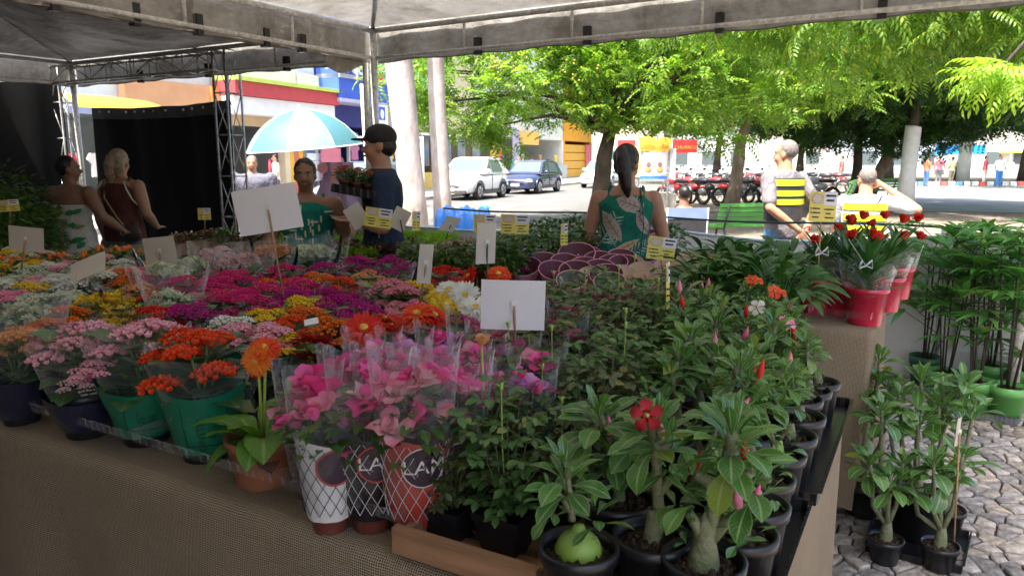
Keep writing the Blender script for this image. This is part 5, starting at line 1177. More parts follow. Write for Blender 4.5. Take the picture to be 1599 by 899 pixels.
# 9. bald man across the road, passers-by
def passer(label, px_, py_, Y, H, top_m, bot_m, turn=0, skin=SK3, hair='cropped', hm=M_hairg, build=1.05, grp=None, foot=True):
    p = aty(px_, py_, Y); return person(label, (p.x, Y, 0), R(turn), H, skin, build, hair, hm, None, top_m, 'tee', bot_m, 'jeans', sex='m', vox=.02, group=grp)
passer('stout man in a grey polo shirt on the pavement left of the umbrella', 395, 280, 10.5, 1.62, clothmat('grey polo', (.14, .14, .18)), M_denimg, 10, SK3, build=1.35)
for k_, (x, yy, Y, H, ct, cb, lab) in enumerate([(1563, 250, 41, 1.75, (.78, .76, .70), (.03, .18, .50), 'distant walker in white shirt and blue trousers right of the white column'), (1540, 250, 44, 1.7, (.7, .08, .15), (.70, .60, .6), 'distant person in a red top right of the white column'), (1449, 250, 42, 1.7, (.62, .15, .08), (.06, .14, .45), 'distant person in orange-red shirt left of the blue awning'), (1468, 250, 46, 1.7, (.72, .20, .25), (.2, .2, .2), 'distant person in a pink shirt under the blue awning'), (1488, 250, 44, 1.65, (.70, .66, .40), (.25, .2, .16), 'distant person in a pale yellow shirt under the blue awning'), (1315, 250, 40, 1.7, (.72, .1, .1), (.3, .3, .35), 'distant person in a red shirt right of the black trunk'), (430, 260, 24, 1.7, (.68, .66, .62), (.08, .08, .1), 'distant shopper in a pale shirt at the clothes shop door'), (812, 260, 38, 1.7, (.75, .45, .1), (.1, .1, .12), 'distant person by the white shop behind the blue car')]):
    passer(lab, x, yy, Y, H, plain('cl%d' % k_, ct, .8, .05), plain('cb%d' % k_, cb, .8, .05), k_ * 50, SK3 if k_ % 2 else SK1, hair='short' if k_ % 3 else 'cropped', hm=M_hair, grp='people far across the square')
t = thing('clothing_bundle', 'lilac and pink flowered cloth hanging beside the man in the cap', 'garment', aty(530, 315, 5.9)); ob('cloth', remesh(Acc().add(ell((0, 0, 0), (.17, .05, .34), 14, 10)), plain('lilac cloth', (.5, .38, .62), .8, .15, 8), 'cloth_src', None, .02).data, [], t) if False else ob('cloth', grid(14, 14, lambda u, v: ((u - .5) * (.34 + .1 * math.sin(v * 5)), .03 * math.sin(u * 16) + .02 * math.sin(v * 9), (v - .5) * .62)), plain('lilac cloth', (.5, .38, .62), .8, .15, 8), t)
for i in range(18): ob('printed_flower', (lambda V, F, U: (V[:, [0, 2, 1]] * [1, .3, 1] + np.array([rs.uniform(-.14, .14), -.05, rs.uniform(-.28, .28)]), F, U))(*lathe([(.001, 0), (.03, .002), (.045, 0)], 7)), plain('pink print', (.75, .32, .36), .6, .1), t)
# ================================================================ PLANTS
ML_ad = leafmat('desert rose leaves', (.035, .11, .028), (.11, .25, .055), .25, rib=(.32, .45, .18), tr=.22, edge=(.20, .33, .12))
ML_ro = leafmat('rose leaves', (.05, .13, .035), (.11, .22, .06), .42, rib=(.12, .22, .08), tr=.25)
ML_rod = leafmat('older rose leaves', (.055, .095, .03), (.10, .13, .045), .45, rib=(.14, .16, .07), tr=.2)
ML_ka = leafmat('kalanchoe leaves', (.03, .09, .03), (.07, .16, .05), .4, rib=(.12, .22, .10), tr=.15)
ML_ge = leafmat('gerbera leaves', (.06, .19, .02), (.12, .30, .03), .4, rib=(.26, .42, .12), tr=.25)
ML_sp = leafmat('peace lily leaves', (.018, .08, .016), (.05, .16, .03), .3, rib=(.06, .15, .04), tr=.2)
ML_pa = leafmat('palm leaves', (.05, .17, .035), (.11, .30, .06), .35, rib=(.12, .26, .08), tr=.3, veins=False)
ML_gr = leafmat('bright grass', (.16, .34, .02), (.30, .50, .04), .6, tr=.4)
ML_bu = leafmat('bushy green leaves', (.03, .09, .015), (.10, .20, .035), .4, rib=(.1, .2, .05), tr=.25)
ML_fi = leafmat('pink-green nerve plant leaves', (.10, .12, .05), (.42, .26, .22), .5, rib=(.5, .35, .32), tr=.2)
ML_re = leafmat('brown red leaves', (.10, .04, .03), (.16, .12, .05), .5, tr=.2)
M_stem = plain('green stem', (.14, .24, .06), .5, .25, 30); M_stemy = plain('yellow-green stem', (.32, .42, .08), .5, .2, 30)
M_branch = plain('brown green twig', (.10, .10, .05), .7, .3, 30)
M_terra = plain('terracotta plastic', (.33, .13, .065), .5, .15, 12); M_brpot = plain('brown plastic pot', (.13, .035, .025), .35, .15, 12)
n_ = N('desert rose trunk'); h1 = n_.noise(22, 5, .7); h2 = n_.noise(1, 4, .6, n_.coord('Object', (12, 12, 60)))
n_.base(n_.mix(.5, n_.ramp(h1, [(.3, (.08, .09, .05)), (.5, (.16, .17, .09)), (.75, (.26, .24, .16))]), n_.ramp(h2, [(.35, (.11, .14, .06)), (.65, (.23, .24, .14))]))).rough(.6, .3); n_.bump(h1, 1.0, .012); M_trunk = n_.m
n_ = N('bright green bulb skin'); sz = n_.n('SeparateXYZ'); n_.l(n_.coord('Generated'), sz.inputs[0]); h1 = n_.noise(30, 5, .7)
c_ = n_.ramp(sz.outputs[2], [(0, (.34, .38, .12)), (.35, (.26, .40, .06)), (1, (.20, .33, .07))]); n_.base(n_.mix(n_.math('LESS_THAN', h1, .36), c_, (.10, .09, .04))).rough(.38, .4); n_.bump(h1, .3, .003); M_bulb = n_.m
M_clear = clear(); M_clear2 = clear('clear rigid plastic', (.8, .83, .85), .14)
PET = {k: petal(k + ' petals', a_, b_, tip=t_) for k, a_, b_, t_ in [
    ('magenta', (.62, .015, .17), (.82, .05, .27), None), ('purple-magenta', (.42, .012, .20), (.60, .03, .31), None), ('pale pink', (.80, .34, .42), (.88, .55, .60), None),
    ('pink', (.84, .14, .32), (.90, .36, .52), None), ('orange-red', (.70, .045, .012), (.78, .12, .02), None), ('orange', (.75, .16, .015), (.8, .26, .03), None),
    ('yellow', (.75, .50, .015), (.82, .62, .05), None), ('white', (.72, .72, .62), (.82, .82, .76), None), ('red', (.60, .015, .012), (.72, .04, .02), None),
    ('greenish white', (.55, .62, .42), (.68, .72, .55), None), ('two-tone pink', (.78, .45, .46), (.82, .60, .58), (.70, .10, .22)), ('lilac', (.62, .16, .55), (.75, .35, .68), None),
    ('hot pink', (.80, .05, .25), (.88, .14, .42), None), ('dark red', (.28, .008, .012), (.42, .02, .02), None), ('dusty pink', (.66, .44, .44), (.74, .55, .55), None), ('peach', (.72, .32, .12), (.76, .42, .2), None), ('crimson', (.45, .01, .02), (.62, .02, .035), (.12, .004, .008)), ('dark gerbera', (.42, .02, .02), (.55, .05, .03), None)]}
M_disc = plain('gerbera eye', (.62, .42, .06), .8, .5, 60); M_discd = plain('dark gerbera eye', (.20, .05, .03), .8, .5, 60)

# pots -------------------------------------------------------
def potT(r, h, taper=.78, rim=.012, lip=.02):
    return lathe([(r * taper * .98, 0), (r * taper, .004), (r * .97, h - lip), (r + .003, h - lip), (r + .005, h), (r - .002, h + .001), (r - .006, h - .02), (r * .9, h - .03), (.001, h - .03)], 24)
PM = {}
def potmesh(r, h, m, key=None):
    k = (round(r, 3), round(h, 3), m.name)
    if k not in PM: PM[k] = mesh('pot', Acc().add(potT(r, h)), m)
    return PM[k]
def soilmesh(r):
    k = ('soil', round(r, 3))
    if k not in PM:
        def fs(u, v): rr_ = r * v; th = u * 2 * pi; return (rr_ * math.cos(th), rr_ * math.sin(th), (1 - v * v) * .012 + (.004 * math.sin(th * 7 + v * 20) + .004 * math.sin(u * 91 + v * 60)) * (v < .99) + (.005 * math.sin(v * 47)))
        a = Acc().add(grid(30, 10, fs))
        for _ in range(50):
            q = random.random() ** .5 * r * .92; th = random.random() * 6.28; s = random.uniform(.002, .006); a.add(ell((q * math.cos(th), q * math.sin(th), .012 * (1 - (q / r) ** 2) + s * .4), (s, s * random.uniform(.6, 1.2), s * .8), 5, 4))
        PM[k] = mesh('soil', a, M_soil)
    return PM[k]
def sleeveT(r0, r1, z0, z1, pts=4, wav=.02, seed=0, lean=0):
    def fs(u, v):
        th = u * 2 * pi + seed; k = v ** .8; r_ = r0 + (r1 - r0) * k
        r_ *= 1 + .05 * v * math.sin(th * 3 + seed) + .035 * math.sin(th * 7 + v * 5) * v
        top = wav * (math.cos(th * pts / 2) ** 2) * 1.5 + wav * .3 * math.sin(th * 5)
        return (r_ * math.cos(th), r_ * math.sin(th), z0 + (z1 - z0 + top) * v)
    V, F, U = grid(36, 8, fs); return V, F, U
def wrapT(r0, r1, z0, z1, dip, seed=0, frac=1.0):
    """opaque printed lower part of a sleeve; its upper border dips in front"""
    def fs(u, v):
        th = u * 2 * pi; k = v ** .8; zt = z1 + dip * math.cos(th + seed); r_ = r0 + (r1 - r0) * k + .002
        r_ *= 1 + .02 * math.sin(th * 5 + v * 9) + .015 * math.sin(th * 11 + v * 3)
        return (r_ * math.cos(th), r_ * math.sin(th), z0 + (zt - z0) * v)
    return grid(36, 8, fs)
# florets ------------------------------------------------------
def floretT(np_=5, r=.011, cup=.5):
    a = Acc(); lf = leafT(r, r * .95, 2, -.1, .1, .6, 2)
    for k in range(np_): a.add(inst(lf, Rm(k * 2 * pi / np_, cup, 0), [[0, 0, 0]]))
    a.add(inst(lf, Rm(.4, 1.1, 0), [[0, 0, .001]], .6)); a.add(inst(lf, Rm(2.5, 1.1, 0), [[0, 0, .001]], .6))
    return a.tmpl()
def dome_points(n, R_, H, clumps):
    out = []
    for i in range(clumps):
        q = ((i + .5) / clumps) ** .5; th = i * 2.39996; cx, cy = q * R_ * .78 * math.cos(th), q * R_ * .78 * math.sin(th); cz = H * (1 - q * q * .30) + random.uniform(-.012, .012)
        cr = R_ * random.uniform(.30, .40); m = n // clumps
        for j in range(m):
            p_ = ((j + .5) / m) ** .5; t2 = j * 2.39996 + i
            dx, dy = p_ * cr * math.cos(t2), p_ * cr * math.sin(t2)
            out.append((cx + dx, cy + dy, cz + cr * .45 * (1 - p_ * p_), cx + dx * 2.2, cy + dy * 2.2))
    return out
def domeT(R_, H, n=110, clumps=9, fr=.011, np_=5):
    P = dome_points(n, R_, H, clumps); fl = floretT(np_, fr)
    pos = np.array([p[:3] for p in P]); az = rng.uniform(0, 6.28, len(P))
    dx = np.array([p[3] for p in P]) / R_ * .5; dy = np.array([p[4] for p in P]) / R_ * .5
    # tilt outwards: build rotation aligning z with (dx,dy,1)
    Rt = []
    for i in range(len(P)):
        q = Vector((0, 0, 1)).rotation_difference(Vector((dx[i] * .8, dy[i] * .8, 1)).normalized()).to_matrix() @ Matrix.Rotation(az[i], 3, 'Z'); Rt.append(np.array(q))
    return inst(fl, np.array(Rt), pos, rng.uniform(.8, 1.2, len(P)))
def stemsT(R_, H, z0, n=9):
    a = Acc()
    for i in range(n):
        q = ((i + .5) / n) ** .5; th = i * 2.39996; e = (q * R_ * .8 * math.cos(th), q * R_ * .8 * math.sin(th), H * (1 - q * q * .75)); a.add(tube([(e[0] * .15, e[1] * .15, z0), (e[0] * .5, e[1] * .5, (z0 + e[2]) / 2), e], .0028, 5, False))
    return a
DOMES = [mesh('flower_cluster', Acc().add(domeT(.096 + .010 * (i % 2), .235, 230 if i < 3 else 170, 10 if i < 2 else 8, .0118)), PET['magenta']) for i in range(4)]
DOMES_S = [mesh('flower_cluster', Acc().add(domeT(.115, .24, 440, 12, .0088, 4)), PET['magenta']) for i in range(2)]
POM = None
def pomT(r=.02, n=56, L=.5):
    a = Acc(); lf = leafT(r, r * .32, 2, .5, .1, .6, 1); d = sph(n); d[:, 2] = np.abs(d[:, 2]); az = np.arctan2(d[:, 0], -d[:, 1]) + pi; el = np.arcsin(d[:, 2]); a.add(inst(lf, Rm(az, el, 0), d * r * .25)); return a.tmpl()
def pomdome(R_, H, n, pr):
    pm = pomT(pr); P = []
    for i in range(n):
        q = ((i + .5) / n) ** .5; th = i * 2.39996; P.append((q * R_ * math.cos(th) + random.uniform(-.01, .01), q * R_ * math.sin(th), H * (1 - .55 * q * q) + random.uniform(-.01, .01)))
    Rt = [np.array(Vector((0, 0, 1)).rotation_difference(Vector((p[0] * 6, p[1] * 6, 1)).normalized()).to_matrix() @ Matrix.Rotation(i, 3, 'Z')) for i, p in enumerate(P)]
    return inst(pm, np.array(Rt), np.array(P), rng.uniform(.8, 1.2, n))
POMS = [mesh('flower_cluster', Acc().add(pomdome(.115, .25, 40, .019)), PET['yellow']), mesh('flower_cluster', Acc().add(pomdome(.11, .25, 34, .021)), PET['yellow'])]
def hydT(): # dense round head
    fl = floretT(4, .012, .25); a = Acc()
    for c in ((-.045, .01, .25), (.045, -.02, .255), (0, .05, .26), (.01, -.05, .245)):
        d = sph(70); d[:, 2] = np.abs(d[:, 2]) * .9 - .1
        Rt = np.array([np.array(Vector((0, 0, 1)).rotation_difference(Vector(x)).to_matrix() @ Matrix.Rotation(i, 3, 'Z')) for i, x in enumerate(d)]); a.add(inst(fl, Rt, d * .048 + np.array(c)))
    return a.tmpl()
HYD = mesh('flower_cluster', Acc().add(hydT()), PET['greenish white'])
def kalleaves(R_=.085, n=26, z0=.10, z1=.20):
    lf = leafT(.075, .062, 4, .5, .12, .6, 2, wave=.12); P = []; az = []; el = []
    for i in range(n):
        z = z0 + (z1 - z0) * i / n; th = i * 2.39996; P.append((.015 * math.cos(th), .015 * math.sin(th), z)); az.append(th - pi / 2); el.append(.1 + .6 * i / n)
    return inst(lf, Rm(az, el, 0), P, rng.uniform(.8, 1.25, n))
KLEAF = [mesh('foliage', Acc().add(kalleaves()), ML_ka) for _ in range(2)]
KSTEM = mesh('stems', stemsT(.10, .26, .11), M_stem)
SLV = [mesh('clear_sleeve', Acc().add(sleeveT(.048, .100, .05, .195 + .012 * i, 4, .02, i * 1.1)), M_clear) for i in range(3)]
SLVB = [mesh('clear_sleeve', Acc().add(sleeveT(.05, .125, .06, .28 + .02 * i, 4, .035, i * 1.7)), M_clear) for i in range(2)]
def on_top(px_, py_, h, z=TZ): p = atz(px_, py_, z + h); return (p.x, p.y, z)
PPOS = []
def potted(name, label, cat, loc, group=None, pot=(.055, .10, None), rz=None, s=1.0):
    PPOS.append((loc[0], loc[1]))
    t = thing(name, label, cat, loc, random.uniform(0, 6.28) if rz is None else rz, group, scale=s)
    link('pot', potmesh(pot[0], pot[1], pot[2] or M_black), t); 
    return t
nk = [0]
def kal(px_, py_, colr, where, wrap=None, kind='k', big=False, sleeve=True, s=1.0, h=.215, small=False):
    nk[0] += 1; i = nk[0]
    knd = {'k': 'kalanchoe', 'c': 'chrysanthemum', 'h': 'hydrangea'}[kind]
    t = potted('potted_' + knd, '%s %s %s' % (colr, knd, where), 'potted flower', on_top(px_, py_, h * s), 'flowering pots on the front table', rz=None if not wrap else 0., s=s)
    k_ = DOMES_S[i % 2] if (kind == 'k' and small) else DOMES[i % 4] if kind == 'k' else POMS[i % 2] if kind == 'c' else HYD
    link('flower_cluster', k_, t, rot=(R(random.uniform(-6, 6)), R(random.uniform(-6, 6)), 0), mat=PET[colr.split('/')[0]])
    link('foliage', KLEAF[i % 2], t); link('stems', KSTEM, t)
    if sleeve: link('clear_sleeve', (SLVB if big else SLV)[i % (2 if big else 3)], t)
    return t
PLACE = [
 # magenta field
 (290, 447, 'magenta', 'leftmost of the magenta mass, beside the greenish hydrangea'), (338, 447, 'magenta', 'in the back of the mass, second from the left'), (364, 434, 'magenta', 'topmost of the mass below the tilted white card'), (343, 470, 'magenta', 'large and front-left in the mass, above the white one'), (408, 458, 'magenta', 'in the middle of the mass right of the card stick base'),
 (388, 472, 'magenta', 'front centre of the mass above the yellow one'), (470, 449, 'magenta', 'right end of the mass beside the orange one'), (509, 424, 'purple-magenta', 'behind the orange kalanchoe, left of three dark ones'), (562, 413, 'purple-magenta', 'middle of the three dark ones at the back'), (616, 414, 'purple-magenta', 'right of three dark ones, left of the tall cream card'),
 (553, 494, 'purple-magenta', 'just behind the big red gerbera'), (515, 482, 'purple-magenta', 'small, between the yellow kalanchoe and red gerbera'),
 (597, 449, 'two-tone pink', 'large pink-and-white cluster left of the tall cream card'), (627, 458, 'two-tone pink', 'right half of the pink-and-white cluster by the cream card'), (486, 438, 'orange', 'between the magenta mass and the dark purple ones'), (527, 447, 'orange-red', 'dim one behind the pink-and-white cluster'),
 (470, 478, 'yellow', 'bright one in the centre below the tilted card stick'), (412, 502, 'yellow', 'smaller one left of the orange kalanchoes'), (360, 508, 'white', 'small white one above the pale pink kalanchoe'), (412, 526, 'pale pink', 'right of the orange-red green-wrapped one'), (447, 514, 'orange-red', 'behind the dark red gerbera'), (482, 495, 'orange', 'between the yellow kalanchoe and the gerberas'), (507, 515, 'orange', 'left of the big red gerbera'), (648, 452, 'yellow', 'greenish one just behind the tall cream card'),
 (693, 428, 'red', 'right of the tall cream card behind the white gerberas'), (440, 427, 'magenta', 'at the back right of the mass, behind the stick'), (575, 436, 'peach', 'peeping behind the pink-and-white cluster'), (372, 527, 'pale pink', 'left part of the pale pink pair below the white one'),
 # left field
 (251, 492, 'red', 'peeping between the pale pink ones and the green chrysanthemum'), (75, 450, 'white', 'left of three cream-white ones near the leaning grey card'), (117, 446, 'white', 'middle of three cream-white ones at the left'), (163, 437, 'white', 'right of three cream-white ones, under the leaning grey card'), (45, 453, 'yellow', 'at the left edge among the cream-white ones'), (14, 470, 'pink', 'at the far left edge behind the plastic sleeves'), (188, 433, 'orange', 'small mixed one right of the leaning grey card'), (215, 430, 'pink', 'small one behind the pale hydrangea on the left'),
 (210, 457, 'peach', 'dull one behind the yellow chrysanthemum'), (98, 470, 'greenish white', 'wrapped in hazy plastic at the left'), (60, 474, 'greenish white', 'leftmost hazy white one in plastic'), (105, 497, 'orange', 'between the yellow chrysanthemum and the pale pink front one'), (300, 492, 'purple-magenta', 'shaded one below the magenta mass')]
for (x, y, c, wh) in PLACE: kal(x, y, c, wh, small=(c in ('magenta', 'purple-magenta')), sleeve=(nk[0] % 3 != 1))
kal(135, 482, 'yellow', 'left half of the yellow pair in hazy plastic', kind='c'); kal(182, 478, 'yellow', 'right half of the yellow pair in hazy plastic', kind='c', s=1.05)
kal(40, 492, 'greenish white', 'large pale one in a tall clear sleeve at left edge', kind='c', big=True, s=1.1); kal(272, 470, 'greenish white', 'round pale green one in clear plastic', kind='c', big=True)
kal(252, 442, 'greenish white', 'left of the two round creamy ones under the cream card', kind='h', big=True); kal(290, 429, 'greenish white', 'right of the two round creamy ones under the cream card', kind='h', big=True)
kal(336, 414, 'dusty pink', 'left of three in big printed sleeves', kind='h', big=True); kal(386, 424, 'dusty pink', 'middle of three in big printed sleeves', kind='h', big=True); kal(428, 408, 'peach', 'right of three in big printed sleeves, behind the stick', kind='h', big=True); kal(484, 406, 'greenish white', 'in a big clear sleeve under the bright grass', kind='h', big=True); kal(510, 402, 'white', 'at the back left of the dark purple kalanchoes', kind='c', big=True)
# printed dark corner stripes of the big sleeves
M_navy = plain('navy film', (.012, .014, .05), .25, .2, 10, coat=.5)
for k, (x0, y0, x1, y1, Y) in enumerate([(222, 452, 205, 388, 3.3), (235, 446, 214, 402, 3.3), (300, 430, 312, 388, 3.6), (338, 432, 362, 395, 3.5), (372, 425, 368, 393, 3.6), (455, 425, 463, 385, 3.5), (420, 412, 462, 388, 3.6), (523, 412, 531, 368, 3.7), (394, 405, 388, 368, 3.8), (328, 437, 305, 405, 3.4)]):
    p0, p1 = aty(x0, y0, Y), aty(x1, y1, Y); a = Acc(); 
    def fs(u, v): q = p0.lerp(p1, v); w_ = .022 * (1 - v) ** .7 + .002; return (q.x + (u - .5) * w_ + .01 * math.sin(v * 3), q.y + .02 * math.sin(u * 3), q.z)
    o = ob('printed_film_corner', grid(3, 8, fs), M_navy); tag(o, 'dark pointed sleeve corner among the pale hydrangeas, %s' % ['leftmost, upright', 'second, longest at left', 'third, just below the backdrop', 'leaning right in the middle', 'short one next to it', 'left of the card stick', 'steep one crossing the stick', 'rightmost, by the grass', 'tallest behind the white card', 'small one leaning left'][k], 'flower sleeve', 'dark sleeve corners'); 

# ---- front row, wrapped ones
MG = plain('emerald wrap film', (.006, .16, .085), .4, .12, 6, coat=.3); MNV = plain('navy wrap film', (.012, .014, .04), .25, .3, 6, coat=.6)
M_wh_w = plain('white wrap', (.62, .62, .62), .4, .06, 6); M_bk_w = plain('black wrap', (.008, .006, .010), .35, .3, 6); M_rd_w = plain('orange-red wrap', (.38, .045, .025), .4, .1, 6)
M_line_b = plain('thin dark print line', (.03, .03, .05), .6, .1); M_line_w = plain('thin white print line', (.65, .6, .6), .6, .1)
def onsurf(t, T, pts, off=.0015):
    """put flat print points (theta, z) on a wrap surface of revolution given by T=(r0,r1,z0,z1)"""
    r0, r1, z0, z1 = T; out = []
    for th, z in pts:
        v = min(1.15, max(0, (z - z0) / (z1 - z0))); r_ = r0 + (r1 - r0) * v ** .8 + .0045 + off; out.append((r_ * math.cos(th), r_ * math.sin(th), z))
    return out
def textwrap(t, s, T, th0, z0, size, m, vertical=False, name='printed_lettering'):
    cu = bpy.data.curves.new('f', 'FONT'); cu.body = s; cu.size = size; cu.align_x = 'CENTER'; cu.align_y = 'CENTER'
    tmp = bpy.data.objects.new('x', cu); col.objects.link(tmp); me = bpy.data.meshes.new_from_object(tmp); bpy.data.objects.remove(tmp)
    for v in me.vertices:
        x, y = v.co.x, v.co.y
        if vertical: x, y = -y, x
        rr_ = T[0] + (T[1] - T[0]) * .6; p = onsurf(t, T, [(th0 + x / rr_, z0 + y)], .003)[0]; v.co = p
    me.materials.clear(); me.materials.append(m); link(name, me, t)
def camth(loc):   # direction angle from thing to camera
    return math.atan2(0 - loc[1], 0 - loc[0])
def green_wrap(t, th, z1=.155, dip=-.02):
    T = (.046, .082, .02, z1 + .02); ob('printed_wrap', wrapT(*T[:3], z1, dip, -th), MG, t)
    textwrap(t, 'CONSTRUINDO\nBELEZA', T, th + .05, .09, .020, plain('dark green ink', (.005, .05, .03), .6, .1), True)
    a = Acc()
    for dz in (.042, .145): a.add(tube(onsurf(t, T, [(th - .55 + k * .1, dz) for k in range(12)], .003), .0012, 4))
    for dt in (-.55, .55): a.add(tube(onsurf(t, T, [(th + dt, .042 + k * .0103) for k in range(11)], .003), .0012, 4))
    ob('printed_border', a, plain('dark green ink', (.005, .05, .03), .6, .1), t)
t = kal(215, 522, 'pale pink', 'in the left green wrapper of the front row', wrap=1, s=1.25, h=.225); green_wrap(t, camth(t.location), .14); 
link('flower_cluster', DOMES[3], t, loc=(-.055, -.075, .085), scale=.42, mat=PET['pale pink'])
t = kal(310, 535, 'orange-red', 'in the right green wrapper of the front row', wrap=1, s=1.27, h=.225); green_wrap(t, camth(t.location), .17, -.03)
t = kal(122, 522, 'pale pink', 'in dark film printed with pink letters RS', wrap=1, s=1.2, h=.225)
th = camth(t.location); Tn = (.047, .080, .02, .2); ob('printed_wrap', wrapT(*Tn[:3], .105, -.015, -th), MNV, t); textwrap(t, 'RS', (.05, .112, .05, .24), th + .02, .150, .028, plain('pink ink', (.72, .06, .30), .5, .1)); textwrap(t, 'um presente\nque floresce\ncom amor', (.05, .112, .05, .24), th + .12, .122, .009, M_line_w)
link('flower_cluster', DOMES[3], t, loc=(.04, -.08, .06), scale=.4, mat=PET['dusty pink'])
t = kal(20, 528, 'peach', 'bunch with navy film at the far left corner', wrap=1, s=1.05, h=.225, big=True); th = camth(t.location); ob('printed_wrap', wrapT(.05, .11, .02, .16, -.03, -th), MNV, t)
t = kal(62, 512, 'orange', 'yellow-orange blooms low behind the navy film', wrap=1, s=.95, h=.22); link('flower_cluster', DOMES[2], t, loc=(-.06, -.07, .02), scale=.5, mat=PET['yellow'])

# ---- gerberas
def gerbT(c=0):
    a = Acc(); lf = leafT(.06, .013, 4, .32, .15, .62, 2)
    for lay, (n, s, el, z) in enumerate([(26, 1.0, .02, 0), (24, .93, .16, .002), (20, .80, .32, .004), (18, .42, .6, .006)]):
        a.add(inst(lf, Rm(np.arange(n) * 2 * pi / n + lay * .13 + rng.uniform(-.05, .05, n), el + rng.uniform(-.1, .1, n), rng.uniform(-.2, .2, n)), np.tile([[0, 0, z]], (n, 1)), s * rng.uniform(.92, 1.06, n)))
    return a.tmpl()
GT = [gerbT() for _ in range(3)]
DISC = Acc().add(ell((0, 0, .008), (.014, .014, .007), 14, 6)); 
for k in range(40): th = k * 2.4; q = .012 * (k / 40) ** .5; DISC.add(ell((q * math.cos(th), q * math.sin(th), .015 - q * .3), (.0014, .0014, .002), 5, 3))
DISC = mesh('flower_eye', DISC, M_disc)
GM = {}
def gflower(t, c, loc, dirv, s=1.0):
    k = (c, random.randrange(3))
    if k not in GM: GM[k] = mesh('flower_head', Acc().add(GT[k[1]]), PET[c])
    f = link('flower_head', GM[k], t, loc=loc, scale=s); f.rotation_mode = 'QUATERNION'; f.rotation_quaternion = Vector((0, 0, 1)).rotation_difference(Vector(dirv).normalized()) @ Matrix.Rotation(random.random() * 6, 3, 'Z').to_quaternion()
    link('flower_eye', DISC, f, loc=(0, 0, .002)); 
    u = Acc().add(lathe([(.004, -.02), (.012, -.012), (.018, .0), (.001, .001)], 12)); link('calyx', mesh('calyx', u, M_stem), f)
    return f
GLEAF = [mesh('leaf', Acc().add(leafT(.15, .075, 7, .75, .28, .62, 4, wave=.14)), ML_ge), mesh('leaf', Acc().add(leafT(.12, .065, 7, .45, .2, .6, 4, wave=.16)), ML_ge)]
def gerbera(label, px_, py_, c, h=.27, dirv=(0, -1, 1.2), s=1.0, pot=None, leaves=9, lean=(0, 0), extra=(), name='potted_gerbera', big=False):
    """flower head centre at the given picture point, h above the table"""
    p = atz(px_, py_, TZ + h); base = (p.x - lean[0], p.y - lean[1], TZ); PPOS.append(base[:2])
    t = thing(name, label, 'potted flower', base, 0, 'flowering pots on the front table'); link('pot', potmesh(.078 if big else .062, .11, pot or M_terra), t); link('soil', soilmesh(.070 if big else .055), t, loc=(0, 0, .085))
    for (dx, dy, hh, cc, dv, ss) in [(lean[0], lean[1], h, c, dirv, s)] + list(extra):
        d = Vector(dv).normalized(); e = Vector((dx, dy, hh)); st = Vector((dx * .15, dy * .15, .09)); ob('flower_stem', tube([st, st.lerp(e, .5) + Vector((0, .004, 0)), e - Vector((0, 0, .03)) - d * .002, e - d * .012], .0035, 6), M_stemy, t)
        gflower(t, cc, e, d, ss)
    for k in range(leaves):
        az = k * 2.39996 + random.uniform(-.2, .2); o = link('leaf', GLEAF[k % 2], t, loc=(.012 * math.sin(-az), .012 * math.cos(az), .10)); o.rotation_euler = Matrix(Rm(az, R(35 - 30 * (k % 3) / 2 + random.uniform(-8, 8)), R(random.uniform(-12, 12)))[0].tolist()).to_euler(); o.scale = (random.uniform(.8, 1.15),) * 3
    return t
C3 = lambda px_, py_, h: (Vector((0, 0, CAMZ)) - atz(px_, py_, TZ + h)).normalized()
t = gerbera('orange gerbera in a terracotta-coloured pot at the front, broad leaves spilling over', 402, 563, 'orange', .28, (-.1, -1, .35), .66, leaves=15, big=True, extra=[(.01, .02, .30, 'orange-red', (0, -.5, 1), .72)])
th = camth(t.location); a = Acc()
for k in range(5): q = [(th - .25 + k * .05 + .1 * math.sin(k), .085), (th - .1 + k * .07, .060 - .004 * k), (th + .1 + .09 * k, .070)]; a.add(tube([(.0735 * math.cos(x), .0735 * math.sin(x), z) for x, z in q], .0018, 4))
ob('printed_mark', a, M_ink, t)
gerbera('dark red gerbera seen from the side on a tall pale stem', 487, 536, 'dark gerbera', .275, (.05, .35, 1), 1.15, leaves=7, extra=[(.0, -.005, .25, 'dark red', (0, -.15, -.4), .95)])
gerbera('large bright red gerbera facing the viewer in the centre', 568, 515, 'red', .28, (.15, -.8, 1), 1.0, leaves=6)
gerbera('red gerbera half hidden right of the large red one', 600, 500, 'red', .25, (.3, .1, 1), .75, leaves=6)
gerbera('red gerbera left of the two yellow ones', 652, 492, 'orange-red', .27, (-.2, -.5, 1), .95, leaves=6, extra=[(.045, .015, .262, 'red', (.5, -.3, 1), .9)])
gerbera('small red gerbera at left of the lilac azalea', 613, 507, 'red', .22, (0, -.8, 1), .7, leaves=6)
gerbera('white gerbera, upper left of three', 700, 455, 'white', .28, (-.1, -.6, 1), .9, leaves=6)
gerbera('white gerbera, middle one of three with a dark-yellow eye', 726, 462, 'white', .28, (.1, -1, .6), .95, leaves=6)
gerbera('white gerbera, right one beside the big white card', 742, 482, 'white', .26, (.2, -.6, 1), .95, leaves=6)
gerbera('yellow gerbera pair between the red and white ones', 684, 463, 'yellow', .265, (-.2, -.3, 1), .85, leaves=6, extra=[(.02, -.04, .245, 'yellow', (0, -.8, .8), .85)])
gerbera('small yellow gerbera left of the big white card', 712, 478, 'yellow', .25, (.2, -.5, 1), .8, leaves=6)
gerbera('red gerbera seen edge-on below the tilted cream card', 734, 432, 'red', .28, (-1, -.3, .5), .9, leaves=5)
gerbera('orange-red gerbera just above the big white card', 778, 430, 'orange-red', .28, (.1, -.5, 1), .95, leaves=5)

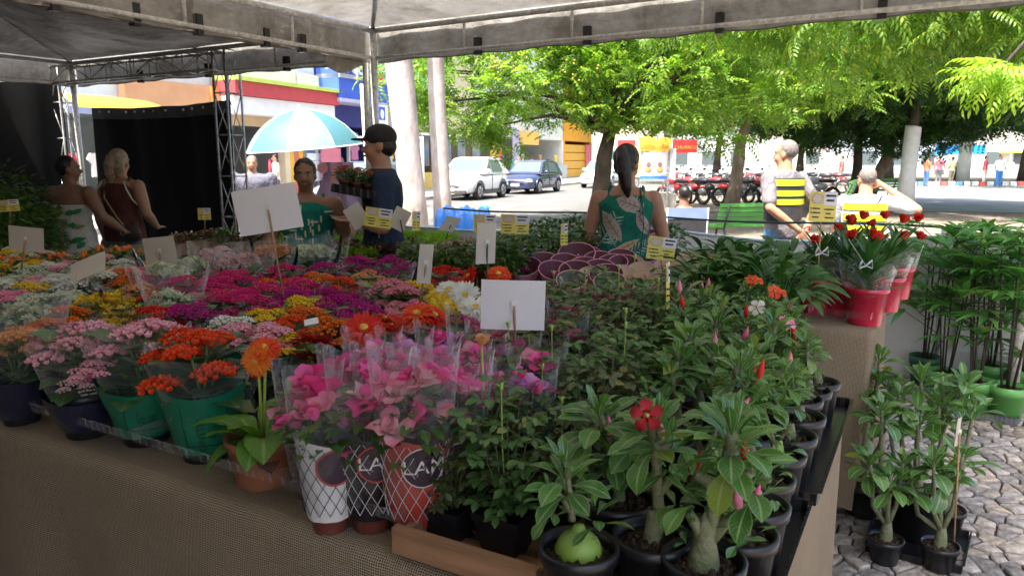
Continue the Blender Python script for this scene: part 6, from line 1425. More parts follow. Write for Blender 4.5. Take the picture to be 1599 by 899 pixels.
# ---- azaleas (ruffled pink blooms in tall printed sleeves)
def azT(r=.050):
    a = Acc(); lf = leafT(r, r * .86, 5, -.15, .35, .62, 4, wave=.38)
    for lay, (n, el, s) in enumerate([(5, .55, 1.), (4, 1.05, .85)]): a.add(inst(lf, Rm(np.arange(n) * 2 * pi / n + lay * .5, el + rng.uniform(-.15, .15, n), 0), np.zeros((n, 3)), s))
    return a.tmpl()
AZT = azT()
def azo(r, lay):
    a = Acc(); lf = leafT(r, r * .80, 5, .30, .30, .60, 4, wave=.30)
    for n, el, s in lay: a.add(inst(lf, Rm(np.arange(n) * 2 * pi / n + el, el + rng.uniform(-.25, .25, n), rng.uniform(-.3, .3, n)), np.zeros((n, 3)), s * rng.uniform(.85, 1.1, n)))
    return a.tmpl()
AZO = [azo(.052, [(5, .75, 1.), (2, 1.2, .7)]), azo(.050, [(5, .95, 1.)]), azo(.040, [(3, 1.35, 1.)]), azo(.056, [(4, .6, 1.), (3, 1.1, .8)])]
def azmesh(c1, c2, n, R_, H, seed):
    a = Acc(); rs = np.random.default_rng(seed)
    for k in range(n):
        q = ((k + .4) / n) ** .5; th = k * 2.39996 + seed; p = (q * R_ * math.cos(th), q * R_ * math.sin(th), H * (.98 - .3 * q * q) + rs.uniform(-.03, .02))
        d = Vector((p[0] * 7 + rs.uniform(-.5, .5), p[1] * 7 + rs.uniform(-.5, .5), 1)).normalized(); Rt = np.array(Vector((0, 0, 1)).rotation_difference(d).to_matrix() @ Matrix.Rotation(k, 3, 'Z'))[None]
        V, F, U = inst(AZO[k % 4], Rt, [p], rs.uniform(.8, 1.1)); a.add((V, F, U), k % 2)
    return mesh('flower_cluster', a, [PET[c1], PET[c2]])
AZM = [azmesh('hot pink', 'pink', 10, .058, .27, 1), azmesh('hot pink', 'two-tone pink', 12, .062, .285, 2), azmesh('hot pink', 'lilac', 11, .058, .28, 3), azmesh('hot pink', 'pale pink', 9, .055, .26, 4)]
def azleaves(n=95):
    lf = leafT(.042, .02, 3, .4, .2, .5, 2); d = sph(n); P = d * np.array([.05, .05, .05]) + np.array([0, 0, .20]); return inst(lf, Rm(np.arctan2(-d[:, 0], d[:, 1]), rng.uniform(-.3, .8, n), 0), P, rng.uniform(.7, 1.2, n))
AZL = [mesh('foliage', Acc().add(azleaves()), ML_bu) for _ in range(2)]
AZS = [mesh('clear_sleeve', Acc().add(sleeveT(.043, .078, .04, .285 + .02 * i, 2, .02, i * .9)), M_clear) for i in range(2)]
def azalea(label, px_, py_, v, h=.28, wrap=None, s=1.0, hid=False):
    t = potted('potted_azalea', label, 'potted flower', on_top(px_, py_, h * s), 'azaleas in tall clear sleeves', pot=(.043, .09, M_brpot), rz=0, s=s)
    link('flower_cluster', AZM[v % 4], t, rot=(0, 0, random.uniform(0, 6))); link('foliage', AZL[v % 2], t); link('clear_sleeve', AZS[v % 2], t)
    ob('stems', stemsT(.05, .24, .08, 6), M_branch, t)
    if wrap:
        th = camth(t.location); T = (.041, .060, .03, .205); m = {'white': M_wh_w, 'black': M_bk_w, 'red': M_rd_w}[wrap]
        ob('printed_wrap', wrapT(*T[:3], .185, .015, -th + 1.4), m, t)
        a = Acc(); ln = M_line_b if wrap == 'white' else M_line_w
        for k in range(-6, 7):
            for sg in (-1, 1): a.add(tube([p for p in onsurf(t, T, [(th + k * .42 + sg * j * .13, .045 + j * .0125) for j in range(12)], .001)], .0007, 3, False))
        ob('printed_grid', a, ln, t)
        # oval emblem
        e = Acc(); ring = [(th + .25 + .62 * math.cos(q * pi / 10), .145 + .035 * math.sin(q * pi / 10)) for q in range(20)]
        P = onsurf(t, T, ring, .002); e.add((np.array([onsurf(t, T, [(th + .25, .145)], .003)[0]] + P), [np.array([(0, i + 1, (i + 1) % 20 + 1) for i in range(20)])], np.zeros((21, 2)))); ob('printed_oval', e, plain('aubergine print', (.03, .012, .03), .5, .1), t)
        ob('printed_ring', tube(P + [P[0]], .0022 if wrap != 'red' else .0012, 4), plain('rust print', (.42, .06, .04), .5, .1) if wrap != 'red' else ln, t)
        if wrap != 'white': textwrap(t, 'LAM', T, th + .27, .145, .034, M_line_w)
        V, F, U = ell((0, 0, 0), (.005, .002, .005), 8, 5)
        for dz in (.07, .095) if wrap == 'red' else (): p = onsurf(t, T, [(th + .45, dz)], .002)[0]; ob('printed_spot', (V + np.array(p), F, U), M_ink, t)
    return t
azalea('hot pink azalea in white wrapper with black grid print, front row', 508, 622, 0, .26, 'white', 1.02)
azalea('pink azalea in black wrapper with LAM lettering, between the white and red wrappers', 573, 592, 3, .28, 'black', 1.08)
azalea('pink azalea in orange-red wrapper with LAM lettering at front right of its tray', 645, 590, 1, .28, 'red', 1.12)
azalea('pink azalea in a red wrapper tucked behind the front orange-red one', 706, 592, 3, .28, 'red', 1.05)
azalea('small pink azalea in a dark wrapper behind the rose stems', 757, 615, 2, .25, 'black', .9)
AZP = [(480, 588, 0), (545, 562, 0), (620, 560, 1), (672, 548, 2), (598, 573, 1), (716, 568, 3), (655, 575, 1), (762, 578, 0), (695, 590, 0), (632, 532, 2), (800, 540, 2), (838, 560, 1), (745, 548, 1), (690, 520, 2), (862, 476, 0), (892, 488, 0), (878, 512, 3), (850, 505, 1), (908, 458, 3), (935, 470, 0), (985, 462, 3), (1045, 468, 3), (820, 585, 2), (770, 520, 0), (580, 545, 3), (735, 505, 3)]
ordn = ['first', 'second', 'third', 'fourth', 'fifth', 'sixth', 'seventh', 'eighth', 'ninth', 'tenth', 'eleventh', 'twelfth', 'thirteenth', 'fourteenth', 'fifteenth', 'sixteenth', 'seventeenth', 'eighteenth', 'nineteenth', 'twentieth', 'twenty-first', 'twenty-second', 'twenty-third', 'twenty-fourth', 'twenty-fifth', 'twenty-sixth', 'twenty-seventh', 'twenty-eighth', 'twenty-ninth', 'thirtieth', 'thirty-first', 'thirty-second']
xs = sorted(range(len(AZP)), key=lambda i: AZP[i][0])
for i, (x, y, v) in enumerate(AZP):
    azalea('%s azalea in clear sleeve, %s from left of the unprinted ones' % (['hot pink', 'full deep pink', 'pink and white', 'soft pink'][v], ordn[xs.index(i)]), x, y, v, .28, None, .95)


# ---- remaining rows of the front table
FC = lambda a_, b_: random.choice(['pale pink', 'greenish white', 'white', 'yellow'] if a_ > 2.9 else ['magenta', 'purple-magenta', 'pink', 'two-tone pink', 'orange'] if b_ > .75 else ['orange', 'orange-red', 'yellow', 'pale pink', 'red', 'white'])
nf = 0
for j in range(8):
    for i in range(26):
        aa, bb = .98 + i * .135 + .06 * (j % 2) + random.uniform(-.02, .02), .26 + j * .135 + random.uniform(-.02, .02)
        if bb > 1.27 or aa > 4.3 or (aa < 1.25 and bb < .8): continue
        p = W(aa, bb, TZ)
        if min((p.x - q[0]) ** 2 + (p.y - q[1]) ** 2 for q in PPOS) < .088 ** 2: continue
        c = FC(aa, bb); nf += 1; sm_ = c in ('magenta', 'purple-magenta'); k_ = DOMES_S[nf % 2] if sm_ else DOMES[nf % 4]; sc_ = random.uniform(.78, .95)
        t = potted('potted_kalanchoe', '%s kalanchoe filling a gap, %s row back, about %s from the right' % (c, ordn[j], ordn[i]), 'potted flower', tuple(p), 'flowering pots on the front table', s=sc_)
        link('flower_cluster', k_, t, rot=(R(random.uniform(-9, 9)), R(random.uniform(-9, 9)), 0), mat=PET[c]); link('foliage', KLEAF[nf % 2], t); link('stems', KSTEM, t)
        if nf % 2: link('clear_sleeve', SLV[nf % 3], t)
# ---- roses in black square pots
def rosemesh(seed):
    rs = random.Random(seed); fol = Acc(); st = Acc(); bud = Acc(); lf = leafT(.030, .018, 3, .35, .22, .5, 2)
    P = []; az = []; el = []; S = []
    for k in range(9):
        th = k * 2.4 + rs.random(); H = rs.uniform(.10, .24); out = rs.uniform(.02, .08)
        pts_ = [(.012 * math.cos(th), .012 * math.sin(th), .09), (out * .5 * math.cos(th), out * .5 * math.sin(th), .09 + H * .45), (out * math.cos(th + .3), out * math.sin(th + .3), .09 + H)]
        st.add(tube(pts_, [.0022, .0018, .0012], 4, False))
        for j in range(rs.randint(7, 9)):
            q = .10 + .85 * j / 7; b0, b1, b2 = [Vector(x) for x in pts_]; b_ = b0.lerp(b1, q * 2) if q < .5 else b1.lerp(b2, q * 2 - 1)
            a0 = th + j * 2.2 + rs.uniform(-.5, .5); d = Vector((-math.sin(a0), math.cos(a0), rs.uniform(.0, .6))).normalized(); ln = rs.uniform(.03, .055)
            e = b_ + d * ln; st.add(tube([b_, b_.lerp(e, .5) + Vector((0, 0, .004)), e], .0009, 3, False))
            for (f, sd) in ((1, 0), (.95, 1), (.95, -1), (.5, 1), (.5, -1)):
                P.append(tuple(b_.lerp(e, f))); az.append(a0 - sd * 1.1); el.append(rs.uniform(-.5, .4)); S.append(rs.uniform(.75, 1.15))
    T_ = inst(lf, Rm(az, el, np.array([rs.uniform(-.5, .5) for _ in az])), P, np.array(S)); fol.add(T_)
    nb = 0
    for k in range(rs.choice((0, 0, 1, 1))):
        th = rs.random() * 6.28; x, y = rs.uniform(.0, .05) * math.cos(th), rs.uniform(0, .05) * math.sin(th); H = rs.uniform(.29, .37)
        bud.add(tube([(x * .3, y * .3, .12), (x, y, .24), (x * 1.2, y * 1.1, H)], [.0019, .0015, .0013], 5, False)); bud.add(ell((x * 1.2, y * 1.1, H + .007), (.0042, .0042, .009), 8, 6)); nb += 1
        for q in range(4): bud.add(inst(leafT(.018, .005, 2, .3, .1, .4, 1), Rm(q * 1.57, 1.0 - .3 * (q % 2), 0), [[x * 1.2, y * 1.1, H + .003]]))
    return mesh('foliage', fol, ML_ro if seed % 2 else ML_rod), mesh('stems', st, M_branch), (mesh('flower_buds', bud, M_stemy) if nb else None)
ROSE = [rosemesh(s) for s in range(1, 8)]
def sqpotT():
    a = Acc(); r0, r1, h = .036, .052, .10
    def q(r, z): return [(r * sx * (1 if abs(k) else 1), r * sy, z) for k, (sx, sy) in enumerate(((-1, -1), (1, -1), (1, 1), (-1, 1)))]
    V = q(r0, 0) + q(r1, h - .015) + q(r1 + .003, h - .015) + q(r1 + .004, h) + q(r1 - .001, h) + q(r1 - .004, h - .02)
    F = [(i * 4 + k, i * 4 + (k + 1) % 4, i * 4 + 4 + (k + 1) % 4, i * 4 + 4 + k) for i in range(5) for k in range(4)]
    return np.array(V, float), [np.array(F), np.array([[3, 2, 1, 0]]), np.array([[20, 21, 22, 23]])], np.zeros((24, 2))
SQP = mesh('pot', Acc().add(sqpotT()), M_black, False)
rcount = {}
rowsA = [.355 + .112 * i for i in range(6)]; rowsB = [.07 + .118 * j for j in range(11)]
for j, bb in enumerate(rowsB):
    na_ = 3 if j < 2 else 3 if j < 4 else 4 if j < 7 else 4
    for i in range(na_):
        aa = .36 + .112 * i + (.06 if j < 1 else 0) + random.uniform(-.008, .008) + (.035 * max(0, j - 3) if j > 3 else 0) * .6
        p = W(aa, bb + random.uniform(-.01, .01), TZ)
        t = thing('potted_rose', 'rose bush, %s row back from the crate, %s from the right' % (ordn[j], ordn[i]), 'potted plant', p, ANG_E + random.choice((0, pi / 2, pi, -pi / 2)), 'rose bushes in black square pots', scale=random.uniform(.92, 1.1) * (.80 if j < 3 else .92 if j < 5 else 1))
        v = ROSE[(i * 3 + j * 5) % 7] if random.random() < .7 else random.choice(ROSE)
        link('pot', SQP, t); link('foliage', v[0], t); link('stems', v[1], t)
        if v[2]: link('flower_buds', v[2], t)
# single pink opening bud on tall stem
p = atz(752, 533, TZ + .37); t = thing('potted_rose', 'rose bush carrying one small coral opening bud above the others', 'potted plant', (p.x, p.y, TZ), 0, 'rose bushes in black square pots')
link('pot', SQP, t); link('foliage', ROSE[2][0], t); link('stems', ROSE[2][1], t)
ob('bud_stem', tube([(0, 0, .1), (.004, 0, .25), (0, 0, .36)], .0022, 5), M_stemy, t); ob('flower', inst(AZT, Rm(0, 0, 0), [[0, 0, .36]], .55), PET['peach'], t)

# ---- crate
t = thing('wooden_crate', 'low rough pine crate holding the front rose pots', 'crate', W(.43, .05, TZ)); c0 = t.location.copy()
def plank(a0, a1, b0, b1, z0, z1, nm='plank'):
    P = [W(a0, b0) - c0, W(a1, b0) - c0, W(a1, b1) - c0, W(a0, b1) - c0]; L = abs(a1 - a0) if abs(a1 - a0) > abs(b1 - b0) else abs(b1 - b0); Tt = min(abs(a1 - a0), abs(b1 - b0))
    m_ = W((a0 + a1) / 2, (b0 + b1) / 2) - c0; rz = ANG_E if abs(a1 - a0) > abs(b1 - b0) else ANG_E + pi / 2
    bm = Acc().add(box((0, 0, 0), (L, Tt, z1 - z0))); return ob(nm, bm, M_wood, t, smooth=False, loc=(m_.x, m_.y, (z0 + z1) / 2), rot=(0, 0, rz))
plank(.29, .585, -.045, -.027, .012, .062); plank(.30, .575, -.026, -.012, .0, .05); plank(.565, .583, -.025, .30, .01, .05); plank(.292, .31, -.025, .30, .01, .05)
for k in range(3): plank(.30, .575, .0 + k * .1, .07 + k * .1, .002, .010)

# ---- desert roses
ALEAF = [mesh('leaf', Acc().add(leafT(1, .38, 7, .45, .30, .68, 4)), ML_ad), mesh('leaf', Acc().add(leafT(1, .33, 7, .15, .38, .66, 4)), ML_ad), mesh('leaf', Acc().add(leafT(1, .48, 7, .8, .2, .66, 4)), ML_ad)]
ALT = [leafT(1, .42, 4, .45, .30, .68, 2), leafT(1, .37, 4, .15, .38, .66, 2), leafT(1, .48, 4, .8, .2, .66, 2)]
def ros(n, r0=.006, top=1.2, bot=-.25):
    out = []
    for k in range(n):
        q = k / max(1, n - 1); az = k * 2.39996 + random.uniform(-.25, .25); out.append((az, bot + (top - bot) * q + random.uniform(-.2, .2), random.uniform(-.4, .4), 1 - .45 * q ** 2, (-r0 * math.sin(az), r0 * math.cos(az), (q - 1) * .055)))
    return out
def flowerP(t, loc, d, c, s=.022, name='flower'):
    f = bpy.data.objects.new(name, None)
    a = Acc(); a.add(lathe([(.004, -.03), (.005, -.012), (.010, 0), (.006, .002)], 10)); f = link(name, mesh(name, a, PET['two-tone pink' if c == 'white' else c]), t, loc=loc)
    f.rotation_mode = 'QUATERNION'; f.rotation_quaternion = Vector((0, 0, 1)).rotation_difference(Vector(d).normalized())
    k_ = ('petal', c)
    if k_ not in GM: GM[k_] = mesh('petal', Acc().add(leafT(1, .80, 5, .32, .16, .70, 4, wave=.22)), PET[c])
    for k in range(5): link('petal', GM[k_], f, loc=(0, 0, .001 * k), rot=Matrix(Rm(k * 2 * pi / 5, -.02, .15)[0].tolist()).to_euler(), scale=s * 1.2)
    link('throat', mesh('throat', ell((0, 0, .004), (.0035, .0035, .004), 8, 6), M_stemy), f)
    return f
def adenium(label, loc, trunk, tr, bulb, heads, potr=.066, L=.085, n=20, indiv=True, bulbmat=None, pots=M_black, flowers=(), group='potted desert roses', soilh=.105, buds=0, s=1, cat='potted plant'):
    """trunk: list of points; bulb: list of (r,z) profile or None; heads: rosette tips"""
    t = thing('potted_desert_rose', label, cat, loc, 0, group, scale=s); link('pot', potmesh(potr, soilh + .02, pots), t); link('soil', soilmesh(potr - .006), t, loc=(0, 0, soilh - .001))
    if bulb: ob('swollen_base', lathe([(r_ * (.95 if bulbmat and len(bulb) > 6 else .68), z_) for r_, z_ in bulb], 20), bulbmat or M_trunk, t)
    if trunk: ob('trunk', tube(trunk, [.72 * tr * (1 - .4 * i / (len(trunk) - 1)) for i in range(len(trunk))], 12), M_trunk, t)
    fol = Acc(); L = L * .74
    for hd in heads:
        frm, tip = Vector(hd[0]), Vector(hd[1]); nn = int(1.45 * (hd[2] if len(hd) > 2 else n)); LL = .74 * hd[3] if len(hd) > 3 else L
        if (tip - frm).length > .02: ob('branch', tube([frm, frm.lerp(tip, .5) + Vector((0, 0, .006)), tip], [tr * .62, tr * .5, tr * .4], 8), M_trunk, t)
        for (az, el, ro, sc_, off) in ros(nn):
            v = random.randrange(3)
            if indiv:
                o = link('leaf', ALEAF[v], t, loc=tip + Vector(off), rot=Matrix(Rm(az, el, ro)[0].tolist()).to_euler(), scale=LL * sc_ * random.uniform(.85, 1.15))
            else: fol.add(inst(ALT[v], Rm(az, el, ro), [tuple(tip + Vector(off))], LL * sc_ * random.uniform(.85, 1.15)))
    if not indiv and fol.V: o = ob('foliage', fol, ML_ad, t)
    for (l_, d_, c_) in flowers: flowerP(t, l_, d_, c_)
    for k in range(buds):
        tip = Vector(random.choice(heads)[1]); dx, dy = random.uniform(-.02, .02), random.uniform(-.02, .02); b_ = Acc().add(lathe([(.001, 0), (.005, .005), (.007, .016), (.004, .030), (.0008, .040)], 8)); ob('flower_bud', b_, PET[random.choice(('pink', 'two-tone pink', 'red'))], t, loc=tip + Vector((dx, dy, .01)), rot=(dy * 20, dx * 20, 0))
    return t
def Zs(px_, py_): return atz(px_, py_, TZ + .105)
def rel(loc, px_, py_, dy=0): # point in the plant's own vertical plane through picture point
    p = aty(px_, py_, loc[1] + dy); return (p.x - loc[0], p.y - loc[1], p.z - loc[2])
SB = .100
def base_at(px_, py_): p = Zs(px_, py_); return (p.x, p.y, TZ)
l = base_at(903, 868)
adenium('desert rose with a fat bright green bulb and low spreading leaves, front', l, [rel(l, 893, 812), rel(l, 892, 780), rel(l, 885, 738)], .0085, [(.032, SB - .01), (.037, SB + .004), (.039, SB + .018), (.034, SB + .032), (.024, SB + .042), (.012, SB + .050), (.009, SB + .058), (.001, SB + .06)],
        [(rel(l, 885, 745), rel(l, 884, 722), 16, .098), (rel(l, 893, 800), rel(l, 862, 762), 9, .06), (rel(l, 893, 800), rel(l, 930, 775), 9, .07)], n=18, bulbmat=M_bulb, potr=.060)
l = base_at(1018, 852)
adenium('desert rose with a straight pale trunk topped by one open dark red flower', l, [rel(l, 1022, 842), rel(l, 1030, 815), rel(l, 1027, 770), rel(l, 1024, 700), rel(l, 1018, 660)], .0155, [(.024, SB - .01), (.022, SB + .02), (.016, SB + .05), (.013, SB + .07)],
        [(rel(l, 1018, 670), rel(l, 1024, 655), 20, .11), (rel(l, 1027, 770), rel(l, 1060, 742), 6, .08), (rel(l, 1024, 720), rel(l, 1045, 690), 8, .10)], potr=.060, flowers=[(rel(l, 1010, 648, -.05), (-.1, -1, .35), 'crimson')], buds=2)
l = base_at(1098, 888)
adenium('desert rose with the thickest knobbly trunk at the front right corner', l, [rel(l, 1095, 900), rel(l, 1103, 850), rel(l, 1115, 790), rel(l, 1130, 740), rel(l, 1140, 690)], .0185, [(.034, SB - .01), (.036, SB + .015), (.031, SB + .035), (.024, SB + .055), (.019, SB + .08), (.001, SB + .1)],
        [(rel(l, 1140, 700), rel(l, 1145, 672), 20, .115), (rel(l, 1125, 780), rel(l, 1175, 735), 8, .10), (rel(l, 1118, 770), rel(l, 1085, 740), 7, .08), (rel(l, 1110, 840), rel(l, 1155, 800), 9, .055), (rel(l, 1100, 850), rel(l, 1075, 800), 5, .05)], potr=.060, buds=3)
l = base_at(966, 790)
adenium('desert rose with a leaning grey trunk and one orange dying leaf', l, [rel(l, 964, 795), rel(l, 968, 760), rel(l, 976, 725), rel(l, 985, 695)], .0125, [(.02, SB - .01), (.018, SB + .02), (.013, SB + .04)], [(rel(l, 985, 700), rel(l, 986, 675), 18, .10), (rel(l, 970, 740), rel(l, 955, 690), 12, .10), (rel(l, 970, 750), rel(l, 935, 640), 18, .11)], buds=1)
l2 = link('dying_leaf', mesh('dying_leaf', Acc().add(leafT(1, .25, 7, .3, .5, .6, 2)), plain('orange dead leaf', (.45, .22, .06), .7, .3, 20)), bpy.data.objects[bpy.context.scene.objects[-1].name].parent or None, scale=.07)
l2.location = rel(l, 975, 748, -.02); l2.rotation_euler = (R(30), 0, R(-80))
EDGE = [(1158, 846), (1180, 801), (1192, 757), (1213, 718), (1232, 690), (1248, 660), (1247, 632), (1262, 618), (1276, 605)]
desc = ['first', 'second', 'third', 'fourth', 'fifth', 'sixth', 'seventh', 'eighth', 'last']
for k, (x, y) in enumerate(EDGE):
    l = base_at(x, y); ph = random.uniform(.10, .17); bx, by = random.uniform(-.05, -.01), random.uniform(-.02, .02)
    adenium('desert rose at the right table edge, %s pot counting back from the corner' % desc[k], l, [(0, 0, SB), (bx * .3, by * .3, SB + ph * .4), (bx, by, SB + ph)], .010, [(.022, SB - .01), (.024, SB + .010), (.018, SB + .03), (.011, SB + .05)],
            [((bx, by, SB + ph), (bx * 1.2, by, SB + ph + .02), 15, .085), ((bx * .4, 0, SB + ph * .5), (bx * .6 + random.uniform(-.04, .01), random.uniform(-.04, .03), SB + ph * .85), 10, .07)] + ([((0, 0, SB + .05), (.01, -.03, SB + .08), 7, .05)] if k < 4 else []), potr=.054, indiv=k < 5, bulbmat=M_bulb if k in (1, 3) else None, buds=k % 2)
# interior columns
q_ = 0
for i, aa in enumerate((.125, .245, .365)):
    for j in range(10):
        bb = .16 + .125 * j + (.06 if i % 2 else 0)
        if (i == 0 and j == 0) or (i == 1 and j < 2) or (i == 2 and j < 6) or bb > 1.3: continue
        q_ += 1; p = W(aa + random.uniform(-.012, .012), bb + random.uniform(-.012, .012), TZ); ph = random.uniform(.13, .21)
        bx, by = random.uniform(-.03, .03), random.uniform(-.03, .03)
        fl = []
        adenium('crowded desert rose, %s column from the right edge, %s from the front' % (ordn[i + 1], ordn[j]), tuple(p), [(0, 0, SB), (bx * .3, by * .3, SB + ph * .5), (bx, by, SB + ph)], .011, [(.026, SB - .01), (.028, SB + .015), (.018, SB + .04), (.011, SB + .06)],
                [((bx, by, SB + ph), (bx * 1.2, by, SB + ph + .02), 17, .095), ((bx * .5, 0, SB + ph * .6), (bx + random.uniform(-.06, .06), by + random.uniform(-.06, .06), SB + ph * .95), 13, .085), ((0, 0, SB + ph * .5), (random.uniform(-.06, .06), random.uniform(-.06, .06), SB + ph * .8), 9, .07)],
                potr=.055, indiv=j < 2, buds=random.choice((0, 1, 1)))
# named flowers among them
for (x, y, c, lab, d) in [(1172, 438, 'orange-red', 'desert rose with a small red-orange bloom at the back', (0, -.6, 1)), (1207, 457, 'orange-red', 'desert rose with the largest red-orange bloom at the back', (.3, -1, .5)), (1180, 482, 'white', 'desert rose with one white bloom', (-.5, -.8, .6)), (1216, 505, 'pink', 'desert rose with a pink-red bloom below the red-orange one', (.2, -.7, .8))]:
    p = atz(x, y, TZ + .30); l = (p.x, p.y + .03, TZ)
    adenium(lab, l, [(0, 0, SB), (0, 0, .2), (0, 0, .27)], .010, [(.024, SB - .01), (.024, SB + .02), (.011, SB + .05)], [((0, 0, .24), (0, 0, .265), 18, .085), ((0, 0, .2), (.03, -.03, .24), 10, .07)], indiv=False, potr=.06, flowers=[((p.x - l[0], p.y - l[1] - .01, .305), d, c)] + ([((.03, -.01, .30), (.6, -.5, 1), c)] if c != 'white' else []))
l = base_at(1060, 790); f = thing('fallen_blossom', 'small crimson blossom drooping between the desert rose trunks', 'blossom', Zs(1078, 745)); 
flowerP(f, (0, 0, 0), (.6, -1, .1), 'crimson', .018)
# black tray under the right edge
def tray(label, P, z, m, h=.03, lip=.012, name='plant_tray'):
    t = thing(name, label, 'tray', sum((Vector(p) for p in P), Vector()) / len(P)); c = t.location.copy(); t.location.z = z; c.z = 0
    pl = [((Vector(p) - c).x, (Vector(p) - c).y) for p in P]
    if m is M_black: V, F, U = prism(pl, .001, .004); ob('base', (V, F, U), m, t, smooth=False)
    rim = [Vector((x, y, h)) for x, y in pl]; a = Acc(); n = len(pl)
    for i in range(n):
        p, q = Vector((*pl[i], 0)), Vector((*pl[(i + 1) % n], 0)); nn_ = max(2, int((q - p).length / .012))
        nr = (q - p).cross(Vector((0, 0, 1))).normalized()
        V = []
        for k in range(nn_ + 1):
            b_ = p.lerp(q, k / nn_); rb = .003 * (k % 2); V += [tuple(b_ + nr * rb + Vector((0, 0, .002))), tuple(b_ + nr * (rb + .002) + Vector((0, 0, h))), tuple(b_ + nr * (.010) + Vector((0, 0, h + .001)))]
        F = [(k * 3 + j, (k + 1) * 3 + j, (k + 1) * 3 + j + 1, k * 3 + j + 1) for k in range(nn_) for j in range(2)]
        a.add((np.array(V), [np.array(F)], np.zeros((len(V), 2))))
    ob('rim', a, m, t, smooth=False); return t
def rectAB(a0, a1, b0, b1): return [W(a0, b0), W(a1, b0), W(a1, b1), W(a0, b1)][::-1]
tray('black plastic tray under the desert roses along the right edge, front', rectAB(-.05, .30, -.03, .5), TZ + .002, M_black); tray('black plastic tray under the desert roses along the right edge, back', rectAB(-.06, .30, .55, 1.25), TZ + .002, M_black)
def base_px(px_, py_): return AB(atz(px_, py_, TZ))
a0_, b0_ = base_px(460, 745); a1_, b1_ = base_px(58, 655)
tray('long clear plastic tray under the green-wrapped kalanchoes, left section', rectAB(1.42, 1.84, -.005, .28), TZ + .05, M_clear2, .026)
tray('clear plastic tray under the orange gerbera, middle section', rectAB(.93, 1.40, -.005, .28), TZ + .05, M_clear2, .026)
tray('clear plastic tray under the azaleas in printed wrappers', rectAB(.60, .90, -.01, .28), TZ + .05, M_clear2, .026)
tray('clear plastic tray at the far left corner under the navy film', rectAB(1.87, 2.3, -.005, .28), TZ + .05, M_clear2, .026)
# ================================================================ REAR TABLE, SIGNS, GROUND PLANTS
def tuftmesh(n, L, w_, spread, up, seg=3, mat=None, z0=.09, rr=.05, name='foliage', curl=.5, fold=.2, peak=.5):
    lf = leafT(L, w_, seg, curl, fold, peak, 2); th = rng.uniform(0, 2 * pi, n); q = rng.uniform(0, 1, n) ** .5 * rr
    P = np.stack([q * np.cos(th), q * np.sin(th), np.full(n, z0)], 1); el = up - spread * (q / rr) * rng.uniform(.6, 1.2, n)
    return mesh(name, Acc().add(inst(lf, Rm(th - pi / 2, el, rng.uniform(-.3, .3, n)), P, rng.uniform(.7, 1.15, n))), mat)
GRM = [tuftmesh(520, .115, .006, 1.1, 1.45, 3, ML_gr, .07, .085, curl=.35) for _ in range(2)]
gx = [(452, 372), (497, 374), (540, 373), (585, 376), (628, 380), (672, 376), (475, 362), (520, 360), (565, 361), (610, 362), (650, 364), (690, 367), (430, 366)]
gxs = sorted(gx)
for i, (x, y) in enumerate(gx):
    t = potted('potted_grass', 'pot of bright lime-green grass, %s from left in its row' % ordn[gxs.index((x, y))], 'potted grass', on_top(x, y, .13), 'pots of bright grass on the rear table', pot=(.075, .09, M_terra)); link('foliage', GRM[i % 2], t, scale=(1.15, 1.15, 1), kind='stuff')
def bushmesh(n, lf, R_, c, mat, name='foliage', el=(-.5, .9)):
    d = sph(n); rad = rng.uniform(.4, 1, n) ** .5; P = d * rad[:, None] * np.array(R_) + np.array(c)
    return mesh(name, Acc().add(inst(lf, Rm(np.arctan2(-d[:, 0], d[:, 1]) + rng.uniform(-.6, .6, n), rng.uniform(*el, n), rng.uniform(-.5, .5, n)), P, rng.uniform(.7, 1.2, n))), mat)
LB = leafT(.05, .022, 3, .4, .2, .5, 2); LFI = leafT(.03, .022, 2, .2, .1, .5, 2)
BU = [bushmesh(230, LB, (.10, .10, .10), (0, 0, .19), ML_bu) for _ in range(2)]; FI = bushmesh(200, LFI, (.08, .08, .035), (0, 0, .12), ML_fi); FIG = bushmesh(170, LB, (.09, .09, .07), (0, 0, .15), ML_bu); RB = bushmesh(170, LFI, (.08, .08, .05), (0, 0, .13), ML_re)
def row(name, labelf, cat, pts_, me, group, pot, h=.15, s=1.0, extra=None, kind=None):
    o_ = sorted(pts_)
    for i, p in enumerate(pts_):
        t = potted(name, labelf % ordn[o_.index(p)], cat, on_top(p[0], p[1], h), group, pot=pot, s=s * random.uniform(.92, 1.1)); link('foliage', me[i % len(me)], t)
        if extra: extra(t, i)
row('potted_bush', 'bushy green foliage plant behind the purple paper pots, %s from left', 'potted plant', [(790, 392), (815, 375), (845, 372), (870, 368), (895, 366), (905, 380), (850, 388), (880, 385), (775, 405), (808, 398), (920, 368), (1050, 372), (940, 372)], BU, 'bushy green plants on the rear table', (.06, .10, M_black), .17)
row('potted_nerve_plant', 'pinkish green nerve plant in brown pot, %s from left', 'potted plant', [(655, 388), (680, 391), (705, 389), (730, 386), (745, 395), (640, 398)], [FI], 'nerve plants beside the grass', (.06, .09, M_brpot), .11)
row('potted_succulent', 'dull green leafy plant under the tilted cream card, %s from left', 'potted plant', [(650, 405), (680, 408), (705, 410), (730, 408), (760, 412), (790, 415)], [FIG], 'dull green plants in brown pots', (.06, .10, M_brpot), .13)
row('potted_red_leaf', 'small dark red-brown leaf plant between grass and kalanchoes, %s from left', 'potted plant', [(560, 393), (590, 396), (620, 396), (600, 386), (640, 388), (530, 392)], [RB], 'small dark red leaf plants', (.055, .09, M_black), .10)
